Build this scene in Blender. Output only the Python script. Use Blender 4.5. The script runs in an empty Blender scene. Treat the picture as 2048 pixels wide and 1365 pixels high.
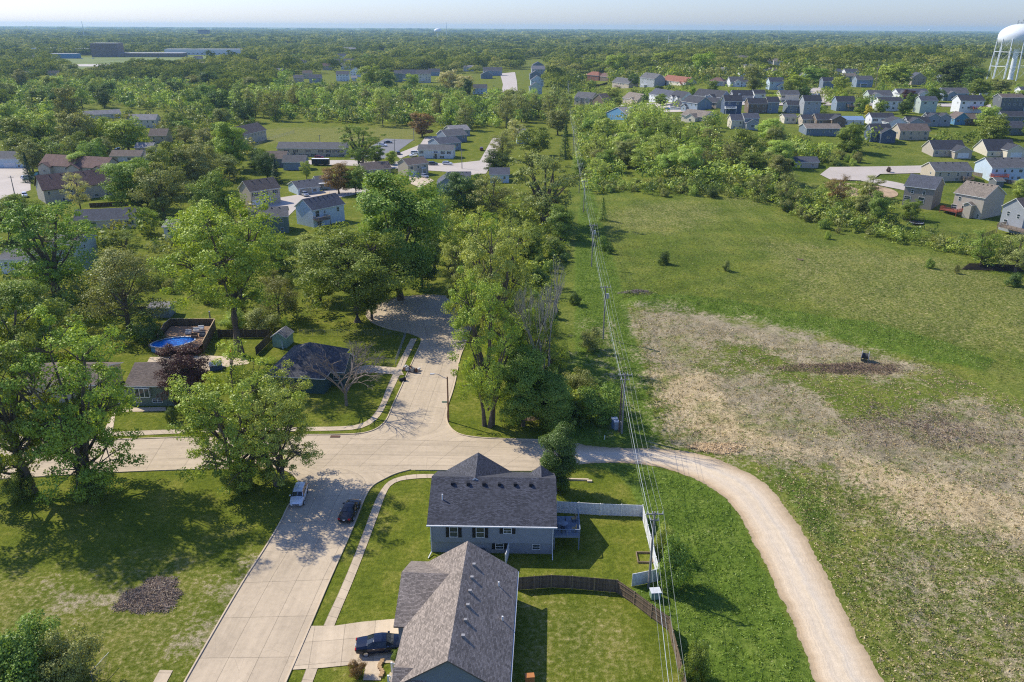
import bpy, math, random
import numpy as np
from mathutils import Vector, Matrix
from mathutils.geometry import tessellate_polygon

R = math.radians
scene = bpy.context.scene
COL = scene.collection
random.seed(7)

# ------------------------------------------------------------------ camera
F = 1580.0                      # focal length in pixels of a 2048 px wide frame
CAMH = 60.0
PITCH = math.atan((682.5 - 54.5) / F)
cam = bpy.data.objects.new('camera', bpy.data.cameras.new('camera'))
COL.objects.link(cam)
cam.data.lens = F / 2048 * 36
cam.data.sensor_width = 36
cam.data.clip_start = 1
cam.data.clip_end = 60000
cam.matrix_world = (Matrix.Translation((0, 0, CAMH)) @ Matrix.Rotation(R(90) - PITCH, 4, 'X')
                    @ Matrix.Rotation(R(0.30), 4, 'Z'))
scene.camera = cam
CR = cam.matrix_world.to_3x3()
CRI = CR.inverted()

# ------------------------------------------------------------------ light
SUN_AZ = math.atan2(-math.cos(R(31)), math.sin(R(31)))      # compass-like, from +Y
SUN_EL = R(43)
world = bpy.data.worlds.new('World')
scene.world = world
world.use_nodes = True
wn = world.node_tree.nodes
bg = wn['Background']
sky = wn.new('ShaderNodeTexSky')
sky.sky_type = 'NISHITA'
sky.sun_disc = False
sky.sun_elevation = SUN_EL
sky.sun_rotation = SUN_AZ
sky.altitude = 200
sky.air_density = 1.0
sky.dust_density = 0.7
sky.ozone_density = 2.5
tint = wn.new('ShaderNodeMix')
tint.data_type = 'RGBA'; tint.blend_type = 'MULTIPLY'; tint.inputs[0].default_value = 1.0
tint.inputs[7].default_value = (0.95, 1.07, 1.5, 1)
world.node_tree.links.new(sky.outputs[0], tint.inputs[6])
world.node_tree.links.new(tint.outputs[2], bg.inputs[0])
bg.inputs[1].default_value = 0.118
sun = bpy.data.objects.new('sun', bpy.data.lights.new('sun', 'SUN'))
COL.objects.link(sun)
sun.data.energy = 5.0
sun.data.angle = R(0.55)
sun.data.color = (1.0, 0.93, 0.77)
sd = Vector((math.sin(SUN_AZ) * math.cos(SUN_EL), math.cos(SUN_AZ) * math.cos(SUN_EL), math.sin(SUN_EL)))
sun.rotation_euler = sd.to_track_quat('Z', 'Y').to_euler()
sun.location = (0, 0, 200)
vs = scene.view_settings
vs.view_transform = 'Standard'
vs.look = 'None'
vs.exposure = 0.11
vs.gamma = 1
cy = scene.cycles
cy.max_bounces = 6
cy.diffuse_bounces = 2
cy.glossy_bounces = 2
cy.transmission_bounces = 3
cy.volume_bounces = 2
cy.transparent_max_bounces = 6
cy.use_denoising = False
cy.filter_width = 1.15
cy.sample_clamp_indirect = 4

# ------------------------------------------------------------------ survey helpers
def sm(t, a, b):
    t = np.clip((t - a) / (b - a), 0, 1)
    return t * t * (3 - 2 * t)

def elev(x, y):
    """Lie of the land: level near by, a long low rise to the east."""
    u = x / np.maximum(y, 1.0)
    return 15.0 * sm(y, 230, 480) * sm(u, 0.06, 0.26) * (1 - sm(y, 1100, 2600))

def ray(px, py):
    return CR @ Vector(((px - 1024) / F, -(py - 682.5) / F, -1))

def P(px, py, h=0.0):
    d = ray(px, py)
    e = 0.0
    for _ in range(40):
        t = (CAMH - e - h) / -d.z
        x, y = d.x * t, d.y * t
        e = 0.6 * float(elev(x, y)) + 0.4 * e
    return Vector((x, y, e + h))

def proj(p):
    v = CRI @ (Vector(p) - Vector((0, 0, CAMH)))
    return 1024 + F * v.x / -v.z, 682.5 - F * v.y / -v.z

def h_at(p, py):
    """height above p at which a point stands at pixel row py"""
    lo, hi = -5.0, 120.0
    for _ in range(40):
        m = (lo + hi) / 2
        if proj((p.x, p.y, p.z + m))[1] > py: lo = m
        else: hi = m
    return lo

def mpp(p):
    v = CRI @ (Vector(p) - Vector((0, 0, CAMH)))
    return -v.z / F

# ------------------------------------------------------------------ object helpers
def tag(o, label=None, cat=None, group=None, kind=None):
    if label: o['label'] = label
    if cat: o['category'] = cat
    if group: o['group'] = group
    if kind: o['kind'] = kind
    return o

def empty(name, loc, rz=0.0, label=None, cat=None, group=None):
    o = bpy.data.objects.new(name, None)
    COL.objects.link(o)
    o.empty_display_size = 0.5
    o.location = loc
    o.rotation_euler = (0, 0, rz)
    return tag(o, label, cat, group)

class MB:
    def __init__(s):
        s.v = []; s.f = []; s.m = []
    def poly(s, pts, mi=0):
        n = len(s.v)
        s.v += [tuple(p) for p in pts]
        s.f.append(tuple(range(n, n + len(pts))))
        s.m.append(mi)
    def box(s, x0, x1, y0, y1, z0, z1, mi=0, T=None):
        c = [(x0, y0, z0), (x1, y0, z0), (x1, y1, z0), (x0, y1, z0), (x0, y0, z1), (x1, y0, z1), (x1, y1, z1), (x0, y1, z1)]
        if T is not None: c = [tuple(T @ Vector(p)) for p in c]
        n = len(s.v); s.v += c
        for q in ((0, 3, 2, 1), (4, 5, 6, 7), (0, 1, 5, 4), (1, 2, 6, 5), (2, 3, 7, 6), (3, 0, 4, 7)):
            s.f.append(tuple(n + i for i in q)); s.m.append(mi)
        return s
    def bar(s, p, q, w, h=None, mi=0):
        """box section from p to q"""
        p, q = Vector(p), Vector(q); h = h or w
        d = q - p; L = d.length
        if L < 1e-6: return s
        T = Matrix.Translation(p) @ d.to_track_quat('X', 'Z').to_matrix().to_4x4()
        return s.box(0, L, -w / 2, w / 2, -h / 2, h / 2, mi, T)
    def tube(s, pts, r, n=6, mi=0, cap=True):
        pts = [Vector(p) for p in pts]
        rr = r if isinstance(r, (list, tuple)) else [r] * len(pts)
        b = len(s.v)
        for i, p in enumerate(pts):
            d = (pts[min(i + 1, len(pts) - 1)] - pts[max(i - 1, 0)])
            q = d.to_track_quat('Z', 'Y').to_matrix()
            for k in range(n):
                a = 2 * math.pi * k / n
                s.v.append(tuple(p + q @ Vector((math.cos(a) * rr[i], math.sin(a) * rr[i], 0))))
        for i in range(len(pts) - 1):
            for k in range(n):
                s.f.append((b + i * n + k, b + i * n + (k + 1) % n, b + (i + 1) * n + (k + 1) % n, b + (i + 1) * n + k)); s.m.append(mi)
        if cap:
            s.f.append(tuple(b + k for k in range(n))[::-1]); s.m.append(mi)
            s.f.append(tuple(b + (len(pts) - 1) * n + k for k in range(n))); s.m.append(mi)
        return s
    def lathe(s, prof, n=24, c=(0, 0, 0), mi=0):
        b = len(s.v)
        for r, z in prof:
            for k in range(n):
                a = 2 * math.pi * k / n
                s.v.append((c[0] + r * math.cos(a), c[1] + r * math.sin(a), c[2] + z))
        for i in range(len(prof) - 1):
            for k in range(n):
                s.f.append((b + i * n + k, b + i * n + (k + 1) % n, b + (i + 1) * n + (k + 1) % n, b + (i + 1) * n + k)); s.m.append(mi)
        return s
    def mesh(s, name, mats, smooth=False):
        me = bpy.data.meshes.new(name)
        me.from_pydata(s.v, [], s.f)
        for m in (mats if isinstance(mats, (list, tuple)) else [mats]):
            me.materials.append(m)
        me.polygons.foreach_set('material_index', s.m)
        if smooth: me.polygons.foreach_set('use_smooth', [True] * len(s.f))
        uvl = me.uv_layers.new(name='UVMap')
        Z = Vector((0, 0, 1))
        uv = uvl.data
        for p in me.polygons:
            n = p.normal
            u = Z.cross(n)
            u = u.normalized() if u.length > 0.05 else Vector((1, 0, 0))
            w = n.cross(u)
            for li in p.loop_indices:
                co = me.vertices[me.loops[li].vertex_index].co
                uv[li].uv = (co.dot(u), co.dot(w))
        me.update()
        return me
    def build(s, name, mats, parent=None, smooth=False):
        o = bpy.data.objects.new(name, s.mesh(name, mats, smooth))
        COL.objects.link(o)
        if parent is not None: o.parent = parent
        return o

# ------------------------------------------------------------------ materials
MATS = {}
def newmat(name):
    m = bpy.data.materials.new(name)
    m.use_nodes = True
    nt = m.node_tree
    b = nt.nodes['Principled BSDF']
    b.inputs['Specular IOR Level'].default_value = 0.3
    return m, nt, b
def N(nt, t, **kw):
    n = nt.nodes.new(t)
    for k, v in kw.items():
        if hasattr(n, k) and k not in n.inputs: setattr(n, k, v)
        else: n.inputs[k].default_value = v
    return n
def L(nt, a, b): nt.links.new(a, b)
def ramp(nt, fac, stops):
    r = nt.nodes.new('ShaderNodeValToRGB')
    e = r.color_ramp.elements
    while len(e) < len(stops): e.new(0.5)
    for i, (p, c) in enumerate(stops):
        e[i].position = p
        e[i].color = (c[0], c[1], c[2], 1) if not isinstance(c, (int, float)) else (c, c, c, 1)
    L(nt, fac, r.inputs[0])
    return r.outputs[0]
def noise(nt, vec, scale, detail=4, rough=0.55):
    n = nt.nodes.new('ShaderNodeTexNoise')
    n.inputs['Scale'].default_value = scale
    n.inputs['Detail'].default_value = detail
    n.inputs['Roughness'].default_value = rough
    if vec is not None: L(nt, vec, n.inputs['Vector'])
    return n.outputs['Fac']
def mix(nt, fac, a, b, mode='MIX'):
    m = nt.nodes.new('ShaderNodeMix')
    m.data_type = 'RGBA'; m.blend_type = mode
    for sock, v in ((m.inputs[0], fac), (m.inputs[6], a), (m.inputs[7], b)):
        if isinstance(v, (int, float)): sock.default_value = v
        elif isinstance(v, tuple): sock.default_value = (v[0], v[1], v[2], 1)
        else: L(nt, v, sock)
    return m.outputs[2]
def mth(nt, op, a, b=0.0, clamp=False):
    m = nt.nodes.new('ShaderNodeMath'); m.operation = op; m.use_clamp = clamp
    for sock, v in ((m.inputs[0], a), (m.inputs[1], b)):
        if isinstance(v, (int, float)): sock.default_value = v
        else: L(nt, v, sock)
    return m.outputs[0]
def bump(nt, b, h, dist, strength=1.0):
    n = nt.nodes.new('ShaderNodeBump')
    n.inputs['Strength'].default_value = strength
    n.inputs['Distance'].default_value = dist
    L(nt, h, n.inputs['Height']); L(nt, n.outputs[0], b.inputs['Normal'])
def objco(nt): return nt.nodes.new('ShaderNodeTexCoord').outputs['Object']
def uvco(nt): return nt.nodes.new('ShaderNodeTexCoord').outputs['UV']

def paint(name, col, rough=0.6, metal=0.0, var=0.12, scale=1.5, spec=0.3):
    if name in MATS: return MATS[name]
    m, nt, b = newmat(name)
    co = objco(nt)
    n = noise(nt, co, scale, 3)
    c = ramp(nt, n, [(0.3, tuple(x * (1 - var) for x in col)), (0.7, tuple(min(1, x * (1 + var)) for x in col))])
    L(nt, c, b.inputs['Base Color'])
    b.inputs['Roughness'].default_value = rough
    b.inputs['Metallic'].default_value = metal
    b.inputs['Specular IOR Level'].default_value = spec
    MATS[name] = m
    return m

def siding(name, col, pitch=0.15, var=0.07):
    if name in MATS: return MATS[name]
    m, nt, b = newmat(name)
    uv = uvco(nt)
    sp = nt.nodes.new('ShaderNodeSeparateXYZ'); L(nt, uv, sp.inputs[0])
    fr = mth(nt, 'FRACT', mth(nt, 'DIVIDE', sp.outputs[1], pitch))
    line = ramp(nt, fr, [(0.0, 0.72), (0.14, 1.0), (1.0, 1.0)])
    n = noise(nt, uv, 0.8, 4)
    c = ramp(nt, n, [(0.3, tuple(x * (1 - var) for x in col)), (0.75, tuple(min(1, x * (1 + var)) for x in col))])
    L(nt, mix(nt, 1.0, c, line, 'MULTIPLY'), b.inputs['Base Color'])
    b.inputs['Roughness'].default_value = 0.65
    bump(nt, b, fr, 0.02, 0.6)
    MATS[name] = m
    return m

def shingle(name, col, light=1.5, bw=0.34, rh=0.145):
    if name in MATS: return MATS[name]
    m, nt, b = newmat(name)
    uv = uvco(nt)
    br = N(nt, 'ShaderNodeTexBrick', offset=0.37, squash=1.0)
    L(nt, uv, br.inputs['Vector'])
    br.inputs['Scale'].default_value = 1.0
    br.inputs['Brick Width'].default_value = bw
    br.inputs['Row Height'].default_value = rh
    br.inputs['Mortar Size'].default_value = 0.012
    br.inputs['Mortar Smooth'].default_value = 0.3
    br.inputs['Bias'].default_value = 0.0
    br.inputs['Color1'].default_value = (col[0] * 0.72, col[1] * 0.72, col[2] * 0.72, 1)
    br.inputs['Color2'].default_value = (col[0] * light, col[1] * light, col[2] * light, 1)
    br.inputs['Mortar'].default_value = (col[0] * 0.35, col[1] * 0.35, col[2] * 0.35, 1)
    n = noise(nt, uv, 0.35, 5, 0.6)
    n2 = noise(nt, uv, 9.0, 2)
    c = mix(nt, 1.0, br.outputs['Color'], ramp(nt, n, [(0.3, 0.85), (0.7, 1.12)]), 'MULTIPLY')
    c = mix(nt, 1.0, c, ramp(nt, n2, [(0.25, 0.75), (0.75, 1.22)]), 'MULTIPLY')
    L(nt, c, b.inputs['Base Color'])
    b.inputs['Roughness'].default_value = 0.85
    sp = nt.nodes.new('ShaderNodeSeparateXYZ'); L(nt, uv, sp.inputs[0])
    fr = mth(nt, 'FRACT', mth(nt, 'DIVIDE', sp.outputs[1], rh))
    bump(nt, b, fr, 0.015, 0.7)
    MATS[name] = m
    return m

def planks(name, col, pitch=0.14, axis=0, var=0.3):
    if name in MATS: return MATS[name]
    m, nt, b = newmat(name)
    uv = uvco(nt)
    sp = nt.nodes.new('ShaderNodeSeparateXYZ'); L(nt, uv, sp.inputs[0])
    q = mth(nt, 'DIVIDE', sp.outputs[axis], pitch)
    fr = mth(nt, 'FRACT', q); fl = mth(nt, 'FLOOR', q)
    wn_ = nt.nodes.new('ShaderNodeTexWhiteNoise'); wn_.noise_dimensions = '1D'; L(nt, fl, wn_.inputs['W'])
    c = ramp(nt, wn_.outputs['Value'], [(0, tuple(x * (1 - var) for x in col)), (1, tuple(x * (1 + var) for x in col))])
    c = mix(nt, 1.0, c, ramp(nt, fr, [(0, 0.25), (0.1, 1.0), (0.92, 1.0), (1.0, 0.4)]), 'MULTIPLY')
    c = mix(nt, 1.0, c, ramp(nt, noise(nt, uv, 3.0, 5), [(0.3, 0.8), (0.7, 1.15)]), 'MULTIPLY')
    L(nt, c, b.inputs['Base Color'])
    b.inputs['Roughness'].default_value = 0.8
    MATS[name] = m
    return m

def glassy(name, col=(0.02, 0.03, 0.035), rough=0.06):
    if name in MATS: return MATS[name]
    m, nt, b = newmat(name)
    n = noise(nt, objco(nt), 0.9, 3)
    L(nt, ramp(nt, n, [(0.35, col), (0.7, tuple(x * 3 for x in col))]), b.inputs['Base Color'])
    b.inputs['Roughness'].default_value = rough
    b.inputs['Specular IOR Level'].default_value = 0.6
    MATS[name] = m
    return m

def leafmat(name, c0, c1, c2, trans=0.35):
    """c0 dark, c1 mid, c2 light: leaf colours mixed leaf by leaf and clump by clump"""
    if name in MATS: return MATS[name]
    m, nt, b = newmat(name)
    nt.nodes.remove(b)
    out = nt.nodes['Material Output']
    geo = nt.nodes.new('ShaderNodeNewGeometry')
    oi = nt.nodes.new('ShaderNodeObjectInfo')
    co = objco(nt)
    clump = noise(nt, co, 0.45, 2)
    f = mth(nt, 'ADD', mth(nt, 'MULTIPLY', geo.outputs['Random Per Island'], 0.5), mth(nt, 'MULTIPLY', clump, 0.9))
    f = mth(nt, 'SUBTRACT', f, 0.16)
    c = ramp(nt, f, [(0.12, c0), (0.5, c1), (0.9, c2)])
    hsv = nt.nodes.new('ShaderNodeHueSaturation')
    L(nt, c, hsv.inputs['Color'])
    L(nt, mth(nt, 'ADD', mth(nt, 'MULTIPLY', oi.outputs['Random'], 0.035), 0.484), hsv.inputs['Hue'])
    L(nt, mth(nt, 'ADD', mth(nt, 'MULTIPLY', oi.outputs['Random'], 0.35), 1.28), hsv.inputs['Value'])
    d = nt.nodes.new('ShaderNodeBsdfDiffuse'); L(nt, hsv.outputs[0], d.inputs[0])
    t = nt.nodes.new('ShaderNodeBsdfTranslucent')
    L(nt, mix(nt, 1.0, hsv.outputs[0], (1.25, 1.2, 0.5), 'MULTIPLY'), t.inputs[0])
    g = nt.nodes.new('ShaderNodeBsdfGlossy'); g.inputs['Roughness'].default_value = 0.45
    g.inputs[0].default_value = (0.7, 0.75, 0.7, 1)
    m1 = nt.nodes.new('ShaderNodeMixShader'); m1.inputs[0].default_value = trans - 0.05
    L(nt, d.outputs[0], m1.inputs[1]); L(nt, t.outputs[0], m1.inputs[2])
    m2 = nt.nodes.new('ShaderNodeMixShader'); m2.inputs[0].default_value = 0.035
    L(nt, m1.outputs[0], m2.inputs[1]); L(nt, g.outputs[0], m2.inputs[2])
    L(nt, m2.outputs[0], out.inputs['Surface'])
    MATS[name] = m
    return m

LEAF = {
    'green':  leafmat('leaf_green', (0.069, 0.110, 0.017), (0.149, 0.203, 0.030), (0.258, 0.320, 0.056)),
    'fresh':  leafmat('leaf_fresh', (0.104, 0.151, 0.017), (0.218, 0.279, 0.032), (0.366, 0.430, 0.066)),
    'dark':   leafmat('leaf_dark', (0.035, 0.064, 0.014), (0.075, 0.116, 0.022), (0.132, 0.181, 0.037)),
    'olive':  leafmat('leaf_olive', (0.097, 0.116, 0.033), (0.194, 0.209, 0.056), (0.315, 0.320, 0.098)),
    'light':  leafmat('leaf_light', (0.143, 0.192, 0.033), (0.275, 0.332, 0.061), (0.423, 0.476, 0.112)),
    'pale':   leafmat('leaf_pale', (0.183, 0.182, 0.072), (0.354, 0.331, 0.136), (0.537, 0.479, 0.230)),
    'brown':  leafmat('leaf_brown', (0.098, 0.066, 0.025), (0.207, 0.131, 0.047), (0.317, 0.205, 0.072)),
    'purple': leafmat('leaf_purple', (0.02, 0.008, 0.01), (0.05, 0.018, 0.02), (0.1, 0.04, 0.037), 0.25),
    'yellow': leafmat('leaf_yellow', (0.2, 0.2, 0.02), (0.42, 0.36, 0.03), (0.6, 0.5, 0.04)),
    'conifer': leafmat('leaf_conifer', (0.014, 0.032, 0.016), (0.03, 0.06, 0.028), (0.055, 0.095, 0.04), 0.15),
    'grass':  leafmat('blade_grass', (0.07, 0.12, 0.012), (0.13, 0.19, 0.02), (0.23, 0.28, 0.05), 0.3),
    'meadow': leafmat('blade_meadow', (0.09, 0.115, 0.02), (0.16, 0.185, 0.035), (0.28, 0.275, 0.09), 0.3),
    'straw':  leafmat('blade_straw', (0.2, 0.16, 0.08), (0.34, 0.27, 0.14), (0.46, 0.38, 0.22), 0.2),
}
BARK = paint('bark', (0.13, 0.105, 0.08), 0.9, var=0.35, scale=3)
BARKP = paint('bark_pale', (0.3, 0.28, 0.24), 0.9, var=0.3, scale=3)
WHITE = paint('white_trim', (0.78, 0.78, 0.76), 0.5, var=0.04)
GLASS = glassy('window_glass')
FRAME = WHITE

# ------------------------------------------------------------------ ground
def poly_w(pts): return np.array([[*P(x, y)[:2]] for x, y in pts])
def sdist(poly, X, Y):
    """signed distance (inside positive) from points to a polygon"""
    best = np.full(X.shape, 1e9); inside = np.zeros(X.shape, bool)
    n = len(poly)
    for i in range(n):
        x0, y0 = poly[i]; x1, y1 = poly[(i + 1) % n]
        dx, dy = x1 - x0, y1 - y0
        l2 = dx * dx + dy * dy + 1e-9
        t = np.clip(((X - x0) * dx + (Y - y0) * dy) / l2, 0, 1)
        best = np.minimum(best, (X - x0 - t * dx) ** 2 + (Y - y0 - t * dy) ** 2)
        c = ((y0 > Y) != (y1 > Y)) & (X < dx * (Y - y0) / (dy if abs(dy) > 1e-9 else 1e-9) + x0)
        inside ^= c
    d = np.sqrt(best)
    return np.where(inside, d, -d)

def vnoise(X, Y, s, seed):
    """value noise, numpy"""
    r = np.random.RandomState(seed)
    G = r.rand(256, 256)
    x = X / s; y = Y / s
    xi = np.floor(x).astype(int); yi = np.floor(y).astype(int)
    fx = x - xi; fy = y - yi
    fx = fx * fx * (3 - 2 * fx); fy = fy * fy * (3 - 2 * fy)
    a = G[xi % 256, yi % 256]; b = G[(xi + 1) % 256, yi % 256]
    c = G[xi % 256, (yi + 1) % 256]; d = G[(xi + 1) % 256, (yi + 1) % 256]
    return a * (1 - fx) * (1 - fy) + b * fx * (1 - fy) + c * (1 - fx) * fy + d * fx * fy

POLY = {
 'wild': [[(1150, 250), (1125, 500), (1115, 620), (1118, 700), (1125, 800), (1085, 884), (1165, 932), (1232, 946), (1258, 968), (1272, 1005),
           (1287, 1033), (1316, 1165), (1250, 1182), (1303, 1240), (1338, 1255), (1372, 1365), (1390, 1600), (3200, 1600), (3200, 250)]],
 'lush': [[(1170, 330), (1215, 480), (1240, 560), (1258, 625), (1292, 740), (1322, 888), (1147, 887), (1085, 884), (1125, 800), (1150, 700), (1150, 480)],
          [(1240, 588), (1450, 598), (1600, 628), (1750, 648), (1900, 688), (1995, 722), (1965, 745), (1850, 722), (1700, 685), (1550, 652), (1400, 622), (1260, 612)],
          [(1172, 926), (1300, 932), (1400, 962), (1460, 1002), (1510, 1091), (1561, 1196), (1633, 1365), (1650, 1500), (1395, 1500), (1372, 1365), (1338, 1255), (1303, 1240), (1250, 1182), (1316, 1165), (1287, 1033), (1262, 975), (1232, 946)],
          [(1540, 930), (1620, 960), (1660, 1010), (1700, 1100), (1640, 1080), (1600, 1040), (1570, 980)]],
 'dirt': [[(1258, 618), (1330, 614), (1450, 632), (1540, 652), (1600, 662), (1700, 692), (1830, 728), (1850, 745), (1780, 765), (1690, 748), (1600, 738), (1540, 700),
           (1480, 690), (1400, 700), (1420, 745), (1560, 748), (1640, 800), (1720, 840), (1790, 838), (1880, 805), (1960, 800), (2060, 830), (2300, 900), (2300, 1180), (2048, 1130), (1900, 1085),
           (1790, 1050), (1700, 965), (1600, 930), (1500, 925), (1420, 905), (1378, 899), (1325, 890), (1310, 800), (1290, 740), (1268, 670)],
          [(120, 1180), (250, 1190), (240, 1200), (110, 1195)],
          [(487, 1150), (440, 1212), (378, 1288), (396, 1292), (468, 1212), (500, 1160)]],
 'dry': [[(1540, 900), (1700, 930), (2300, 1080), (2300, 1500), (1780, 1500), (1767, 1365), (1681, 1203), (1609, 1067)],
         [(1195, 430), (1290, 402), (1430, 405), (1450, 440), (1330, 468), (1230, 462)],
         [(1430, 395), (1500, 395), (1560, 410), (1480, 420)],
         [(1500, 470), (1900, 520), (2300, 640), (2300, 760), (1900, 690), (1700, 640), (1600, 600)],
         [(520, 255), (850, 250), (850, 285), (500, 288)],
         [(-200, 1120), (0, 1130), (300, 1130), (500, 1100), (500, 1150), (370, 1420), (-200, 1420)],
         [(1050, 1200), (1210, 1200), (1300, 1290), (1330, 1365), (1050, 1365)]],
 'semi': [[(1640, 1010), (1800, 1050), (2300, 1150), (2300, 1500), (1900, 1500), (1790, 1330), (1700, 1160)], [(1150, 640), (1240, 640), (1285, 760), (1240, 860), (1190, 870)], [(1700, 830), (1960, 790), (2100, 830), (1900, 860), (1750, 880)], [(1330, 660), (1500, 700), (1650, 800), (1500, 800), (1340, 740)]],
 'gold': [[(1300, 742), (1420, 748), (1480, 830), (1560, 880), (1640, 905), (1560, 910), (1420, 880), (1330, 850)], [(1330, 890), (1480, 900), (1470, 915), (1350, 902)],
          [(1650, 900), (1800, 930), (2048, 1000), (2048, 1080), (1800, 1040)]],
}
def axis(lo, hi, step, outlo, outhi, g=1.09):
    a = list(np.arange(lo, hi, step))
    s = step; x = a[-1]
    while x < outhi: s *= g; x += s; a.append(x)
    s = step; x = lo; b = []
    while x > outlo: s *= g; x -= s; b.append(x)
    return np.array(b[::-1] + a)
gx = axis(-75, 110, 0.5, -26000, 26000)
gy = axis(42, 190, 0.5, -600, 30000)
GX, GY = np.meshgrid(gx, gy, indexing='ij')
near = (GY > 20) & (GY < 760) & (np.abs(GX) < 420)
masks = {}
for k, polys in POLY.items():
    m = np.zeros(GX.shape)
    for pl in polys:
        w = poly_w(pl)
        soft = {'wild': 0.6, 'lush': 2.5, 'dirt': 6.5, 'dry': 9.0, 'gold': 5.0, 'semi': 6.0}[k]
        d = np.full(GX.shape, -1e3)
        d[near] = sdist(w, GX[near], GY[near])
        m = np.maximum(m, np.clip(0.5 + d / (2 * soft), 0, 1))
    masks[k] = m
masks['dirt'] = np.maximum(masks['dirt'], masks.pop('semi') * 0.5)
GZ = elev(GX, GY)
rough = masks['wild'] * sm(GY, 30, 60) * (1 - sm(GY, 500, 800))
# the dirt road and the street lie level: keep the lumps away from them
DR_R = [(1147, 887), (1181, 893), (1249, 897), (1300, 897), (1378, 903), (1433, 918), (1489, 941), (1541, 975), (1571, 1016), (1609, 1067), (1633, 1115), (1657, 1159), (1681, 1203), (1711, 1268), (1742, 1316), (1767, 1365), (1830, 1500)]
DR_L = [(1060, 943), (1110, 936), (1160, 929), (1232, 925), (1300, 931), (1350, 943), (1384, 955), (1418, 973), (1459, 1002), (1486, 1043), (1510, 1091), (1541, 1145), (1561, 1196), (1589, 1248), (1609, 1302), (1633, 1365), (1675, 1500)]
drw = poly_w(DR_R + DR_L[::-1])
dd = np.full(GX.shape, -1e3); dd[near] = sdist(drw, GX[near], GY[near])
rough = rough * np.clip(-dd / 1.5 - 0.2, 0, 1)
lump = (vnoise(GX, GY, 6.0, 1) - 0.5) * 0.5 + (vnoise(GX, GY, 1.7, 2) - 0.5) * 0.26 + (vnoise(GX, GY, 0.75, 3) - 0.5) * 0.2
GZ = GZ + rough * (lump - 0.05)
berm = np.full(GX.shape, -1e3); berm[near] = sdist(poly_w(POLY['lush'][1]), GX[near], GY[near])
GZ = GZ + 0.9 * sm(berm, -1.0, 3.5)
nx, ny = GX.shape
me = bpy.data.meshes.new('ground')
V = np.stack([GX, GY, GZ], -1).reshape(-1, 3)
I = np.arange(nx * ny).reshape(nx, ny)
Fq = np.stack([I[:-1, :-1], I[1:, :-1], I[1:, 1:], I[:-1, 1:]], -1).reshape(-1, 4)
me.vertices.add(len(V)); me.vertices.foreach_set('co', V.ravel())
me.loops.add(Fq.size); me.loops.foreach_set('vertex_index', Fq.ravel())
me.polygons.add(len(Fq)); me.polygons.foreach_set('loop_start', np.arange(0, Fq.size, 4))
me.polygons.foreach_set('use_smooth', np.ones(len(Fq), bool))
me.update()
for k, m in masks.items():
    a = me.attributes.new(k, 'FLOAT', 'POINT'); a.data.foreach_set('value', m.ravel().astype(np.float32))

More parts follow.
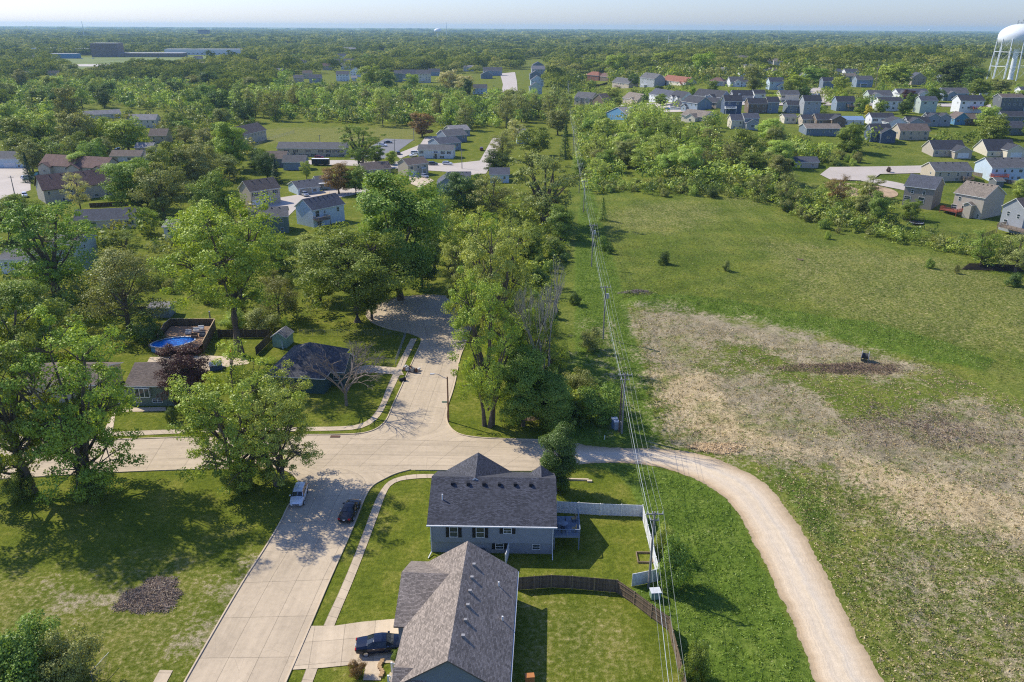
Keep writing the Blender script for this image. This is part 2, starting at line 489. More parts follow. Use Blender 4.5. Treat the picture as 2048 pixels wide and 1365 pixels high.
def ground_mat():
    m, nt, b = newmat('ground_cover')
    co = objco(nt)
    def attr(k):
        a = nt.nodes.new('ShaderNodeAttribute'); a.attribute_name = k; return a.outputs['Fac']
    big = noise(nt, co, 0.035, 5, 0.6); mid = noise(nt, co, 0.22, 6, 0.65); fine = noise(nt, co, 1.6, 6, 0.7); tiny = noise(nt, co, 6.0, 4, 0.7)
    def soft(k, amt=0.9, lo=0.42, hi=0.58):
        v = mth(nt, 'ADD', attr(k), mth(nt, 'MULTIPLY', mth(nt, 'SUBTRACT', mth(nt, 'MULTIPLY', mth(nt, 'ADD', mid, fine), 0.5), 0.5), amt * 2.4))
        return ramp(nt, v, [(lo, 0.0), (hi, 1.0)])
    # mown lawn
    lawn = ramp(nt, mth(nt, 'ADD', mth(nt, 'MULTIPLY', mid, 0.6), mth(nt, 'MULTIPLY', fine, 0.4)),
                [(0.32, (0.078, 0.115, 0.012)), (0.5, (0.145, 0.175, 0.02)), (0.66, (0.26, 0.245, 0.05))])
    # rough meadow
    wild = ramp(nt, mth(nt, 'ADD', mth(nt, 'MULTIPLY', big, 0.45), mth(nt, 'MULTIPLY', fine, 0.55)),
                [(0.34, (0.075, 0.11, 0.014)), (0.5, (0.135, 0.175, 0.026)), (0.64, (0.23, 0.235, 0.06))])
    wild = mix(nt, 1.0, wild, ramp(nt, noise(nt, co, 0.09, 5, 0.7), [(0.34, (0.7, 0.78, 0.7)), (0.5, (1.0, 1.0, 1.0)), (0.66, (1.25, 1.12, 1.1))]), 'MULTIPLY')
    lush = ramp(nt, mth(nt, 'ADD', mth(nt, 'MULTIPLY', mid, 0.5), mth(nt, 'MULTIPLY', fine, 0.5)),
                [(0.35, (0.06, 0.11, 0.014)), (0.5, (0.115, 0.175, 0.024)), (0.66, (0.2, 0.25, 0.05))])
    dry = ramp(nt, fine, [(0.32, (0.17, 0.16, 0.05)), (0.5, (0.3, 0.25, 0.11)), (0.66, (0.46, 0.37, 0.2))])
    soil = ramp(nt, mth(nt, 'ADD', mth(nt, 'MULTIPLY', mid, 0.45), mth(nt, 'MULTIPLY', tiny, 0.55)),
                [(0.3, (0.13, 0.11, 0.068)), (0.48, (0.3, 0.252, 0.16)), (0.66, (0.5, 0.42, 0.275))])
    gold = ramp(nt, mth(nt, 'ADD', mth(nt, 'MULTIPLY', mid, 0.4), mth(nt, 'MULTIPLY', tiny, 0.6)),
                [(0.3, (0.25, 0.185, 0.09)), (0.5, (0.48, 0.375, 0.215)), (0.66, (0.64, 0.53, 0.34))])
    c = mix(nt, soft('wild', 0.15), lawn, wild)
    c = mix(nt, soft('lush', 0.5), c, lush)
    dfac = mth(nt, 'MULTIPLY', soft('dry', 0.9, 0.4, 0.9), ramp(nt, fine, [(0.4, 0.0), (0.66, 0.6)]))
    c = mix(nt, dfac, c, dry)
    patch = ramp(nt, noise(nt, co, 0.1, 6, 0.75), [(0.36, 0.2), (0.49, 1.0)])
    c = mix(nt, mth(nt, 'MULTIPLY', soft('dirt', 1.3, 0.36, 0.72), patch), c, mix(nt, soft('gold', 0.8, 0.35, 0.7), soil, gold))
    c = mix(nt, 1.0, c, ramp(nt, tiny, [(0.25, 0.62), (0.75, 1.3)]), 'MULTIPLY')
    c = mix(nt, 1.0, c, ramp(nt, fine, [(0.3, 0.78), (0.7, 1.2)]), 'MULTIPLY')
    L(nt, c, b.inputs['Base Color'])
    b.inputs['Roughness'].default_value = 0.95
    b.inputs['Specular IOR Level'].default_value = 0.05
    h = mth(nt, 'ADD', mth(nt, 'MULTIPLY', fine, 0.6), mth(nt, 'MULTIPLY', tiny, 0.4))
    bump(nt, b, h, 0.35, 0.8)
    return m
me.materials.append(ground_mat())
g = bpy.data.objects.new('ground', me); COL.objects.link(g); tag(g, kind='structure')
def gz(x, y):
    i = min(max(np.searchsorted(gx, x) - 1, 0), nx - 2); j = min(max(np.searchsorted(gy, y) - 1, 0), ny - 2)
    return float(GZ[i, j])

# ------------------------------------------------------------------ roads
def concrete(name, col, jx=None, jy=None, seed=0.0, dirt=0.0):
    m, nt, b = newmat(name)
    uv = uvco(nt); co = objco(nt)
    n1 = noise(nt, co, 0.12, 5, 0.6); n2 = noise(nt, co, 1.3, 5, 0.7); n3 = noise(nt, co, 14, 3, 0.7)
    c = ramp(nt, mth(nt, 'ADD', mth(nt, 'MULTIPLY', n1, 0.5), mth(nt, 'MULTIPLY', n2, 0.5)),
             [(0.32, tuple(x * 0.82 for x in col)), (0.5, col), (0.68, tuple(x * 1.13 for x in col))])
    c = mix(nt, 1.0, c, ramp(nt, n3, [(0.3, 0.93), (0.7, 1.05)]), 'MULTIPLY')
    if jx:
        sp = nt.nodes.new('ShaderNodeSeparateXYZ'); L(nt, uv, sp.inputs[0])
        wob = mth(nt, 'MULTIPLY', mth(nt, 'SUBTRACT', n2, 0.5), 0.12)
        for ax, j in ((0, jx), (1, jy)):
            if not j: continue
            fr = mth(nt, 'FRACT', mth(nt, 'DIVIDE', mth(nt, 'ADD', sp.outputs[ax], wob), j))
            w = 0.045 / j
            c = mix(nt, 1.0, c, ramp(nt, fr, [(0.0, 0.5), (w, 0.62), (w * 2, 1.0), (1.0, 1.0)]), 'MULTIPLY')
            mp = nt.nodes.new('ShaderNodeMapping'); mp.inputs['Scale'].default_value = (1.0, 0.06, 1); L(nt, uv, mp.inputs[0])
        c = mix(nt, 1.0, c, ramp(nt, noise(nt, mp.outputs[0], 1.1, 5, 0.65), [(0.32, 0.86), (0.55, 1.0), (0.75, 1.07)]), 'MULTIPLY')
        c = mix(nt, 1.0, c, ramp(nt, noise(nt, co, 0.5, 6, 0.8), [(0.28, 0.8), (0.42, 1.0)]), 'MULTIPLY')
        bn = nt.nodes.new('ShaderNodeTexWhiteNoise'); bn.noise_dimensions = '2D'
        cb = nt.nodes.new('ShaderNodeCombineXYZ')
        L(nt, mth(nt, 'FLOOR', mth(nt, 'DIVIDE', sp.outputs[0], jx)), cb.inputs[0])
        L(nt, mth(nt, 'FLOOR', mth(nt, 'DIVIDE', sp.outputs[1], jy or 4.0)), cb.inputs[1])
        L(nt, cb.outputs[0], bn.inputs['Vector'])
        c = mix(nt, 1.0, c, ramp(nt, bn.outputs['Value'], [(0, 0.93), (1, 1.05)]), 'MULTIPLY')
        cr = N(nt, 'ShaderNodeTexVoronoi', feature='DISTANCE_TO_EDGE'); cr.inputs['Scale'].default_value = 0.16
        L(nt, mix(nt, 0.15, co, nt.nodes.new('ShaderNodeTexNoise').outputs['Color']), cr.inputs['Vector'])
        c = mix(nt, 1.0, c, ramp(nt, cr.outputs['Distance'], [(0.0, 0.82), (0.004, 1.0)]), 'MULTIPLY')
    L(nt, c, b.inputs['Base Color'])
    b.inputs['Roughness'].default_value = 0.85
    bump(nt, b, n3, 0.01, 0.3)
    MATS[name] = m
    return m
CONC = (0.535, 0.432, 0.305)

def resample(pts, n):
    pts = [Vector(p) for p in pts]
    d = [0.0]
    for a, b_ in zip(pts, pts[1:]): d.append(d[-1] + (b_ - a).length)
    out = []
    for i in range(n):
        t = d[-1] * i / (n - 1); k = 0
        while k < len(d) - 2 and d[k + 1] < t: k += 1
        s = (t - d[k]) / max(d[k + 1] - d[k], 1e-6)
        out.append(pts[k].lerp(pts[k + 1], s))
    return out, d[-1]
def smooth_poly(pts, it=2):
    pts = [Vector(p) for p in pts]
    for _ in range(it):
        q = [pts[0]]
        for a, b_ in zip(pts, pts[1:]): q += [a.lerp(b_, 0.25), a.lerp(b_, 0.75)]
        q.append(pts[-1]); pts = q
    return pts

def strip(name, left, right, z, mat, n=40, across=6, kind='structure', terrain=False, smooth=1, width=None, ragged=0.0):
    rr_ = random.Random(5); ja = jb = 0.0
    A, la = resample(smooth_poly([P(*p) for p in left], smooth), n)
    B, lb = resample(smooth_poly([P(*p) for p in right], smooth), n)
    v = []; uv = []; f = []
    dist = 0; pm = None
    for i in range(n):
        m_ = (A[i] + B[i]) / 2
        if pm is not None: dist += (m_ - pm).length
        pm = m_
        w = (A[i] - B[i]).length
        if ragged:
            u_ = (A[i] - B[i]) / w
            ja = ja * .6 + rr_.uniform(-ragged, ragged); jb = jb * .6 + rr_.uniform(-ragged, ragged)
            A[i] = A[i] + u_ * ja; B[i] = B[i] + u_ * jb
        for k in range(across + 1):
            p = A[i].lerp(B[i], k / across)
            v.append((p.x, p.y, float(elev(p.x, p.y)) + z)); uv.append((k / across * (width or w), dist))
    for i in range(n - 1):
        for k in range(across):
            a = i * (across + 1) + k
            f.append((a, a + 1, a + across + 2, a + across + 1))
    me = bpy.data.meshes.new(name); me.from_pydata(v, [], f); me.materials.append(mat)
    ul = me.uv_layers.new(name='UVMap')
    for l in me.loops: ul.data[l.index].uv = uv[l.vertex_index]
    me.update()
    if me.polygons[0].normal.z < 0: me.flip_normals()
    o = bpy.data.objects.new(name, me); COL.objects.link(o)
    if kind: tag(o, kind=kind)
    return o

def sheet(name, pts, z, mat, kind='structure', smooth=0, rot=0.0):
    w = [P(*p) for p in pts]
    if smooth:
        w = smooth_poly(w + [w[0]], smooth)[:-1]
    for p in w: p.z = float(elev(p.x, p.y)) + z
    tris = tessellate_polygon([w])
    me = bpy.data.meshes.new(name); me.from_pydata([tuple(p) for p in w], [], [tuple(t) for t in tris]); me.materials.append(mat)
    me.update()
    if sum(p.normal.z * p.area for p in me.polygons) < 0: me.flip_normals()
    ul = me.uv_layers.new(name='UVMap')
    c, s = math.cos(rot), math.sin(rot)
    for l in me.loops:
        q = me.vertices[l.vertex_index].co; ul.data[l.index].uv = (c * q.x + s * q.y, -s * q.x + c * q.y)
    o = bpy.data.objects.new(name, me); COL.objects.link(o)
    if kind: tag(o, kind=kind)
    return o

def kerb(pts, mat, w=0.16, h=0.15, smooth=2, name='kerb'):
    q = smooth_poly([P(*p) for p in pts], smooth)
    v = []; f = []
    for i, p in enumerate(q):
        t = (q[min(i + 1, len(q) - 1)] - q[max(i - 1, 0)]); t.z = 0; t.normalize()
        nrm = Vector((-t.y, t.x, 0)) * (w / 2)
        e = float(elev(p.x, p.y))
        for s_, zz in ((-1, -0.05), (-1, h), (1, h), (1, -0.05)):
            v.append((p.x + nrm.x * s_, p.y + nrm.y * s_, e + zz))
    for i in range(len(q) - 1):
        a = i * 4
        for k in range(3): f.append((a + k, a + k + 1, a + k + 5, a + k + 4))
    me = bpy.data.meshes.new(name); me.from_pydata(v, [], f); me.materials.append(mat); me.uv_layers.new(name='UVMap'); me.update()
    o = bpy.data.objects.new(name, me); COL.objects.link(o); tag(o, kind='structure')
    return o

C_A = concrete('concrete_street', CONC, 3.05, 6.0)
C_B = concrete('concrete_avenue', tuple(x * 0.97 for x in CONC), 3.3, 5.5)
C_S = concrete('concrete_walk', tuple(x * 1.06 for x in CONC), 1.45, 1.5)
C_D = concrete('concrete_drive', tuple(x * 1.12 for x in CONC), 3.2, 3.2)
C_F = concrete('concrete_far', (0.5, 0.44, 0.38))
C_K = concrete('kerb_concrete', tuple(x * 1.12 for x in CONC))
ASPH = concrete('asphalt_lot', (0.2, 0.2, 0.205))

roadA_L = [(345, 1410), (369, 1365), (484, 1166), (520, 1113), (562, 1045), (576, 1013), (595, 985), (600, 968), (590, 953), (572, 942), (547, 936)]
roadA_R = [(552, 1410), (572, 1365), (621, 1252), (664, 1150), (703, 1064), (730, 994), (744, 972), (766, 960), (790, 948), (821, 940), (850, 936)]
roadB_U = [(-320, 905), (0, 888), (232, 880), (376, 875), (574, 871), (713, 869), (800, 871), (945, 875), (1085, 881), (1160, 888)]
roadB_L = [(-320, 975), (0, 959), (250, 944), (430, 938), (547, 938), (700, 938), (821, 941), (874, 941), (1009, 943), (1062, 943)]
roadC_L = [(700, 878), (713, 870), (745, 863), (762, 853), (774, 840), (786, 810), (805, 769), (826, 721), (841, 687), (842, 670)]
roadC_R = [(960, 885), (945, 876), (918, 870), (901, 858), (893, 845), (892, 830), (897, 805), (906, 782), (913, 752), (920, 714), (930, 680)]
strip('street', roadA_L, roadA_R, 0.034, C_A, 60, 8)
strip('avenue', roadB_U, roadB_L, 0.03, C_B, 60, 8)
strip('side_street', roadC_L, roadC_R, 0.038, C_A, 40, 6)
bulb = [(842, 690), (845, 678), (820, 668), (760, 655), (733, 638), (731, 622), (755, 605), (800, 595), (850, 591), (890, 592), (925, 600), (948, 618), (952, 635), (945, 655), (934, 680), (925, 700)]
sheet('cul_de_sac', bulb, 0.042, C_B, smooth=2, rot=0.2)
kerb(roadA_L, C_K); kerb(roadA_R[:-1], C_K); kerb(roadB_L[:4], C_K)
kerb([(-320, 905), (0, 888), (232, 880), (376, 875), (574, 871), (713, 870), (745, 863), (762, 853), (774, 840), (786, 810), (805, 769), (826, 721), (841, 690)] , C_K)
kerb([(1085, 881), (979, 878), (945, 875), (918, 870), (901, 858), (892, 840), (894, 815), (906, 782), (913, 752), (920, 714), (932, 687)], C_K)
kerb(bulb[2:-2], C_K)
kerb([(830, 941), (874, 941), (1009, 943), (1060, 943)], C_K)

def dirtroad_mat():
    m, nt, b = newmat('gravel_track')
    uv = uvco(nt); co = objco(nt)
    sp = nt.nodes.new('ShaderNodeSeparateXYZ'); L(nt, uv, sp.inputs[0])
    n1 = noise(nt, co, 0.15, 5, 0.6); n2 = noise(nt, co, 1.1, 6, 0.7); n3 = noise(nt, co, 9, 4, 0.7)
    mp = nt.nodes.new('ShaderNodeMapping'); mp.inputs['Scale'].default_value = (3.5, 0.09, 1); L(nt, uv, mp.inputs[0])
    st = noise(nt, mp.outputs[0], 0.8, 5, 0.6)
    u = mth(nt, 'ADD', sp.outputs[0], mth(nt, 'MULTIPLY', mth(nt, 'SUBTRACT', n1, 0.5), 1.4))
    tr = ramp(nt, mth(nt, 'DIVIDE', u, 7.0), [(0.0, (0.4, 0.3, 0.18)), (0.14, (0.56, 0.43, 0.28)), (0.3, (0.66, 0.54, 0.39)), (0.4, (0.62, 0.53, 0.41)), (0.5, (0.7, 0.57, 0.4)),
                                              (0.66, (0.65, 0.54, 0.4)), (0.8, (0.68, 0.54, 0.37)), (0.93, (0.53, 0.39, 0.24)), (1.0, (0.38, 0.29, 0.18))])
    c = mix(nt, 1.0, tr, ramp(nt, st, [(0.3, 0.92), (0.7, 1.06)]), 'MULTIPLY')
    c = mix(nt, 1.0, c, ramp(nt, n2, [(0.3, 0.88), (0.7, 1.08)]), 'MULTIPLY')
    c = mix(nt, 1.0, c, ramp(nt, n3, [(0.3, 0.85), (0.7, 1.1)]), 'MULTIPLY')
    L(nt, c, b.inputs['Base Color']); b.inputs['Roughness'].default_value = 0.95
    bump(nt, b, mth(nt, 'ADD', st, mth(nt, 'MULTIPLY', n3, 0.5)), 0.08, 0.6)
    return m
strip('dirt_road', DR_R, DR_L, 0.02, dirtroad_mat(), 320, 10, width=7.0, ragged=.13)

walk1_L = [(588, 1410), (602, 1365), (646, 1253), (684, 1173), (723, 1076), (750, 1001), (766, 974), (780, 961), (803, 953), (832, 949), (880, 949)]
walk1_R = [(610, 1410), (625, 1365), (668, 1253), (715, 1142), (750, 1048), (775, 978), (788, 967), (800, 962), (821, 959), (845, 957), (880, 957)]
strip('sidewalk', walk1_L, walk1_R, 0.06, C_S, 50, 2, width=1.45)
strip('sidewalk', [(-100, 880), (242, 864), (362, 859), (480, 857), (600, 855), (685, 854), (716, 851), (737, 842), (750, 827), (761, 810), (771, 782), (786, 748), (812, 697), (822, 678)],
      [(-100, 889), (242, 873), (376, 867), (480, 865), (600, 863), (689, 862), (726, 858), (750, 844), (764, 827), (771, 813), (785, 782), (802, 746), (825, 697), (834, 678)], 0.06, C_S, 60, 2, width=1.45)
sheet('driveway', [(621, 1253), (668, 1253), (723, 1245), (800, 1238), (850, 1255), (840, 1322), (800, 1326), (703, 1331), (645, 1337), (582, 1341)], 0.068, C_D, rot=0.12)
sheet('driveway', [(700, 737), (735, 731), (800, 737), (808, 751), (737, 746), (700, 750)], 0.068, C_D, rot=0.12)
sheet('front_path', [(732, 1326), (762, 1326), (762, 1362), (726, 1362)], 0.074, C_D)
sheet('slab_path', [(320, 1341), (346, 1342), (318, 1395), (290, 1395)], 0.06, C_D)
sheet('front_path', [(243, 817), (331, 815), (333, 823), (240, 825)], 0.06, C_D)
sheet('driveway', [(232, 820), (262, 782), (250, 780), (205, 868), (225, 866)], 0.05, C_D)
sheet('garden_path', [(270, 770), (300, 715), (420, 712), (490, 716), (500, 728), (430, 738), (330, 770)], 0.05, C_D)
# far streets and lots
sheet('road', [(905, 328), (960, 322), (975, 295), (985, 277), (1002, 277), (1000, 295), (985, 325), (972, 348), (930, 352), (905, 345), (700, 332), (560, 328), (540, 322), (700, 321)], 0.12, C_F)
sheet('road', [(1000, 148), (1030, 145), (1034, 165), (1036, 200), (1000, 200), (1006, 170)], 0.3, C_F)
sheet('parking_lot', [(770, 278), (828, 280), (800, 300), (770, 318), (700, 318), (735, 297)], 0.08, ASPH)
sheet('parking_lot', [(850, 275), (880, 272), (870, 296), (838, 302), (800, 318), (790, 310), (840, 290)], 0.1, C_F)
sheet('road', [(-120, 335), (45, 330), (60, 345), (62, 395), (-150, 410), (-150, 360)], 0.08, C_F, smooth=1)
sheet('road', [(560, 396), (610, 388), (680, 376), (720, 372), (740, 382), (700, 392), (630, 404), (590, 420), (570, 440), (545, 430), (520, 422), (530, 410)], 0.08, C_F)
sheet('road', [(1660, 335), (1750, 334), (1850, 332), (1870, 338), (1850, 347), (1760, 349), (1748, 358), (1790, 365), (1830, 374), (1820, 384), (1760, 372), (1720, 362), (1660, 360), (1640, 350)], 0.15, C_F)
sheet('road', [(1240, 211), (1300, 207), (1340, 208), (1400, 215), (1390, 224), (1330, 226), (1280, 228), (1245, 222)], 0.3, C_F)
sheet('road', [(1390, 206), (1450, 203), (1600, 205), (1700, 208), (1800, 206), (2060, 212), (2060, 217), (1800, 213), (1600, 212), (1450, 211)], 0.3, C_F)
sheet('road', [(1610, 178), (1640, 176), (1665, 205), (1640, 212)], 0.3, C_F)
sheet('driveway', [(636, 391), (660, 384), (655, 396), (632, 402)], 0.14, C_D)
sheet('driveway', [(505, 414), (530, 410), (545, 424), (520, 430)], 0.14, C_D)
sheet('driveway', [(818, 354), (845, 350), (868, 362), (840, 376), (820, 368)], 0.14, C_D)
sheet('driveway', [(1252, 206), (1268, 205), (1274, 212), (1256, 214)], 0.4, C_D)
SOIL = paint('bare_soil', (0.42, 0.3, 0.19), 0.95, var=0.25, scale=0.5)
sheet('bare_ground', [(1680, 366), (1760, 372), (1800, 385), (1790, 398), (1700, 396), (1672, 384)], 0.1, SOIL, smooth=2)

# ------------------------------------------------------------------ trees
def numesh(name, V, Fq, mats, mi=None, smooth=False):
    me = bpy.data.meshes.new(name)
    k = Fq.shape[1]
    me.vertices.add(len(V)); me.vertices.foreach_set('co', V.astype(np.float32).ravel())
    me.loops.add(Fq.size); me.loops.foreach_set('vertex_index', Fq.ravel().astype(np.int32))
    me.polygons.add(len(Fq)); me.polygons.foreach_set('loop_start', np.arange(0, Fq.size, k).astype(np.int32))
    if mi is not None: me.polygons.foreach_set('material_index', mi.astype(np.int32))
    for m in mats: me.materials.append(m)
    me.update()
    return me
def leaves(C, Nn, S, rng, asp=0.75):
    """leaf quads: centres, rough normals, sizes"""
    n = len(C)
    Nn = Nn / (np.linalg.norm(Nn, axis=1, keepdims=True) + 1e-9)
    r = rng.normal(size=(n, 3))
    T = np.cross(Nn, r); T /= (np.linalg.norm(T, axis=1, keepdims=True) + 1e-9)
    B = np.cross(Nn, T)
    S = S[:, None]
    V = np.stack([C - T * S * 0.5, C - B * S * 0.5 * asp, C + T * S * 0.5, C + B * S * 0.5 * asp], 1).reshape(-1, 3)
    return V, np.arange(4 * n).reshape(n, 4)

def envelope(shape, t):
    if shape == 'round': return np.sin(np.pi * np.clip(t * 0.9 + 0.08, 0, 1)) ** 0.6
    if shape == 'oval': return np.sin(np.pi * np.clip(t * 0.93 + 0.05, 0, 1)) ** 0.55
    if shape == 'cone': return np.clip(1.02 - t, 0.03, 1) ** 0.85
    if shape == 'vase': return 0.35 + 0.65 * np.sin(np.pi * np.clip(0.12 + t * 0.78, 0, 1))
    return np.ones_like(t)

def gen_tree(seed, H=12.0, Rr=4.6, zb=2.6, lobes=9, clumps=60, per=60, leaf=0.45, shape='round', tr=0.22, bark=BARK, spread=0.36, stems=1, rc=(0.15, 0.27), twig=0.6, shell=0.5):
    rng = np.random.RandomState(seed)
    LC = []
    for i in range(lobes):
        t = (i + 0.5) / lobes * 0.9 + rng.uniform(-0.06, 0.06)
        a = i * 2.4 + rng.uniform(-0.5, 0.5)
        e = float(envelope(shape, np.array(t))) * Rr
        rad = e * rng.uniform(0.35, 0.72)
        LC.append((rad * math.cos(a), rad * math.sin(a), zb + (H - zb) * (0.08 + 0.84 * t)))
    LC = np.array(LC)
    C = []; RCs = []
    for k in range(clumps):
        l = LC[k % lobes]
        d = rng.normal(size=3); d /= np.linalg.norm(d)
        p = l + d * Rr * spread * rng.uniform(0.35, 1.05) * np.array([1, 1, 0.85])
        t = (p[2] - zb) / (H - zb)
        if t < 0.0 or t > 1.0: p[2] = zb + (H - zb) * min(max(t, 0.04), 0.97); t = min(max(t, 0.04), 0.97)
        e = float(envelope(shape, np.array(t))) * Rr * 1.0
        r = math.hypot(p[0], p[1])
        if r > e: p[0] *= e / r; p[1] *= e / r
        C.append(p); RCs.append(Rr * rng.uniform(*rc))
    C = np.array(C); RCs = np.array(RCs)
    n = clumps * per
    idx = np.repeat(np.arange(clumps), per)
    d = rng.normal(size=(n, 3)); d /= np.linalg.norm(d, axis=1, keepdims=True)
    rr = RCs[idx][:, None] * (shell + (1.08 - shell) * rng.rand(n, 1) ** 0.6)
    Pp = C[idx] + d * rr * np.array([1, 1, 0.62])
    ctr = np.array([0, 0, zb + (H - zb) * 0.42])
    out = (Pp - ctr) / np.array([Rr, Rr, (H - zb) * 0.5]); out /= (np.linalg.norm(out, axis=1, keepdims=True) + 1e-6)
    Nn = d * 0.55 + out * 0.6 + np.array([0, 0, 0.25]) + rng.normal(size=(n, 3)) * 0.42
    V, Fq = leaves(Pp, Nn, leaf * rng.uniform(0.6, 1.35, n), rng)
    crown = numesh('crown', V, Fq, [LEAF['green']])
    mb = MB()
    for s in range(stems):
        off = (0, 0) if stems == 1 else (0.35 * math.cos(s * 2.4), 0.35 * math.sin(s * 2.4))
        top = LC[rng.randint(lobes // 2, lobes)] if stems > 1 else np.array([rng.uniform(-.4, .4), rng.uniform(-.4, .4), H * 0.8])
        pts = []
        for k in range(7):
            u = k / 6
            pts.append((off[0] + (top[0] - off[0]) * u ** 1.3 + rng.uniform(-.12, .12), off[1] + (top[1] - off[1]) * u ** 1.3 + rng.uniform(-.12, .12), -0.2 + (top[2] + 0.2) * u))
        trr = tr / math.sqrt(stems) ** 0.6
        mb.tube(pts, [trr * (1.45 if k == 0 else 1) * (1 - 0.8 * k / 6) + 0.02 for k in range(7)], 8)
    for l in LC:
        z0 = zb * rng.uniform(0.75, 1.0) + (l[2] - zb) * 0.35
        p0 = np.array([0, 0, z0]); p3 = l
        m1 = p0 + (p3 - p0) * 0.45 + np.array([0, 0, -0.06 * np.linalg.norm(p3 - p0)])
        mb.tube([p0, m1, p3], [tr * 0.5, tr * 0.32, tr * 0.12], 6)
    for k in range(int(clumps * twig)):
        l = LC[k % lobes]; st_ = l * 0.75 + np.array([0, 0, z0]) * 0.0 + C[k] * 0.0
        st_ = np.array([l[0] * 0.7, l[1] * 0.7, l[2] - abs(l[2] - zb) * 0.12])
        mb.tube([st_, (st_ + C[k]) / 2 + np.array([0, 0, 0.1]), C[k]], [tr * 0.18, tr * 0.12, tr * 0.05], 4, cap=False)
    trunk = mb.mesh('trunk', bark)
    rad = np.hypot(Pp[:, 0], Pp[:, 1])
    return trunk, crown, float(np.percentile(Pp[:, 2], 99.7)), float(np.percentile(rad, 97.5))

def gen_conifer(seed, H=12.0, Rr=2.9, n=3400, leaf=0.5):
    rng = np.random.RandomState(seed)
    t = rng.rand(n) ** 1.4
    a = rng.rand(n) * 6.283
    layer = 0.82 + 0.18 * np.sin(t * 60)
    e = (1.02 - t) * Rr * layer * (0.85 + 0.15 * np.sin(a * 5 + t * 9))
    r = e * (0.55 + 0.45 * rng.rand(n) ** 0.5)
    Pp = np.stack([r * np.cos(a), r * np.sin(a), 0.5 + t * (H - 0.6) - r * 0.16], 1)
    Nn = np.stack([np.cos(a), np.sin(a), np.full(n, 0.9)], 1) + rng.normal(size=(n, 3)) * 0.5
    V, Fq = leaves(Pp, Nn, leaf * rng.uniform(0.6, 1.2, n), rng, 0.4)
    mb = MB().tube([(0, 0, -.2), (0, 0, H * 0.95)], [0.2, 0.03], 7)
    return mb.mesh('trunk', BARK), numesh('crown', V, Fq, [LEAF['conifer']]), H, Rr

PROTO = {}
def proto(kind):
    if kind in PROTO: return PROTO[kind]
    base, lod, k = kind.split(':'); k = int(k)
    S = {'n': 1.0, 'm': 0.55, 'f': 0.2}[lod]
    lf = {'n': 1.0, 'm': 1.3, 'f': 2.1}[lod]
    tw = {'n': 1.0, 'm': 0.5, 'f': 0.12}[lod]
    if base == 'round': r = gen_tree(10 + k, 12, 5.0, 1.5, 14, 170, int(230 * S), 0.185 * lf, 'round', twig=tw * .6, rc=(0.13, 0.23), spread=.4, shell=.5)
    elif base == 'cotton': r = gen_tree(30 + k, 12, 4.9, 1.0, 18, 200, int(150 * S), 0.135 * lf, 'vase', 0.26, spread=0.4, stems=3, rc=(0.07, 0.14), twig=tw * .6, shell=0.4)
    elif base == 'dense': r = gen_tree(170 + k, 12, 3.3, 0.2, 22, 240, int(230 * S), 0.17 * lf, 'oval', 0.2, spread=0.34, rc=(0.24, 0.34), twig=tw * .3, shell=0.7)
    elif base == 'oval': r = gen_tree(50 + k, 12, 3.4, 0.4, 14, 170, int(300 * S), 0.16 * lf, 'oval', 0.2, spread=0.46, rc=(0.2, 0.32), twig=tw * .5)
    elif base == 'high': r = gen_tree(130 + k, 12, 4.9, 4.2, 16, 200, int(170 * S), 0.14 * lf, 'vase', 0.27, spread=0.42, stems=1, rc=(0.08, 0.16), twig=tw * .6, shell=0.4)
    elif base == 'broad': r = gen_tree(150 + k, 12, 6.0, 3.0, 15, 190, int(220 * S), 0.17 * lf, 'round', 0.3, spread=.38, rc=(0.1, 0.19), twig=tw * .6, shell=.45)
    elif base == 'thin': r = gen_tree(70 + k, 12, 4.3, 1.8, 12, 120, int(130 * S), 0.165 * lf, 'vase', 0.2, spread=0.38, rc=(0.14, 0.27), twig=1.0, shell=0.2)
    elif base == 'shrub': r = gen_tree(90 + k, 3.0, 2.2, 0.05, 9, 70, int(190 * S), 0.11 * lf, 'round', 0.05, spread=0.42, rc=(0.18, 0.3), twig=0.3)
    elif base == 'conifer': r = gen_conifer(110 + k, n=int(5200 * (1 if lod == 'n' else 0.6 if lod == 'm' else 0.22)), leaf=0.4 * (1 if lod != 'f' else 1.8))
    PROTO[kind] = r
    return r

NTREE = {}
def put_tree(p, H, Wd, base, leaf, label, group=None, name='deciduous_tree', cat='tree', var=None, rot=None, lod=None, bark=None, zoff=0.0, lean=None):
    d = math.hypot(p[0], p[1])
    lod = lod or ('n' if d < 185 else 'm' if d < 400 else 'f')
    var = random.randint(0, 3 if lod != 'n' else 3) if var is None else var
    tk, cr, h0, r0 = proto(f'{base}:{lod}:{var}')
    root = empty(name, (p[0], p[1], p[2] + zoff), 0, label, cat, group)
    rz = random.uniform(0, 6.28) if rot is None else rot
    for nm, me_ in (('trunk', tk), ('crown', cr)):
        o = bpy.data.objects.new(nm, me_); COL.objects.link(o); o.parent = root
        o.rotation_euler = (0, 0, rz) if lean is None else (lean[0], lean[1], rz)
        o.scale = (Wd / 2 / r0, Wd / 2 / r0, H / h0)
        if nm == 'crown':
            o.material_slots[0].link = 'OBJECT'; o.material_slots[0].material = LEAF[leaf]
        elif bark:
            o.material_slots[0].link = 'OBJECT'; o.material_slots[0].material = bark
    NTREE[name] = NTREE.get(name, 0) + 1
    return root

def T(bx, by, ty, wpx, base, leaf, label, group=None, name='deciduous_tree', **kw):
    """tree by foot pixel, top row and crown width in pixels"""
    p = P(bx, by)
    p.z = gz(p.x, p.y)
    # the visible top edge belongs to the crown's front half: aim the axis at it
    H = h_at(p, ty)
    Wd = wpx * mpp((p.x, p.y, p.z + H * 0.6))
    return put_tree(p, H, Wd, base, leaf, label, group, name, **kw)

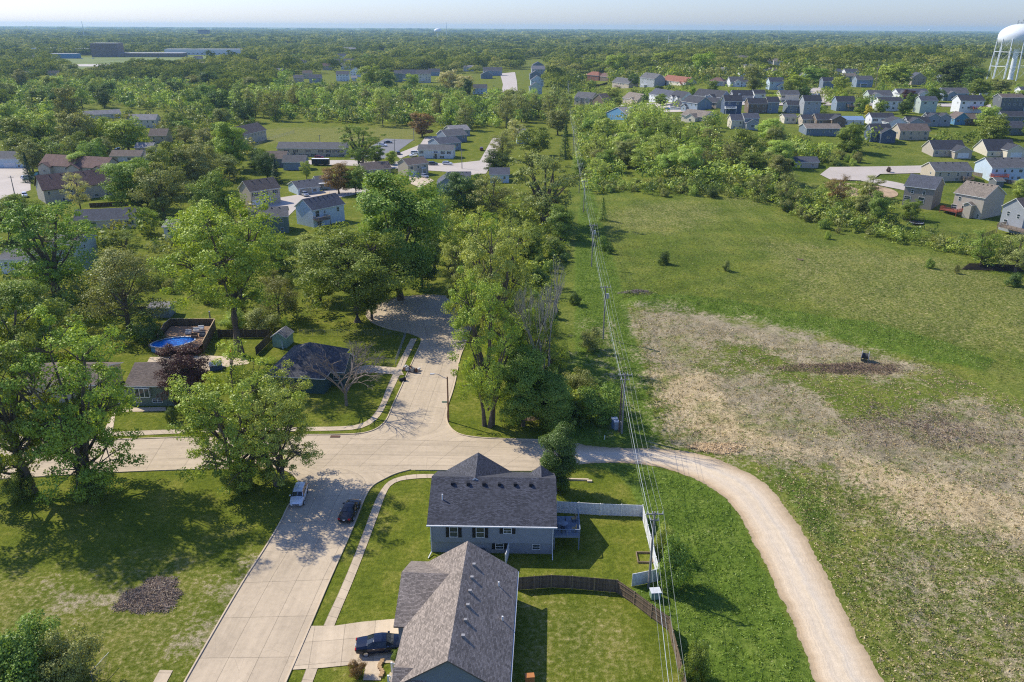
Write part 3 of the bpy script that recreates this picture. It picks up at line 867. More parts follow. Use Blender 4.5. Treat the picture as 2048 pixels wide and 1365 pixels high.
# ------------------------------------------------------------------ houses
WALL = {k: siding('siding_' + k, c) for k, c in {
    'white': (0.74, 0.75, 0.76), 'cream': (0.66, 0.6, 0.48), 'tan': (0.5, 0.43, 0.33), 'beige': (0.46, 0.41, 0.34), 'grey': (0.34, 0.36, 0.38),
    'bluegrey': (0.25, 0.31, 0.38), 'slate': (0.18, 0.22, 0.27), 'navy': (0.09, 0.12, 0.18), 'brown': (0.2, 0.15, 0.11), 'green': (0.16, 0.21, 0.18),
    'sage': (0.45, 0.52, 0.46), 'ltblue': (0.52, 0.62, 0.7), 'taupe': (0.27, 0.24, 0.21), 'brick': (0.3, 0.13, 0.09), 'darkgrey': (0.15, 0.16, 0.17), 'blue': (0.12, 0.28, 0.45)}.items()}
ROOF = {k: shingle('shingle_' + k, c) for k, c in {
    'char': (0.055, 0.058, 0.07), 'grey': (0.12, 0.12, 0.125), 'brown': (0.16, 0.125, 0.105), 'redbrown': (0.17, 0.1, 0.085), 'tan': (0.22, 0.185, 0.15),
    'slate': (0.085, 0.092, 0.115), 'red': (0.27, 0.11, 0.07), 'light': (0.25, 0.24, 0.24), 'weathered': (0.215, 0.18, 0.16)}.items()}
BLACKP = paint('black_paint', (0.015, 0.015, 0.02), 0.5)
GARAGE = siding('garage_door_white', (0.72, 0.73, 0.74), 0.5)
GARTAN = siding('garage_door_tan', (0.5, 0.45, 0.37), 0.5)
DARKDOOR = paint('dark_door', (0.06, 0.05, 0.05), 0.5)
FOUND = paint('foundation', (0.32, 0.3, 0.28), 0.9)
METALR = paint('metal_roof', (0.3, 0.42, 0.55), 0.35, 0.3)
BRICKW = shingle('brick_wall', (0.24, 0.11, 0.08), 1.3, 0.22, 0.08)

def block(w, r, x0, x1, y0, y1, H, rise, ridge='x', ov=0.42, hip=False, zb=-0.8, flat=False, wmi=0, th=0.16):
    if flat:
        w.box(x0, x1, y0, y1, zb, H, wmi)
        r.box(x0 - .15, x1 + .15, y0 - .15, y1 + .15, H, H + .3, 0)
        return
    def S(x, y):  # swap axes for ridge along y
        return (x, y) if ridge == 'x' else (y, x)
    a0, a1, b0, b1 = (x0, x1, y0, y1) if ridge == 'x' else (y0, y1, x0, x1)
    def pt(a, b, z):
        x, y = S(a, b); return (x, y, z)
    bm_ = (b0 + b1) / 2
    fl = (lambda q: q) if ridge == 'x' else (lambda q: q[::-1])
    w.poly(fl([pt(a0, b0, zb), pt(a1, b0, zb), pt(a1, b0, H), pt(a0, b0, H)]), wmi)
    w.poly(fl([pt(a1, b1, zb), pt(a0, b1, zb), pt(a0, b1, H), pt(a1, b1, H)]), wmi)
    top0 = [] if hip else [pt(a0, bm_, H + rise - 0.02)]
    top1 = [] if hip else [pt(a1, bm_, H + rise - 0.02)]
    w.poly(fl([pt(a0, b1, zb), pt(a0, b0, zb), pt(a0, b0, H)] + top0 + [pt(a0, b1, H)]), wmi)
    w.poly(fl([pt(a1, b0, zb), pt(a1, b1, zb), pt(a1, b1, H)] + top1 + [pt(a1, b0, H)]), wmi)
    sl = rise / ((b1 - b0) / 2)
    zE = H - ov * sl
    e0, e1, f0, f1 = a0 - ov, a1 + ov, b0 - ov, b1 + ov
    zR = H + rise
    hp = ((b1 - b0) / 2 + ov) if hip else 0.0
    hp = min(hp, (e1 - e0) / 2 - 0.05)
    r0, r1 = e0 + hp, e1 - hp
    up = th
    # top
    r.poly(fl([pt(e0, f0, zE + up), pt(e1, f0, zE + up), pt(r1, bm_, zR + up), pt(r0, bm_, zR + up)]), 0)
    r.poly(fl([pt(e1, f1, zE + up), pt(e0, f1, zE + up), pt(r0, bm_, zR + up), pt(r1, bm_, zR + up)]), 0)
    if hip:
        r.poly(fl([pt(e0, f1, zE + up), pt(e0, f0, zE + up), pt(r0, bm_, zR + up)]), 0)
        r.poly(fl([pt(e1, f0, zE + up), pt(e1, f1, zE + up), pt(r1, bm_, zR + up)]), 0)
        r.poly(fl([pt(e0, f0, zE), pt(e0, f1, zE), pt(e1, f1, zE), pt(e1, f0, zE)]), 1)
        for q in (((e0, f0), (e1, f0)), ((e1, f0), (e1, f1)), ((e1, f1), (e0, f1)), ((e0, f1), (e0, f0))):
            r.poly(fl([pt(*q[0], zE), pt(*q[1], zE), pt(*q[1], zE + up), pt(*q[0], zE + up)]), 1)
    else:
        # underside
        r.poly(fl([pt(e1, f0, zE), pt(e0, f0, zE), pt(e0, bm_, zR), pt(e1, bm_, zR)]), 1)
        r.poly(fl([pt(e0, f1, zE), pt(e1, f1, zE), pt(e1, bm_, zR), pt(e0, bm_, zR)]), 1)
        for e, s_ in ((e0, 1), (e1, -1)):
            q = [pt(e, f0, zE + up), pt(e, f0, zE), pt(e, bm_, zR), pt(e, bm_, zR + up)]
            r.poly(q if s_ < 0 else q[::-1], 1)
            q = [pt(e, f1, zE), pt(e, f1, zE + up), pt(e, bm_, zR + up), pt(e, bm_, zR)]
            r.poly(q if s_ < 0 else q[::-1], 1)
        r.poly(fl([pt(e0, f0, zE), pt(e1, f0, zE), pt(e1, f0, zE + up), pt(e0, f0, zE + up)]), 1)
        r.poly(fl([pt(e1, f1, zE), pt(e0, f1, zE), pt(e0, f1, zE + up), pt(e1, f1, zE + up)]), 1)

WINC = {}
def win_mesh(w, h, frame=FRAME, split='h'):
    k = (round(w, 2), round(h, 2), frame.name, split)
    if k in WINC: return WINC[k]
    f = MB(); t = 0.07
    f.box(-w / 2, w / 2, -.06, 0.01, -h / 2, -h / 2 + t); f.box(-w / 2, w / 2, -.06, 0.01, h / 2 - t, h / 2)
    f.box(-w / 2, -w / 2 + t, -.058, 0.01, -h / 2 + t, h / 2 - t); f.box(w / 2 - t, w / 2, -.058, 0.01, -h / 2 + t, h / 2 - t)
    if split == 'h': f.box(-w / 2 + t, w / 2 - t, -.05, 0.01, -.03, .03)
    elif split == 'v': f.box(-.04, .04, -.05, 0.01, -h / 2 + t, h / 2 - t)
    fm = f.mesh('window', frame)
    g_ = MB(); g_.poly([(-w / 2 + t, -.02, -h / 2 + t), (w / 2 - t, -.02, -h / 2 + t), (w / 2 - t, -.02, h / 2 - t), (-w / 2 + t, -.02, h / 2 - t)])
    gm = g_.mesh('pane', GLASS)
    f.poly([tuple(p) for p in g_.v], 1)
    cm = f.mesh('window', [frame, GLASS])
    WINC[k] = (fm, gm, cm)
    return WINC[k]
FACE = {'f': 0.0, 'l': -math.pi / 2, 'r': math.pi / 2, 'b': math.pi}
def add_win(root, face, x, y, z, w, h, near=False, shutters=None, frame=FRAME, split='h'):
    fm, gm, cm = win_mesh(w, h, frame, split)
    o = bpy.data.objects.new('window', fm if near else cm); COL.objects.link(o); o.parent = root
    o.location = (x, y, z); o.rotation_euler = (0, 0, FACE[face])
    if near:
        q = bpy.data.objects.new('pane', gm); COL.objects.link(q); q.parent = o
    if shutters:
        k = ('sh', round(h, 2), shutters.name)
        if k not in WINC: WINC[k] = MB().box(-.2, .2, -.05, 0.01, -h / 2, h / 2).mesh('shutter', shutters)
        for s_ in (-1, 1):
            q = bpy.data.objects.new('shutter', WINC[k]); COL.objects.link(q); q.parent = root
            dx = s_ * (w / 2 + .22); c, s2 = math.cos(FACE[face]), math.sin(FACE[face])
            q.location = (x + dx * c, y + dx * s2, z); q.rotation_euler = (0, 0, FACE[face])
    return o

def add_garage(root, x, y, w=4.8, h=2.2, mat=GARAGE, face='f', z=0.0):
    k = ('g', round(w, 1), mat.name)
    if k not in WINC: WINC[k] = MB().box(-w / 2, w / 2, -.05, 0.01, 0, h).mesh('garage_door', mat)
    o = bpy.data.objects.new('garage_door', WINC[k]); COL.objects.link(o); o.parent = root
    o.location = (x, y, z); o.rotation_euler = (0, 0, FACE[face])
def add_door(root, x, y, z=0.0, mat=DARKDOOR, face='f'):
    k = ('d', mat.name)
    if k not in WINC: WINC[k] = MB().box(-.48, .48, -.05, 0.01, 0, 2.05).mesh('door', mat)
    o = bpy.data.objects.new('door', WINC[k]); COL.objects.link(o); o.parent = root
    o.location = (x, y, z); o.rotation_euler = (0, 0, FACE[face])

def rise_fix(x): return x
def H(label, x0, x1, yr, ye, yb, wall, roof, yb1=None, D=None, ridge='x', group=None, wins=None, gar=None, wing=None, chim=None,
      door=None, shut=None, lwin=1, trim=WHITE, hip=False, cat='house', name='house', near=False, porch=None, seed=None, rmin=1.0, wallmat=None, roofmat=None, deck=None, vents=0):
    """a building from the foot of its front wall (pixels), eave row, ridge row"""
    rs = random.Random(seed if seed is not None else hash((x0, ye)) % 9999)
    A = P(x0, yb); B = P(x1, yb1 if yb1 is not None else yb)
    zb = min(A.z, B.z)
    v = B - A; v.z = 0; L_ = v.length; v.normalize()
    n = Vector((-v.y, v.x, 0))
    Hh = max(2.3, h_at(Vector((A.x, A.y, zb)), ye)) + 0.12
    D = D or max(7.5, min(0.62 * L_, 11))
    mid = (A + B) / 2; mid.z = zb
    root = empty(name, mid, math.atan2(v.y, v.x), label, cat, group or 'suburban houses')
    W, Rf = MB(), MB()
    if ridge == 'x':
        rise = h_at(mid + n * (D / 2), yr) - Hh
    else:
        rise = h_at(mid, yr) - Hh
    span = D if ridge == 'x' else L_
    rise = min(max(rise, 0.16 * span), 0.38 * span, 4.6) if not hip else min(max(rise, 0.15 * span), 0.33 * span)
    block(W, Rf, -L_ / 2, L_ / 2, 0, D, Hh, rise, ridge, hip=hip)
    gx0 = None
    if wing:      # projecting gabled wing on the front: (centre fraction, width m, depth m, height m, kind)
        for wg in (wing if isinstance(wing, list) else [wing]):
            u, ww, wd, wh, wk = wg
            cx = -L_ / 2 + u * L_
            block(W, Rf, cx - ww / 2, cx + ww / 2, -wd, D * 0.45, wh, ww * 0.27, 'y', hip=hip)
            if wk == 'g': add_garage(root, cx, -wd, min(ww - 1.2, 4.9), 2.2, GARAGE)
            elif wk == 'w': add_win(root, 'f', cx, -wd, wh * 0.55, 1.5, 1.2, near, shut)
    W.build('wall', wallmat or WALL[wall], root)
    ro = Rf.build('roof', [roofmat or ROOF[roof], trim], root)
    st = 1 if Hh < 4.0 else 2
    if Hh > 7.6: st = 3
    if wins is None:
        k = max(2, int(L_ / 3.3)); wins = []
        for s_ in range(st):
            zc = Hh - 1.35 - s_ * 2.65
            if zc < 0.7: zc = 0.75
            for i in range(k):
                if rs.random() < 0.17: continue
                wins.append(((i + 0.5) / k + rs.uniform(-.02, .02), zc, rs.choice((0.95, 1.0, 1.5)), 1.25 if st < 2 or s_ < st - 1 else 1.05))
    used = []
    if gar: used.append((gar[0], gar[1]))
    if wing:
        for wg in (wing if isinstance(wing, list) else [wing]): used.append((wg[0], wg[1] + 0.5))
    for (u, z, w, h) in wins:
        if any(abs(u - a) * L_ < b / 2 + w / 2 and (a, b) not in ([(gar[0], gar[1])] if gar and z > 2.9 else []) for a, b in used): continue
        add_win(root, 'f', -L_ / 2 + u * L_, 0, z, w, h, near, shut)
    if gar:
        add_garage(root, -L_ / 2 + gar[0] * L_, 0, gar[1], 2.15, gar[2] if len(gar) > 2 else GARAGE)
    if door is not None: add_door(root, -L_ / 2 + door * L_, 0, 0.1)
    sx = -L_ / 2 if mid.x > 0 else L_ / 2
    for i in range(lwin):
        add_win(root, 'l' if mid.x > 0 else 'r', sx, D * (0.3 + 0.4 * i), Hh - 1.3 - (2.6 if (st > 1 and i % 2) else 0), 0.9, 1.1, near)
    if chim is not None:
        cx = -L_ / 2 + chim * L_
        MB().box(cx - .5, cx + .5, D / 2 + .3, D / 2 + 1.2, Hh * 0.6, Hh + rise + 1.0).build('chimney', WALL['grey'] if wall != 'brick' else BRICKW, ro)
    for i in range(vents):
        cx = -L_ / 2 + L_ * (i + 1) / (vents + 1); yy = D / 2 - 0.7 if ridge == 'x' else 1.5
        zz = Hh + rise * (1 - 0.7 / (D / 2)) + .16
        MB().box(cx - .16, cx + .16, yy - .16, yy + .16, zz - .1, zz + .22).build('roof_vent', BLACKP, ro)
    if porch:
        u, pw, pd, ph = porch
        cx = -L_ / 2 + u * L_
        pm = MB().box(cx - pw / 2, cx + pw / 2, -pd, -.01, ph, ph + .18)
        for s_ in (-1, 1): pm.box(cx + s_ * (pw / 2 - .15) - .08, cx + s_ * (pw / 2 - .15) + .08, -pd + .06, -pd + .22, -.3, ph)
        pm.build('porch', trim, root)
    if deck:
        u, dw, dd_, dz, dm = deck
        cx = -L_ / 2 + u * L_
        deck_parts(root, cx - dw / 2, cx + dw / 2, -dd_, -.02, dz, dm)
    return root, L_, D, Hh, rise

def deck_parts(root, x0, x1, y0, y1, z, m, sides='flr', name='deck'):
    d = MB().box(x0, x1, y0, y1, z - .22, z)
    for x in (x0 + .08, x1 - .08):
        for y in (y0 + .08,): d.box(x - .07, x + .07, y - .07, y + .07, -.4, z - .22)
    do = d.build(name, m, root)
    r = MB()
    def rail(p, q):
        p, q = Vector(p), Vector(q); Lr = (q - p).length
        r.bar(p + Vector((0, 0, 1.0)), q + Vector((0, 0, 1.0)), .12, .05)
        r.bar(p + Vector((0, 0, .1)), q + Vector((0, 0, .1)), .05, .05)
        k = max(2, int(Lr / 0.16))
        for i in range(k + 1):
            c = p.lerp(q, i / k); w_ = .09 if i % 10 == 0 else .035
            r.box(c.x - w_ / 2, c.x + w_ / 2, c.y - w_ / 2, c.y + w_ / 2, z + .02, z + 1.0)
    if 'f' in sides: rail((x0, y0, z), (x1, y0, z))
    if 'l' in sides: rail((x0, y0 + .13, z), (x0, y1, z))
    if 'r' in sides: rail((x1, y0 + .13, z), (x1, y1, z))
    r.build('railing', m, do)

# ------------------------------------------------------------------ vehicles
TYRE = paint('tyre', (0.02, 0.02, 0.02), 0.85)
RIM = paint('rim', (0.55, 0.56, 0.58), 0.3, 0.7)
CGL = glassy('car_glass', (0.012, 0.016, 0.02), 0.04)
HEADL = paint('headlight', (0.7, 0.72, 0.75), 0.15)
TAILL = paint('tail_light', (0.4, 0.015, 0.015), 0.2)
PLATE = paint('plate', (0.6, 0.62, 0.65), 0.4)
CHROME = paint('chrome', (0.65, 0.66, 0.68), 0.15, 0.9)
def carpaint(name, col, metal=0.2):
    m = paint('paint_' + name, col, 0.25, metal, 0.03, 1.0, 0.35)
    b = m.node_tree.nodes['Principled BSDF']
    b.inputs['Coat Weight'].default_value = 0.35; b.inputs['Coat Roughness'].default_value = 0.05
    return m
CP = {'white': carpaint('white', (0.75, 0.77, 0.8)), 'black': carpaint('black', (0.012, 0.012, 0.016)), 'navy': carpaint('navy', (0.006, 0.013, 0.036)),
      'silver': carpaint('silver', (0.42, 0.44, 0.47), .5), 'red': carpaint('red', (0.28, 0.02, 0.02)), 'grey': carpaint('grey', (0.1, 0.11, 0.12), .4),
      'teal': carpaint('teal', (0.08, 0.3, 0.36)), 'maroon': carpaint('maroon', (0.12, 0.02, 0.02)), 'blue': carpaint('blue', (0.05, 0.13, 0.3))}
ST = {
 'sedan': [(-2.42, .66, .38, .62, .70, .55), (-2.3, .84, .26, .88, .98, .66), (-1.72, .91, .2, .93, 1.06, .7), (-1.3, .925, .2, .95, 1.12, .68), (-.62, .93, .2, .95, 1.42, .58), (0.1, .93, .2, .95, 1.46, .6),
           (.52, .93, .2, .95, 1.40, .6), (1.22, .92, .2, .96, 1.02, .72), (1.85, .9, .22, .88, .93, .68), (2.28, .8, .28, .7, .76, .58), (2.42, .62, .36, .55, .58, .5)],
 'wagon': [(-2.3, .68, .4, .7, .8, .6), (-2.24, .84, .28, .92, 1.1, .66), (-2.05, .88, .22, .97, 1.38, .62), (-1.4, .9, .2, .97, 1.52, .62), (-.5, .91, .2, .97, 1.56, .62), (0.2, .91, .2, .97, 1.55, .62),
           (.5, .91, .2, .97, 1.48, .62), (1.18, .9, .2, .97, 1.06, .7), (1.75, .88, .22, .9, .98, .66), (2.16, .8, .28, .72, .8, .58), (2.3, .64, .36, .58, .6, .5)],
 'suv': [(-2.35, .74, .45, .8, .9, .7), (-2.3, .88, .35, 1.05, 1.25, .7), (-2.15, .92, .3, 1.1, 1.62, .66), (-1.4, .94, .28, 1.1, 1.74, .68), (-.5, .95, .28, 1.1, 1.77, .68), (0.2, .95, .28, 1.1, 1.76, .68),
         (.5, .95, .28, 1.1, 1.68, .67), (1.15, .94, .28, 1.12, 1.18, .76), (1.8, .92, .3, 1.05, 1.12, .72), (2.2, .86, .36, .85, .95, .66), (2.35, .7, .45, .7, .72, .6)],
}
CARM = {}
def car_meshes(typ):
    if typ in CARM: return CARM[typ]
    st = ST[typ]; secs = []
    for (x, w, zl, zb, zt, wt) in st:
        h = [(w * .82, zl), (w * .97, zl + .12), (w, (zl + zb) / 2 + .05), (w * .985, zb - .06), (w * .95, zb), (wt, zt), (wt * .55, zt + .035), (0, zt + .045)]
        secs.append([(x, -a, b_) for a, b_ in h] + [(x, a, b_) for a, b_ in h[-2::-1]])
    b = MB(); K = len(secs[0])
    for s_ in secs: b.v += s_
    for i in range(len(secs) - 1):
        for k in range(K - 1):
            b.f.append((i * K + k, (i + 1) * K + k, (i + 1) * K + k + 1, i * K + k + 1)); b.m.append(0)
        b.f.append((i * K + K - 1, (i + 1) * K + K - 1, (i + 1) * K, i * K)); b.m.append(0)
    b.f.append(tuple(range(K))[::-1]); b.m.append(0)
    b.f.append(tuple((len(secs) - 1) * K + k for k in range(K))); b.m.append(0)
    # dark wheel arches proud of the sill
    body = b.mesh('body', CP['white'], smooth=False)
    g_ = MB()
    def inset(q, ax=.08, ay=.12, off=.012):
        q = [Vector(p) for p in q]; c = sum(q, Vector()) / 4
        nn = (q[1] - q[0]).cross(q[3] - q[0]).normalized()
        if nn.dot(c - Vector((0, 0, .8))) < 0: nn = -nn
        def bl(u, v): return (q[0] * (1 - u) + q[1] * u) * (1 - v) + (q[3] * (1 - u) + q[2] * u) * v
        g_.poly([bl(ax, ay) + nn * off, bl(1 - ax, ay) + nn * off, bl(1 - ax, 1 - ay) + nn * off, bl(ax, 1 - ay) + nn * off])
    r0 = 3 if typ == 'sedan' else 2
    rng_side = range(r0, 7)
    for i in rng_side:
        for sgn in (0, 1):
            k = 4 if sgn == 0 else K - 6
            inset([secs[i][k], secs[i + 1][k], secs[i + 1][k + 1], secs[i][k + 1]], .03 if i not in (4,) else .06, .1)
    for (i, j) in ((6, 7), ((3, 4) if typ == 'sedan' else (1, 2))):
        q = [secs[i][5], secs[j][5], secs[j][K - 6], secs[i][K - 6]]
        mi_, mj_ = secs[i][7], secs[j][7]
        for h0, h1 in ((5, 7), (7, 9)):
            inset([secs[i][h0], secs[j][h0], secs[j][h1], secs[i][h1]], .07, .03, .03)
    win = g_.mesh('windows', CGL)
    wl = MB(); rr = .33 if typ != 'suv' else .37
    wl.lathe([(rr * .62, -.11), (rr * .95, -.11), (rr, -.07), (rr, .07), (rr * .95, .11), (rr * .62, .11)], 20)
    tyre = wl.mesh('wheel', TYRE)
    rm = MB()
    rm.lathe([(0.001, .09), (rr * .2, .095), (rr * .62, .075), (rr * .66, .10), (rr * .66, -.08), (0.001, -.08)], 20)
    rim = rm.mesh('rim', RIM)
    CARM[typ] = (body, win, tyre, rim, rr)
    return CARM[typ]
def car(label, pf, pr, col, typ='sedan', L_=4.7, detail=False, group='parked cars', loc=None, rz=None, z=0.0):
    body, win, tyre, rim, rr = car_meshes(typ)
    if loc is None:
        a, b = P(*pf), P(*pr); c = (a + b) / 2; rz = math.atan2(a.y - b.y, a.x - b.x)
        loc = (c.x, c.y, gz(c.x, c.y) * (1 if c.y > 230 else 0) + 0.04 + z)
    root = empty('car', loc, rz, label, 'car', group)
    s = L_ / 4.75
    for nm, m_ in (('body', body), ('windows', win)):
        o = bpy.data.objects.new(nm, m_); COL.objects.link(o); o.parent = root; o.scale = (s, s, s)
        if nm == 'body': o.material_slots[0].link = 'OBJECT'; o.material_slots[0].material = CP[col]
    x_f, x_r = 1.45 * s, -1.42 * s
    for x in (x_f, x_r):
        for sg in (-1, 1):
            o = bpy.data.objects.new('wheel', tyre); COL.objects.link(o); o.parent = root
            o.location = (x, sg * .84 * s, rr * s); o.rotation_euler = (-sg * math.pi / 2, 0, 0); o.scale = (s, s, s)
            q = bpy.data.objects.new('rim', rim); COL.objects.link(q); q.parent = o; q.location = (0, 0, .03)
    zl = .66 if typ != 'suv' else .85
    for sg in (-1, 1):
        MB().box(2.12 * s, 2.36 * s, sg * .62 * s - .17, sg * .62 * s + .17, zl * s - .08, zl * s + .07).build('headlight', HEADL, root)
        MB().box(-2.44 * s, -2.2 * s, sg * .66 * s - .16, sg * .66 * s + .16, zl * s + .05, zl * s + .22).build('tail_light', TAILL, root)
    if detail:
        MB().box(-2.47 * s, -2.4 * s, -.16, .16, .62 * s, .75 * s).build('licence_plate', PLATE, root)
        MB().box(2.33 * s, 2.43 * s, -.42, .42, .5 * s, .64 * s).build('grille', BLACKP, root)
        for sg in (-1, 1):
            MB().box(.62 * s, .82 * s, sg * 1.0 * s - .1, sg * 1.0 * s + .1, .98 * s, 1.13 * s).build('mirror', CP[col], root)
            for hx in (-.75, .3):
                MB().box(hx * s, hx * s + .2, sg * .945 * s - .015, sg * .945 * s + .015, .84 * s, .875 * s).build('door_handle', CHROME, root)
    return root

# ------------------------------------------------------------------ fences
WOODF = planks('fence_boards', (0.17, 0.125, 0.085), 0.14)
WOODD = planks('fence_boards_dark', (0.1, 0.075, 0.05), 0.14)
WOODG = planks('fence_boards_weathered', (0.3, 0.26, 0.21), 0.14)
VINYL = planks('white_vinyl', (0.72, 0.73, 0.74), 0.18, 0, 0.03)
WPOST = paint('wood_post', (0.24, 0.18, 0.12), 0.85, var=0.25)
GALV = paint('galvanised', (0.36, 0.37, 0.38), 0.4, 0.6)
DKMET = paint('dark_metal', (0.03, 0.03, 0.03), 0.5)
def fence(label, pts, h, style, group=None, seg=2.45, world_=False, name='fence'):
    w = [Vector(p) for p in pts] if world_ else [P(*p) for p in pts]
    root = empty(name, (w[0].x, w[0].y, 0), 0, label, 'fence', group)
    o0 = Vector((w[0].x, w[0].y, 0))
    pm = {'wood': WOODF, 'dark': WOODD, 'weathered': WOODG, 'vinyl': VINYL}.get(style)
    for a, b in zip(w, w[1:]):
        d = b - a; d.z = 0; n = max(1, round(d.length / seg))
        for i in range(n):
            p = a.lerp(b, i / n) - o0; q = a.lerp(b, (i + 1) / n) - o0
            zp = gz(p.x + o0.x, p.y + o0.y) if a.y > 230 or style == 'black' else 0.0
            p.z = q.z = zp
            dr = (q - p).normalized(); Tm = Matrix.Translation(p) @ Matrix.Rotation(math.atan2(dr.y, dr.x), 4, 'Z')
            Ls = (q - p).length
            m = MB()
            if style in ('wood', 'dark', 'weathered'):
                m.box(.06, Ls - .06, -.012, .012, .03, h, 0, Tm)
                for z in (.25, h * .55, h - .25): m.box(.06, Ls - .06, -.06, -.014, z - .045, z + .045, 0, Tm)
                m.build('panel', [pm], root)
                MB().box(-.055, .055, -.07, .04, -.2, h + .06, 0, Tm).build('post', WPOST, root)
            elif style == 'vinyl':
                m.box(.07, Ls - .07, -.02, .02, .05, h, 0, Tm); m.box(.07, Ls - .07, -.035, .035, h - .09, h + .03, 0, Tm); m.box(.07, Ls - .07, -.035, .035, .05, .18, 0, Tm)
                m.build('panel', pm, root)
                MB().box(-.065, .065, -.065, .065, -.2, h + .1, 0, Tm).build('post', WHITE, root)
            else:
                mat_ = GALV if style == 'chain' else DKMET
                m.box(0, Ls, -.02, .02, h - .04, h, 0, Tm)
                if style == 'chain':
                    k = int(Ls / .22)
                    for j in range(k):
                        x = j * Ls / k
                        for (xa, xb) in ((x, x + h * .8), (x + h * .8, x)):
                            if max(xa, xb) > Ls: continue
                            m.bar(Tm @ Vector((xa, 0, .03)), Tm @ Vector((xb, 0, h - .03)), .012)
                else:
                    m.box(0, Ls, -.015, .015, .12, .15, 0, Tm)
                    for j in range(int(Ls / .16)): m.box(j * .16 + .07, j * .16 + .09, -.01, .01, .05, h - .04, 0, Tm)
                m.build('panel', mat_, root)
                MB().tube([Tm @ Vector((0, 0, -.2)), Tm @ Vector((0, 0, h + .06))], .035, 6).build('post', mat_, root)
    return root

# ================================================================== THE TWO NEAR HOUSES
# ---- grey house behind: eave corners seen at rows 1043..1048
EH = 4.3
a = P(861, 1045.5, EH); b = P(1107, 1049.5, EH)
v = (b - a); v.z = 0; Lg = v.length
mid = (a + b) / 2; mid.z = 0
rzg = math.atan2(v.y, v.x)
W, Rf = MB(), MB()
gh = empty('house', mid, rzg, 'grey siding house with a wide dark charcoal roof and black shutters at the street corner', 'house', 'suburban houses')
Dg = 11.6; riseg = 2.75
x0, x1 = -Lg / 2, Lg / 2
block(W, Rf, x0, x1, 0, Dg, EH, riseg, 'x')
# lower storey is a little recessed: add the upper overhang band and the two hipped wings at the back
W.box(x0, x1, -.32, -.0, 1.75, EH - 0.02, 0)
block(W, Rf, x0 + .9, x0 + 9.3, Dg * .5, Dg * .5 + 5.6, EH + .1, 2.75, 'y')
block(W, Rf, x0 + 11.9, x0 + 15.0, Dg * .5, Dg * .5 + 3.2, 5.5, 1.25, 'y')
W.build('wall', siding('siding_near_grey', (0.3, 0.33, 0.37), 0.14), gh)
rf = Rf.build('roof', [shingle('shingle_near_char', (0.062, 0.064, 0.078), 1.75), WHITE], gh)
def rz_at(y): return EH + riseg * (y / (Dg / 2)) + .16
for i in range(6):
    xx = x0 + 2.3 + i * (Lg - 3.9) / 5.6; yy = Dg / 2 - 1.0
    MB().box(xx - .19, xx + .19, yy - .2, yy + .2, rz_at(yy) - .1, rz_at(yy) + .3).build('roof_vent', BLACKP, rf)
MB().tube([(x0 + 1.2, Dg * .24, rz_at(Dg * .24) - .1), (x0 + 1.2, Dg * .24, rz_at(Dg * .24) + .75)], .08, 8).build('vent_pipe', WHITE, rf)
gt = MB().box(x0 - .45, x1 + .45, -.56, -.45, EH - .22, EH - .07); gt.build('gutter', WHITE, gh)
for sx, kx in ((x0 + .05, -1.0), (x1 - .05, 0.0)):
    ds = MB(); ds.bar((sx, -.38, EH - .2), (sx, -.38, .35), .1); ds.bar((sx, -.38, .35), (sx + kx * .3, -1.3, .08), .1)
    ds.build('downspout', WHITE, gh)
for (u, z, w, h) in ((2.9, 3.25, 1.05, 1.5), (6.2, 3.25, 1.05, 1.5), (9.6, 3.55, 1.05, .85)):
    add_win(gh, 'f', x0 + u * Lg / 15.3, -.34, z, w, h, True, BLACKP)
for (u, z, w, h, sh) in ((8.6, 1.02, 1.05, .85, BLACKP), (13.2, 1.02, 1.0, .8, None)):
    add_win(gh, 'f', x0 + u * Lg / 15.3, 0, z, w, h, True, sh)
MB().box(-1.0, -.2, -.95, -.2, 0, .85).build('air_conditioner', paint('ac_unit', (0.08, 0.09, 0.1), .6), gh).location = (-.6, 0, 0)
DECKG = planks('deck_grey', (0.2, 0.25, 0.31), 0.14, 1, 0.15)
deck_parts(gh, x1 + .12, x1 + 3.3, .9, 5.2, 2.0, DECKG, 'fr')
# patio furniture on the deck (things of their own)
def chair_at(p, rz, label, m, group='patio chairs'):
    t = empty('patio_chair', p, rz, label, 'chair', group)
    MB().box(-.26, .26, -.26, .26, .38, .44).build('seat', m, t)
    MB().box(-.26, .26, .22, .28, .44, .95).build('backrest', m, t)
    for sx in (-.23, .23):
        for sy in (-.23, .23): MB().box(sx - .025, sx + .025, sy - .025, sy + .025, 0, .38).build('leg', DKMET, t)
    return t
Mg = Matrix.Translation(mid) @ Matrix.Rotation(rzg, 4, 'Z')
CUSH = paint('tan_cushion', (0.42, 0.32, 0.16), .8)
chair_at(Mg @ Vector((x1 + 2.7, 4.2, 2.0)), rzg - 1.3, 'tan cushioned patio chair at the far rail of the grey deck', CUSH)
chair_at(Mg @ Vector((x1 + 2.65, 2.0, 2.0)), rzg - 1.9, 'tan cushioned patio chair beside the near corner of the grey deck rail', CUSH)
t = empty('patio_table', Mg @ Vector((x1 + 1.3, 2.6, 2.0)), 0, 'round glass patio table on the grey deck behind the corner house', 'table')
MB().lathe([(0, .7), (.6, .7), (.6, .74), (0, .74)], 20).build('tabletop', glassy('table_glass', (0.08, 0.1, 0.12), .1), t)
MB().tube([(0, 0, 0), (0, 0, .7)], .04, 8).build('leg', DKMET, t)
for i, (nm_, an) in enumerate((('left', 0.2), ('near', -1.5), ('far', 1.7))):
    chair_at(Mg @ Vector((x1 + 1.3 + .95 * math.cos(an + 3.0), 2.6 + .8 * math.sin(an + 3.0), 2.0)), an, 'dark patio chair drawn up to the round glass table on the deck', DKMET, 'dark chairs round the glass patio table')

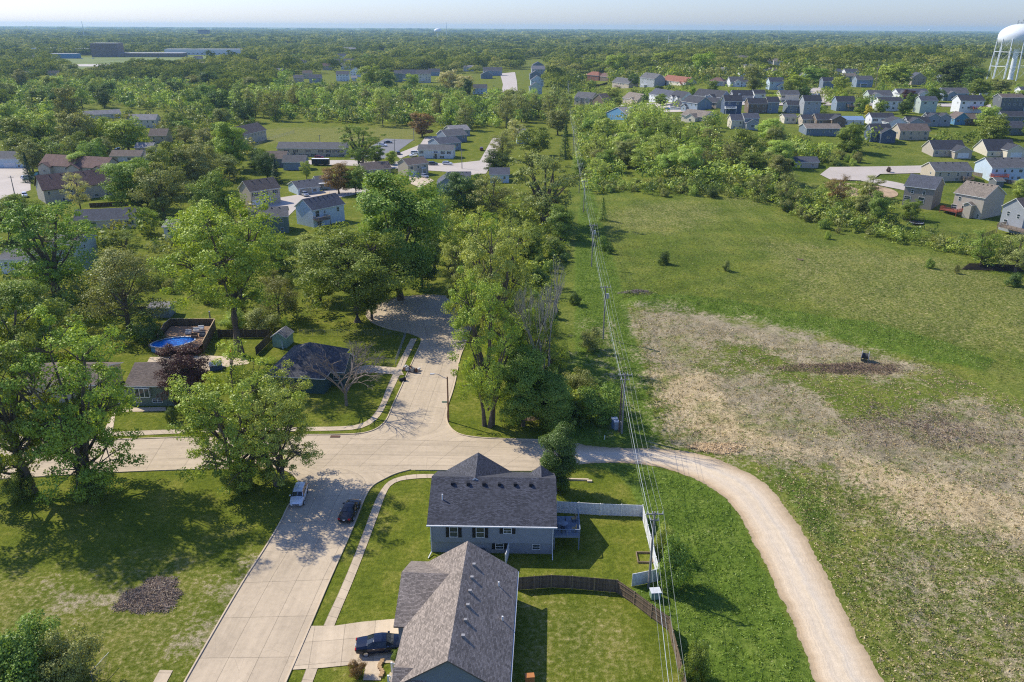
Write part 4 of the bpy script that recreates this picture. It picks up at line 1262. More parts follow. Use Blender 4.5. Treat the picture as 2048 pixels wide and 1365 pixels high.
# ---- brown-roofed house in front
EB = 3.7
RH = 7.1
ra = P(935, 1089, RH); rb = P(896, 1318, RH)
ax = (ra - rb); ax.z = 0; Lb = ax.length; ax.normalize()
rzb = math.atan2(ax.y, ax.x) - math.pi / 2
ctr = (ra + rb) / 2; ctr.z = 0
bh = empty('house', ctr, rzb, 'nearest house with a large weathered brown shingle roof beside the concrete driveway', 'house', 'suburban houses')
W, Rf = MB(), MB()
hw = 5.15
block(W, Rf, -hw, hw, -Lb / 2, Lb / 2, EB, RH - EB, 'y', ov=.4)
# garage wing towards the street: ridge at right angles
M_b = Matrix.Translation(ctr) @ Matrix.Rotation(rzb, 4, 'Z')
Mi = M_b.inverted()
gr = Mi @ P(808, 1147, 6.1); ge = Mi @ P(787, 1257, 3.45)
wx0 = min(gr.x, ge.x) + .4
gy1 = gr.y; gy0 = ge.y + .4
half = gy1 - gy0
block(W, Rf, wx0, -1.0, gy1 - half, gy1 + half, 3.45 + .25, 6.1 - 3.7, 'x', ov=.4)
# small porch wing
pr_ = Mi @ P(796, 1301, 5.0)
block(W, Rf, pr_.x + .4, -2.5, pr_.y - 4.4, pr_.y, 3.2, 1.7, 'x', ov=.4)
W.build('wall', siding('siding_near_blue', (0.21, 0.24, 0.28), 0.13), bh)
rf = Rf.build('roof', [shingle('shingle_near_brown', (0.245, 0.205, 0.175), 1.55), paint('brown_trim', (0.12, 0.1, 0.09), .5)], bh)
def rzb_at(x): return RH - (RH - EB) * abs(x) / hw + .16
VENTG = paint('roof_vent_grey', (0.34, 0.33, 0.32), .5, .3)
for i in range(6):
    yy = Lb / 2 - 3.0 - i * (Lb - 5.5) / 5.4
    MB().box(1.0 - .17, 1.0 + .17, yy - .15, yy + .15, rzb_at(1.0) - .1, rzb_at(1.0) + .27).build('roof_vent', VENTG, rf)
for (xx, yy) in ((3.7, Lb / 2 - 3.9), (4.4, Lb / 2 - 8.6)):
    MB().tube([(xx, yy, rzb_at(xx) - .1), (xx, yy, rzb_at(xx) + .5)], .09, 8).build('vent_pipe', WHITE, rf)
MB().box(hw + .42, hw + .53, -Lb / 2 - .3, Lb / 2 + .3, EB - .36, EB - .22).build('gutter', WHITE, bh)
MB().box(wx0 - .04, wx0 + .02, gy1 - half + 1.2, gy1 + half - 1.2, 0, 2.3).build('garage_door', GARAGE, bh)
for s_ in (0, 1):
    rk = MB()
    yb_ = -Lb / 2 + 2.0 - s_ * 1.7
    for zz in (.95, .3): rk.bar((-hw - 1.3, yb_ + 3.2, zz + .25), (-hw + .4, yb_ + 3.4, zz + .25), .07)
    for i in range(8): 
        xx = -hw - 1.3 + i * .22
        rk.box(xx - .03, xx + .03, yb_ + 3.17 + i * .02, yb_ + 3.23 + i * .02, .4, 1.2)
    rk.box(-hw - 1.38, -hw - 1.2, yb_ + 3.12, yb_ + 3.3, 0, 1.35)
    rk.build('step_railing', WHITE, bh)
st_ = MB()
for i in range(3): st_.box(-hw - 1.5 + i * .4, -hw + .5, -Lb / 2 + 3.7, -Lb / 2 + 5.1, 0, .17 * (i + 1))
st_.build('front_steps', C_D, bh)
# back deck at the right edge of the nearest house
deck_parts(bh, hw + .6, hw + 3.3, -Lb / 2 - 1.2, -Lb / 2 + 1.3, 1.1, WPOST, 'fr')
gl_p = P(1059, 1358, 1.1)
t = empty('grill', (gl_p.x, gl_p.y - .5, 1.1), .1, 'orange covered barbecue grill on the small wooden back deck', 'grill')
MB().box(-.45, .45, -.3, .3, .35, .95).build('lid', paint('orange_cover', (0.5, 0.2, 0.06), .5), t)
for sx in (-.4, .4): MB().box(sx - .03, sx + .03, -.25, .25, 0, .35).build('leg', DKMET, t)

# ------------------------------------------------------------------ near fences
fence('white vinyl privacy fence around the lawn behind the grey corner house', [(1114, 1026), (1200, 1031), (1284, 1034), (1299, 1095), (1316, 1163), (1262, 1174)], 1.75, 'vinyl')
fence('short white vinyl fence section between the two near houses', [(1011, 1134), (1020, 1100)], 1.75, 'vinyl')
fence('brown wooden board fence curving round the lawn of the nearest house', [(1034, 1181), (1102, 1176), (1144, 1178), (1233, 1186), (1268, 1210), (1302, 1236), (1337, 1262), (1352, 1320), (1366, 1378), (1380, 1440)], 1.8, 'wood')
fence('tall wooden board fence behind the shaded lawn by the green shed', [(437, 676), (541, 676)], 1.8, 'dark')
fence('dark wooden fence running down beside the big tree to the slate roof', [(545, 680), (512, 712)], 1.8, 'dark')
fence('chain link fence along the driveway of the slate roofed house', [(600, 672), (700, 672), (812, 671), (791, 731), (743, 729)], 1.3, 'chain')
fence('chain link fence in the shade of the bush in the foreground corner', [(186, 1365), (222, 1325)], 1.3, 'chain')
fence('black metal fence round the sloping lawn of the beige house', [(1800, 436), (1820, 448), (1868, 466), (1920, 476), (1960, 478), (1990, 466)], 1.3, 'black')
fence('weathered board fence between the far tan house and the white house', [(1945, 351), (1976, 359)], 1.7, 'weathered')
fence('weathered board fence beside the little tan shed', [(2007, 365), (2060, 376)], 1.7, 'weathered')
fence('chain link fence beside the townhouse at the mown field', [(500, 300), (540, 280), (590, 266)], 1.5, 'chain')
fence('wooden fence behind the grey ranch house with green shutters', [(180, 416), (250, 412), (285, 418)], 1.6, 'dark')
fence('long wooden fence on the slope behind the tan gabled houses', [(1150, 185), (1180, 178), (1215, 169)], 2.2, 'dark')

# ------------------------------------------------------------------ near cars
car('white station wagon parked facing the camera in tree shade', (592, 1019), (605, 979), 'white', 'wagon', 4.75, True)
car('black sedan parked in tree shade beside the sidewalk', (709, 1012), (691, 1046), 'black', 'sedan', 4.85, True)
car('dark blue sedan parked on the driveway of the nearest house', (808, 1296), (718, 1303), 'navy', 'sedan', 5.1, True, z=0.06)

# ------------------------------------------------------------------ street furniture
POLE = paint('pole_wood', (0.17, 0.12, 0.08), 0.9, var=0.3, scale=2)
POLEG = paint('pole_wood_grey', (0.27, 0.25, 0.23), 0.9, var=0.3, scale=2)
p = P(897, 843)
Hs = h_at(p, 754)
t = empty('street_lamp', p, 0, 'wooden street lamp pole with curved arm at the corner of the side street', 'street lamp')
MB().tube([(0, 0, -.3), (0, 0, Hs)], [.15, .11], 10).build('pole', paint('pole_reddish', (0.26, 0.14, 0.08), .85, var=.2), t)
MB().tube([(0, 0, Hs - .35), (-.7, .1, Hs - .1), (-1.5, .2, Hs + .35), (-2.1, .25, Hs + .38)], .05, 6).build('arm', GALV, t)
MB().box(-2.75, -2.05, .1, .4, Hs + .3, Hs + .44).build('lamp_head', paint('lamp_grey', (0.5, 0.5, 0.5), .5), t)
t = empty('street_sign', Vector((p.x - .55, p.y - .1, 0)), 0, 'green street name sign on the lamp pole at the side street corner', 'sign')
zz = h_at(p, 804)
MB().box(-.42, .42, -.02, .02, zz - .12, zz + .12).build('sign_blade', paint('sign_green', (0.02, 0.22, 0.16), .4), t)

def upole(px, py, Hh, label, arms=((0.25, 2.2),), grey=True, lean=(0, 0), trans=False, r=.16, at=None):
    p = at or P(px, py); p.z = gz(p.x, p.y)
    t = empty('utility_pole', p, 0, label, 'utility pole', 'utility poles of the overhead line')
    MB().tube([(0, 0, -.5), (lean[0], lean[1], Hh)], [r, r * .7], 10).build('pole', POLEG if grey else POLE, t)
    tops = []
    for dz, w in arms:
        zc = Hh - dz
        MB().box(lean[0] - w / 2, lean[0] + w / 2, lean[1] - .16, lean[1] - .05, zc - .06, zc + .06).build('crossarm', POLEG, t)
        for k in range(4 if w > 1.5 else 2):
            n_ = 3 if w > 1.5 else 1
            xx = lean[0] - w / 2 + .1 + k * (w - .2) / n_
            MB().tube([(xx, lean[1] - .1, zc + .06), (xx, lean[1] - .1, zc + .3)], [.06, .045], 7).build('insulator', PLATE, t)
            tops.append(p + Vector((xx, lean[1] - .1, zc + .3)))
    if trans:
        MB().tube([(.45, -.1, Hh - 2.6), (.45, -.1, Hh - 1.6)], .27, 12).build('transformer', paint('transformer_grey', (.45, .47, .48), .5), t)
    return p, tops, Hh
UP = []
pA, pB = P(1297, 1176), P(1352, 1365, 10.2)
pB.z = 0
UP.append(upole(0, 0, 10.3, 'grey utility pole below the foreground edge carrying the overhead line', at=pA + (pB - pA) * 1.7))
UP.append(upole(1297, 1176, 10.3, 'dark utility pole standing behind the end of the white vinyl fence', arms=((.2, 1.9), (1.0, 1.0))))
UP.append(upole(1243, 869, 10.5, 'taller of the two utility poles beside the electrical cabinets', arms=((.3, 2.2), (1.1, 1.4)), trans=False))
upole(1238, 866, 8.3, 'shorter dark utility pole touching the electrical cabinets', arms=(), grey=False)
UP.append(upole(1206, 678, 11.5, 'utility pole above the brush beside the dirt field', trans=True))
UP.append(upole(1183, 533, 11.5, 'utility pole beside the two small bushes in the meadow strip', trans=True))
UP.append(upole(1167, 425, 11.0, 'utility pole at the lower end of the green thicket'))
UP.append(upole(1158, 386, 11.5, 'utility pole beside the tall open tree at the thicket'))
UP.append(upole(1146, 312, 14, 'utility pole rising from the thicket beside the hedge of trees'))
UP.append(upole(1136, 200, 16, 'distant utility pole on the slope by the fence line'))
WIRE = paint('wire', (0.42, 0.44, 0.38), .5, .4)
WIREG = paint('wire_white', (0.62, 0.66, 0.68), .5, .2)
tele = [u for u in UP]
def wire(label, offs, dz, m, r):
    pts = []
    for i, (p, tops, Hh) in enumerate(tele):
        q = Vector((p.x + offs, p.y, p.z + Hh + dz))
        if pts:
            a_ = pts[-1]; d_ = (q - a_).length; sag = d_ * .018
            for k in range(1, 10):
                u = k / 10; w_ = a_.lerp(q, u); w_.z -= sag * 4 * u * (1 - u); pts.append(w_)
        pts.append(q)
    o = MB().tube([(q.x, q.y, q.z) for q in pts], r, 5).build('power_line', m)
    tag(o, label, 'cable', 'wires of the overhead line')
wire('leftmost thin power wire strung along the top of the utility poles', -.95, .1, WIRE, .013)
wire('middle thin power wire strung along the top of the utility poles', .35, .1, WIRE, .013)
wire('rightmost thin power wire strung along the top of the utility poles', .95, .1, WIRE, .013)
wire('thick pale communication cable hung low on the utility poles', -.12, -2.3, WIREG, .022)
wire('thinner communication cable hung just below the power wires on the poles', .15, -1.7, WIRE, .017)

BXB = paint('cabinet_blue', (0.12, 0.2, 0.3), .5); BXG = paint('cabinet_grey', (0.32, 0.36, 0.4), .5)
def cabinet(px, py, w, d, h, m, label, rz=0.1):
    p = P(px, py)
    t = empty('utility_cabinet', p, rz, label, 'cabinet', 'electrical cabinets')
    MB().box(-w / 2, w / 2, 0, d, 0, h).build('housing', m, t)
    MB().box(-w / 2 - .05, w / 2 + .05, -.05, d + .05, h, h + .07).build('lid', PLATE, t)
    MB().box(-w / 2 + .06, w / 2 - .06, -.03, -.002, .1, h - .1).build('door', m, t)
    return t
cabinet(1229, 858, .9, .7, 1.7, BXB, 'blue metal electrical cabinet behind the twin utility poles')
cabinet(1234.5, 862, 1.0, .7, 1.5, BXG, 'grey metal electrical cabinet in front of the twin utility poles')
cabinet(1312, 1200, 1.1, .9, .9, paint('cabinet_green', (.22, .32, .28), .5), 'low green transformer cabinet behind the wooden fence')
# sandbox frame
p = P(1291, 1127)
t = empty('sandbox', p, rzg, 'square wooden garden bed frame beside the white vinyl fence', 'garden bed')
for (q0, q1) in (((-.95, 0), (.95, 0)), ((-.95, 1.9), (.95, 1.9)), ((-.9, .08), (-.9, 1.82)), ((.9, .08), (.9, 1.82))):
    MB().bar((q0[0], q0[1], .14), (q1[0], q1[1], .14), .09, .26).build('side_board', WPOST, t)
# kerb-side rubbish
p = P(800, 764)
t = empty('rubbish_bin', p, .5, 'tipped black rubbish bin on the verge of the side street', 'bin')
MB().tube([(-.1, 0, .35), (.95, .1, .35)], [.26, .34], 10).build('bin_body', BLACKP, t)
MB().box(.95, 1.05, -.35, .45, .0, .7).build('lid', BLACKP, t)
rs = random.Random(3)
p = P(822, 743)
junk_cols = [('junk_brown', (.16, .08, .05)), ('junk_white', (.6, .58, .55)), ('junk_grey', (.2, .2, .2)), ('junk_wood', (.3, .18, .1))]
for i in range(11):
    q = Vector((p.x + rs.uniform(-1.9, 1.5), p.y + rs.uniform(-.8, 1.1), 0))
    nm_, c_ = junk_cols[i % 4]
    w_, d_, h_ = rs.uniform(.3, .8), rs.uniform(.3, .7), rs.uniform(.3, .8)
    m_ = MB().box(-w_, w_, -d_, d_, 0, h_)
    m_.box(-w_ * .8, w_ * .3, -d_ * .7, d_ * .6, h_, h_ * 1.4)
    o = m_.build('discarded_furniture', paint(nm_, c_, .8, var=.4)); o.location = (q.x, q.y, .05 + rs.uniform(0, .3)); o.rotation_euler = (rs.uniform(-.2, .2), rs.uniform(-.2, .2), rs.uniform(0, 3))
    o.scale = (.55, .55, .7)
    tag(o, 'discarded box or furniture piece in the junk heap at the kerb of the side street', 'junk', 'junk heap at the kerb')

# cable reel in the dirt field
p = P(1729, 722)
t = empty('cable_reel', (p.x, p.y, gz(p.x, p.y)), -.5, 'large grey empty cable reel standing in the dirt field', 'cable reel')
REEL = paint('reel_grey', (.36, .35, .34), .8, var=.25)
for s_ in (-.62, .62):
    MB().tube([(s_ - .05, 0, 1.0), (s_ + .05, 0, 1.0)], 1.02, 26).build('flange', REEL, t)
MB().tube([(-.57, 0, 1.0), (.57, 0, 1.0)], .55, 20).build('drum', paint('reel_dark', (.05, .05, .055), .8), t)

# storm drain
p = P(671, 873); o = MB().box(-.75, .75, -.3, .3, 0, .05).build('storm_drain', paint('drain_rust', (.12, .06, .04), .8)); o.location = (p.x, p.y - .2, .05)
tag(o, 'rusty storm drain grate at the edge of the avenue', 'drain')
# marker stake
p = P(1209, 881); o = MB().tube([(0, 0, 0), (0, 0, .9)], .06, 6).build('marker_post', WHITE); o.location = (p.x, p.y, 0); tag(o, 'short white marker post in the grass below the cabinets', 'post')
# block edging beside the lawn arc
p = P(1160, 961); o = MB().box(-2.0, 1.2, -.15, .15, 0, .25).box(1.0, 1.7, -.5, -.1, 0, .22).build('garden_edging', C_K); o.location = (p.x, p.y, 0); o.rotation_euler = (0, 0, -.05)
tag(o, 'short concrete garden edging beside the dark oval tree', 'edging')

# ------------------------------------------------------------------ pool yard
pc = P(346, 684, 1.25)
t = empty('swimming_pool', (pc.x, pc.y, 0), .42, 'oval above ground swimming pool with bright blue water', 'pool')
def oval(m, a_, b_, z0, z1, a2=None, b2=None, mi=0, n=40):
    a2 = a2 or a_; b2 = b2 or b_
    for k in range(n):
        t0, t1 = 2 * math.pi * k / n, 2 * math.pi * (k + 1) / n
        m.poly([(a_ * math.cos(t0), b_ * math.sin(t0), z0), (a_ * math.cos(t1), b_ * math.sin(t1), z0), (a2 * math.cos(t1), b2 * math.sin(t1), z1), (a2 * math.cos(t0), b2 * math.sin(t0), z1)], mi)
    return m
pa, pb = 4.2, 2.6
m_ = MB(); oval(m_, pa, pb, 0, 1.25); oval(m_, pa - .12, pb - .12, .3, 1.25); m_.build('pool_wall', paint('pool_wall_blue', (.12, .3, .5), .5), t)
m_ = MB(); oval(m_, pa + .08, pb + .08, 1.27, 1.27, pa - .2, pb - .2); oval(m_, pa + .08, pb + .08, 1.16, 1.27); m_.build('pool_rim', WHITE, t)
mw, nt, b_ = newmat('pool_water'); 
wv = noise(nt, objco(nt), 2.2, 3)
L(nt, ramp(nt, wv, [(.35, (.005, .17, .62)), (.65, (.02, .3, .85))]), b_.inputs['Base Color']); b_.inputs['Roughness'].default_value = .08; bump(nt, b_, wv, .1, .3)
m_ = MB(); m_.poly([((pa - .15) * math.cos(2 * math.pi * k / 40), (pb - .15) * math.sin(2 * math.pi * k / 40), 1.08) for k in range(40)]); m_.build('pool_water', mw, t)
m_ = MB(); 
for s_ in (-.22, .22): m_.bar((-.8 + s_, -1.9, 1.1), (-.8 + s_, -2.5, 2.1), .05)
for k in range(4): m_.bar((-1.02, -2.0 - k * .14, 1.3 + k * .22), (-.58, -2.0 - k * .14, 1.3 + k * .22), .05)
m_.build('pool_ladder', DKMET, t)
DECKW = planks('deck_brown', (0.34, 0.2, 0.11), 0.14, 0, 0.2)
dk = empty('pool_deck', (pc.x, pc.y, 0), .0, 'raised wooden deck wrapped round the oval pool', 'deck')
def L2(px, py, z): q = P(px, py, z); return (q.x - pc.x, q.y - pc.y)
dpts = [L2(309, 700, 1.3), L2(331, 664, 1.3), L2(342, 652, 1.3), L2(432, 652, 1.3), L2(412, 680, 1.3), L2(392, 700, 1.3), L2(350, 706, 1.3)]
def hit(poly_, an):
    best = 50.0; dx, dy = math.cos(an), math.sin(an)
    for i in range(len(poly_)):
        (x0_, y0_), (x1_, y1_) = poly_[i], poly_[(i + 1) % len(poly_)]
        ex, ey = x1_ - x0_, y1_ - y0_; den = dx * ey - dy * ex
        if abs(den) < 1e-9: continue
        t_ = (x0_ * ey - y0_ * ex) / den; s_ = (x0_ * dy - y0_ * dx) / den
        if t_ > 0 and 0 <= s_ <= 1: best = min(best, t_)
    return best
m_ = MB()
for k in range(60):
    q = []
    for an in (2 * math.pi * k / 60, 2 * math.pi * (k + 1) / 60):
        c_, s_ = math.cos(an - .42), math.sin(an - .42)
        ri = (pa + .1) * (pb + .1) / math.hypot((pb + .1) * c_, (pa + .1) * s_)
        ro = max(ri + .25, min(hit(dpts, an), 14))
        q += [(ri * math.cos(an), ri * math.sin(an), 1.22), (ro * math.cos(an), ro * math.sin(an), 1.22)]
    m_.poly([q[0], q[1], q[3], q[2]])
m_.build('deck_floor', DECKW, dk)
# privacy screen on three sides of the deck
sc_ = [L2(318, 690, 0.2), L2(331, 668, .2), L2(343, 658, .2), L2(432, 658, .2), L2(408, 705, .2)]
for (q0, q1) in zip(sc_, sc_[1:]):
    m_ = MB(); m_.bar((*q0, 1.25), (*q1, 1.25), .05, 2.3); m_.build('screen_panel', WOODF, dk)
    m_ = MB(); m_.bar((*q0, 2.45), (*q1, 2.45), .16, .07); m_.build('top_rail', paint('cedar', (.5, .36, .2), .7), dk)
for (px_, py_, lab, c_) in ((377, 668, 'pale grey pool storage box on the wooden pool deck', (.5, .5, .5)), (393, 664, 'white cushioned lounge seat on the wooden pool deck', (.65, .64, .6)),
                            (389, 675, 'brown wicker bench on the wooden pool deck', (.2, .12, .07)), (402, 660, 'white folded cover heap at the pool deck corner', (.7, .7, .7)), (405, 672, 'grey barbecue under a cover on the pool deck', (.16, .17, .18))):
    q = P(px_, py_, 1.3); o = MB().box(-.6, .6, -.3, .35, 0, .45).box(-.6, .6, .25, .4, .45, .85).build('deck_seat', paint('deckitem_%d' % px_, c_, .8, var=.2)); o.location = q; o.rotation_euler = (0, 0, rs.uniform(-.5, .5))
    tag(o, lab, 'outdoor furniture')
q = P(423, 655, 0); o = MB().tube([(0, 0, 0), (0, 0, 3.6)], .17, 8).build('chimney_pipe', GALV); o.location = q; tag(o, 'grey metal stove pipe at the corner of the pool deck', 'pipe')
q = P(464, 706); o = bpy.data.objects.new('play_ball', MB().lathe([(0.001, 0), (.22, .04), (.38, .2), (.42, .42), (.38, .62), (.22, .8), (.001, .84)], 16).mesh('play_ball', paint('orange_plastic', (.7, .13, .05), .4), True)); COL.objects.link(o); o.location = (q.x, q.y, 0)
tag(o, 'orange red ball lying on the shaded lawn by the big trunk', 'ball')
# green shed
a = P(546, 695); b = P(573, 697)
v = b - a; t = empty('shed', ((a + b) / 2), math.atan2(v.y, v.x), 'pale green garden shed with a grey gable roof and its door ajar', 'shed', 'garden sheds')
W, Rf = MB(), MB(); block(W, Rf, -v.length / 2, v.length / 2, 0, 3.4, 2.3, .95, 'y', ov=.25, zb=0)
W.build('wall', siding('siding_shed', (.26, .4, .33), .2), t); Rf.build('roof', [ROOF['light'], WHITE], t)
MB().box(-.5, .5, -.06, -.002, 0, 1.75).build('door', siding('siding_shed_door', (.3, .46, .38), .6), t)
MB().bar((.6, -.05, 1.6), (.95, -.6, .02), .3, .04).build('leaning_board', WALL['sage'], t)

# ------------------------------------------------------------------ dark green house with bay window, slate roofed house
r_, L_, D_, H_, ri_ = H('dark green house with a white framed bay window under a purple brown roof', 262, 350, 727, 772, 812, 'green', 'brown', D=9.5, near=True,
    wins=[(.57, .95, .9, .75), (.68, .95, .9, .75), (.2, .95, .9, .8)], lwin=0)
m_ = MB(); bx = -L_ / 2 + .2 * L_
m_.box(-1.25, 1.25, -.5, 0, H_ - 2.1, H_ - .35)
bo = m_.build('bay_window', WHITE, r_); bo.location = (-L_ / 2 + .33 * L_, 0, 0)
for k, x_ in enumerate((-.82, 0, .82)):
    g_ = MB().box(x_ - .34, x_ + .34, -.53, -.505, H_ - 1.95, H_ - .5); g_.build('pane', GLASS, bo)
# slate roofed house: hipped
hp = P(629, 678, 6.6)
t = empty('house', (hp.x, hp.y, 0), -.12, 'low house with a dark slate hipped roof behind the bare tree', 'house', 'suburban houses')
W, Rf = MB(), MB(); block(W, Rf, -5.6, 4.6, -9.2, 4.0, 3.2, 3.0, 'y', hip=True); block(W, Rf, 2.6, 7.0, -5.6, 0.8, 3.0, 2.0, 'x')
W.build('wall', WALL['blue'] if False else siding('siding_deepgreen', (.05, .1, .1), .14), t); Rf.build('roof', [shingle('shingle_slate_dark', (.085, .085, .095), 1.6), WHITE], t)
add_win(t, 'f', 5.7, -5.6, 1.6, 1.1, 1.1, True)
# shed behind the scrubby tree and hot tub
H('small grey blue shed among shrubs behind the pool yard', 303, 340, 612, 622, 636, 'bluegrey', 'light', D=3.5, wins=[(.5, 1.3, .8, .8)], lwin=0, cat='shed', name='shed', group='garden sheds')
q = P(432, 738); o = MB().box(-1.1, 1.1, -1.1, 1.1, 0, .9).box(-1.15, 1.15, -1.15, 1.15, .9, 1.02).build('hot_tub', paint('tub_cover', (.06, .1, .17), .6)); o.location = (q.x, q.y, .05); o.rotation_euler = (0, 0, .4)
tag(o, 'square blue covered hot tub on the round patio', 'hot tub')

# ------------------------------------------------------------------ water towers
WT = paint('tower_white', (.8, .83, .86), .35, var=.03, scale=.1)
def water_tower(px, py, pt_, rpx, label, legs=12, big=True):
    p = P(px, py); Ht = h_at(p, pt_); s = mpp((p.x, p.y, p.z + Ht * .7)); Rt = rpx * s
    t = empty('water_tower', p, .13, label, 'water tower', 'water towers')
    th = Rt * 1.2
    prof = [(0.01, Ht)] + [(Rt * math.sin(a_), Ht - th * .5 * (1 - math.cos(a_))) for a_ in [i * math.pi / 24 for i in range(1, 13)]]
    z_ = prof[-1][1]
    prof += [(Rt, z_ - th * .12), (Rt * .96, z_ - th * .22), (Rt * .82, z_ - th * .35), (Rt * .55, z_ - th * .45), (Rt * .3, z_ - th * .49), (Rt * .13, z_ - th * .52)]
    me_ = MB().lathe(prof[::-1], 48).mesh('tank', WT, True); o = bpy.data.objects.new('tank', me_); COL.objects.link(o); o.parent = t
    zc = prof[-1][1]
    MB().tube([(0, 0, -1), (0, 0, 2), (0, 0, zc + 1)], [Rt * .16, Rt * .125, Rt * .125], 24).build('riser', WT, t)
    if not big: return t
    zl = z_ - th * .1
    def LP(k, z):
        a_ = 2 * math.pi * k / legs + .1; rr = Rt * (1.0 + .12 * (1 - z / zl)); return Vector((rr * math.cos(a_), rr * math.sin(a_), z))
    for k in range(legs):
        MB().tube([LP(k, -1), LP(k, zl)], Rt * .022, 10).build('leg', WT, t)
    for z in (zl * .33, zl * .68):
        m_ = MB()
        for k in range(legs): m_.tube([LP(k, z), LP(k + 1, z)], Rt * .012, 6)
        m_.build('ring_strut', WT, t)
    m_ = MB()
    for k in range(legs):
        for (z0_, z1_) in ((0, zl * .33), (zl * .33, zl * .68), (zl * .68, zl)):
            m_.tube([LP(k, z0_), LP(k + 1, z1_)], .05, 4); m_.tube([LP(k + 1, z0_), LP(k, z1_)], .05, 4)
    m_.build('cross_bracing', WT, t)
    m_ = MB()
    for (x_, y_, h_) in ((-6, -1, 2.6), (-4.5, 0, 3.2), (-2, -1, 1.8), (0, 0, 3.6), (1.5, -1, 2.5), (4, 0, 3)): m_.tube([(x_, y_, Ht - .8), (x_, y_, Ht + h_)], .09, 5); m_.box(x_ - .15, x_ + .15, y_ - .1, y_ + .1, Ht + h_ - .8, Ht + h_)
    for z in (.7, 1.2): m_.tube([(-5.5, -1, Ht + z), (4, -1, Ht + z)], .04, 4)
    m_.build('antenna', DKMET, t)
    return t
water_tower(2020, 160, 48, 38, 'large white water tower on slim legs at the right edge')
water_tower(876, 80, 57, 7, 'small white water tower on the horizon left of the street', big=False)
water_tower(1858, 68, 58, 2.6, 'tiny white water tower on the far horizon near the large tower', big=False)

# ------------------------------------------------------------------ houses, left side
H('pale blue ranch house with white garage at the left edge', -30, 62, 303, 318, 336, 'ltblue', 'grey', D=9, gar=(.55, 5.2), group='suburban houses')
H('half timbered townhouse row under a long red brown roof', 84, 214, 309, 330, 352, 'beige', 'redbrown', D=9.5, yb1=360, wing=[(.1, 6, 1.5, 4.2, 'w'), (.55, 6, 1.5, 4.2, 'w'), (.93, 6, 1.5, 4.2, 'w')], trim=paint('timber_trim', (.06, .04, .035)), shut=None)
H('beige apartment block with a brown roof and lit gable, left of the tan tree', 92, 226, 345, 381, 408, 'beige', 'redbrown', yb1=392, D=11.5, cat='apartment block', name='apartment_block', trim=paint('timber_trim', (.06, .04, .035)), vents=5)
H('long low cream ranch house with green shutters and grey roof', 153, 273, 418, 443, 461, 'cream', 'slate', yb1=455, D=8.5, shut=paint('shutter_green', (.05, .13, .11)))
H('beige gable ended house half hidden behind the row of maples', 300, 334, 258, 272, 287, 'tan', 'brown', D=9, ridge='x')
H('long grey roofed apartment row seen above the maples', 172, 243, 221, 231, 240, 'cream', 'light', yb1=236, D=9, name='apartment_block', cat='apartment block')
H('two storey cream apartment row with a dark end window behind the maples', 258, 313, 229, 240, 256, 'cream', 'light', D=9, name='apartment_block', cat='apartment block')
H('low brown roofed garage beside the townhouse row', 222, 282, 301, 313, 324, 'tan', 'brown', D=8, lwin=0, gar=(.4, 4.5))
H('tiny tan garage with a grey roof in front of the maple trees', 272, 306, 286, 296, 310, 'tan', 'light', D=7, lwin=0)
H('little grey roofed house peeking out beside the round tree', 290, 312, 302, 314, 324, 'bluegrey', 'grey', D=7)
H('tan two storey townhouse at the edge of the mown field', 490, 534, 250, 270, 291, 'tan', 'brown', yb1=280, D=10)
H('long tan motel like apartment building with two rows of windows', 556, 690, 285, 297, 313, 'tan', 'grey', yb1=314, D=10, name='apartment_block', cat='apartment block', shut=paint('shutter_dark', (.05, .05, .06)), door=.25)
H('brown roofed house behind the blue garage', 505, 572, 303, 318, 335, 'slate', 'brown', D=9)
H('blue gabled garage beside the long dark trailer', 567, 611, 311, 325, 341, 'bluegrey', 'grey', D=7.5, wins=[], lwin=1)
H('tan two storey house with white garage door and central steps', 504, 562, 359, 384, 414, 'tan', 'brown', yb1=405, D=8.5, gar=(.2, 4.4), vents=3, porch=(.5, 2.2, 1.6, 3.3), shut=paint('shutter_dark', (.05, .05, .06)))
H('pale blue ranch house with a lit white gable beside a driveway', 597, 640, 361, 378, 391, 'ltblue', 'slate', yb1=386, D=10, gar=(.35, 4.6, GARTAN), vents=3)
H('low pale blue wing house with a porch behind the brown tree', 636, 664, 352, 367, 380, 'ltblue', 'slate', yb1=378, D=9, porch=(.5, 6, 1.8, 2.5))
dkg = planks('deck_weathered', (.26, .2, .15), .14)
H('white two storey house with a blue shaded wall and a raised back deck', 628, 690, 393, 421, 456, 'ltblue', 'slate', yb1=442, D=8.6, near=False, wins=[(.14, 4.2, 1.6, 2.0), (.37, 4.4, .8, .9), (.8, 4.3, 1.1, 1.5), (.18, 1.1, 1.8, 2.0)], deck=(.17, 4.6, 3.0, 2.7, dkg), vents=6, lwin=0)
H('dark grey green gable house with a light grey roof behind the big tree', 500, 578, 415, 437, 470, 'green', 'grey', yb1=466, D=8.6, vents=4)
H('low brown roofed house between two leafy trees', 728, 782, 325, 341, 352, 'tan', 'brown', yb1=348, D=8.5)
H('tan and grey split level house with a garage under a brown roof', 817, 857, 316, 331, 354, 'tan', 'brown', yb1=349, D=8.5, gar=(.22, 4.2), porch=(.7, 2.2, 1.5, 3.0))
H('white two storey building with dark shutters and a central arched door', 837, 906, 290, 300, 317, 'white', 'grey', yb1=318, D=9, shut=BLACKP, door=.5, porch=(.5, 2.6, 1.2, 2.6), cat='apartment block', name='apartment_block')
H('dark blue gabled duplex directly behind the white shuttered building', 880, 922, 275, 289, 304, 'bluegrey', 'slate', yb1=300, D=12, lwin=0)
H('slate blue duplex, second behind the white shuttered building', 893, 934, 259, 273, 287, 'slate', 'grey', yb1=284, D=12, lwin=0)
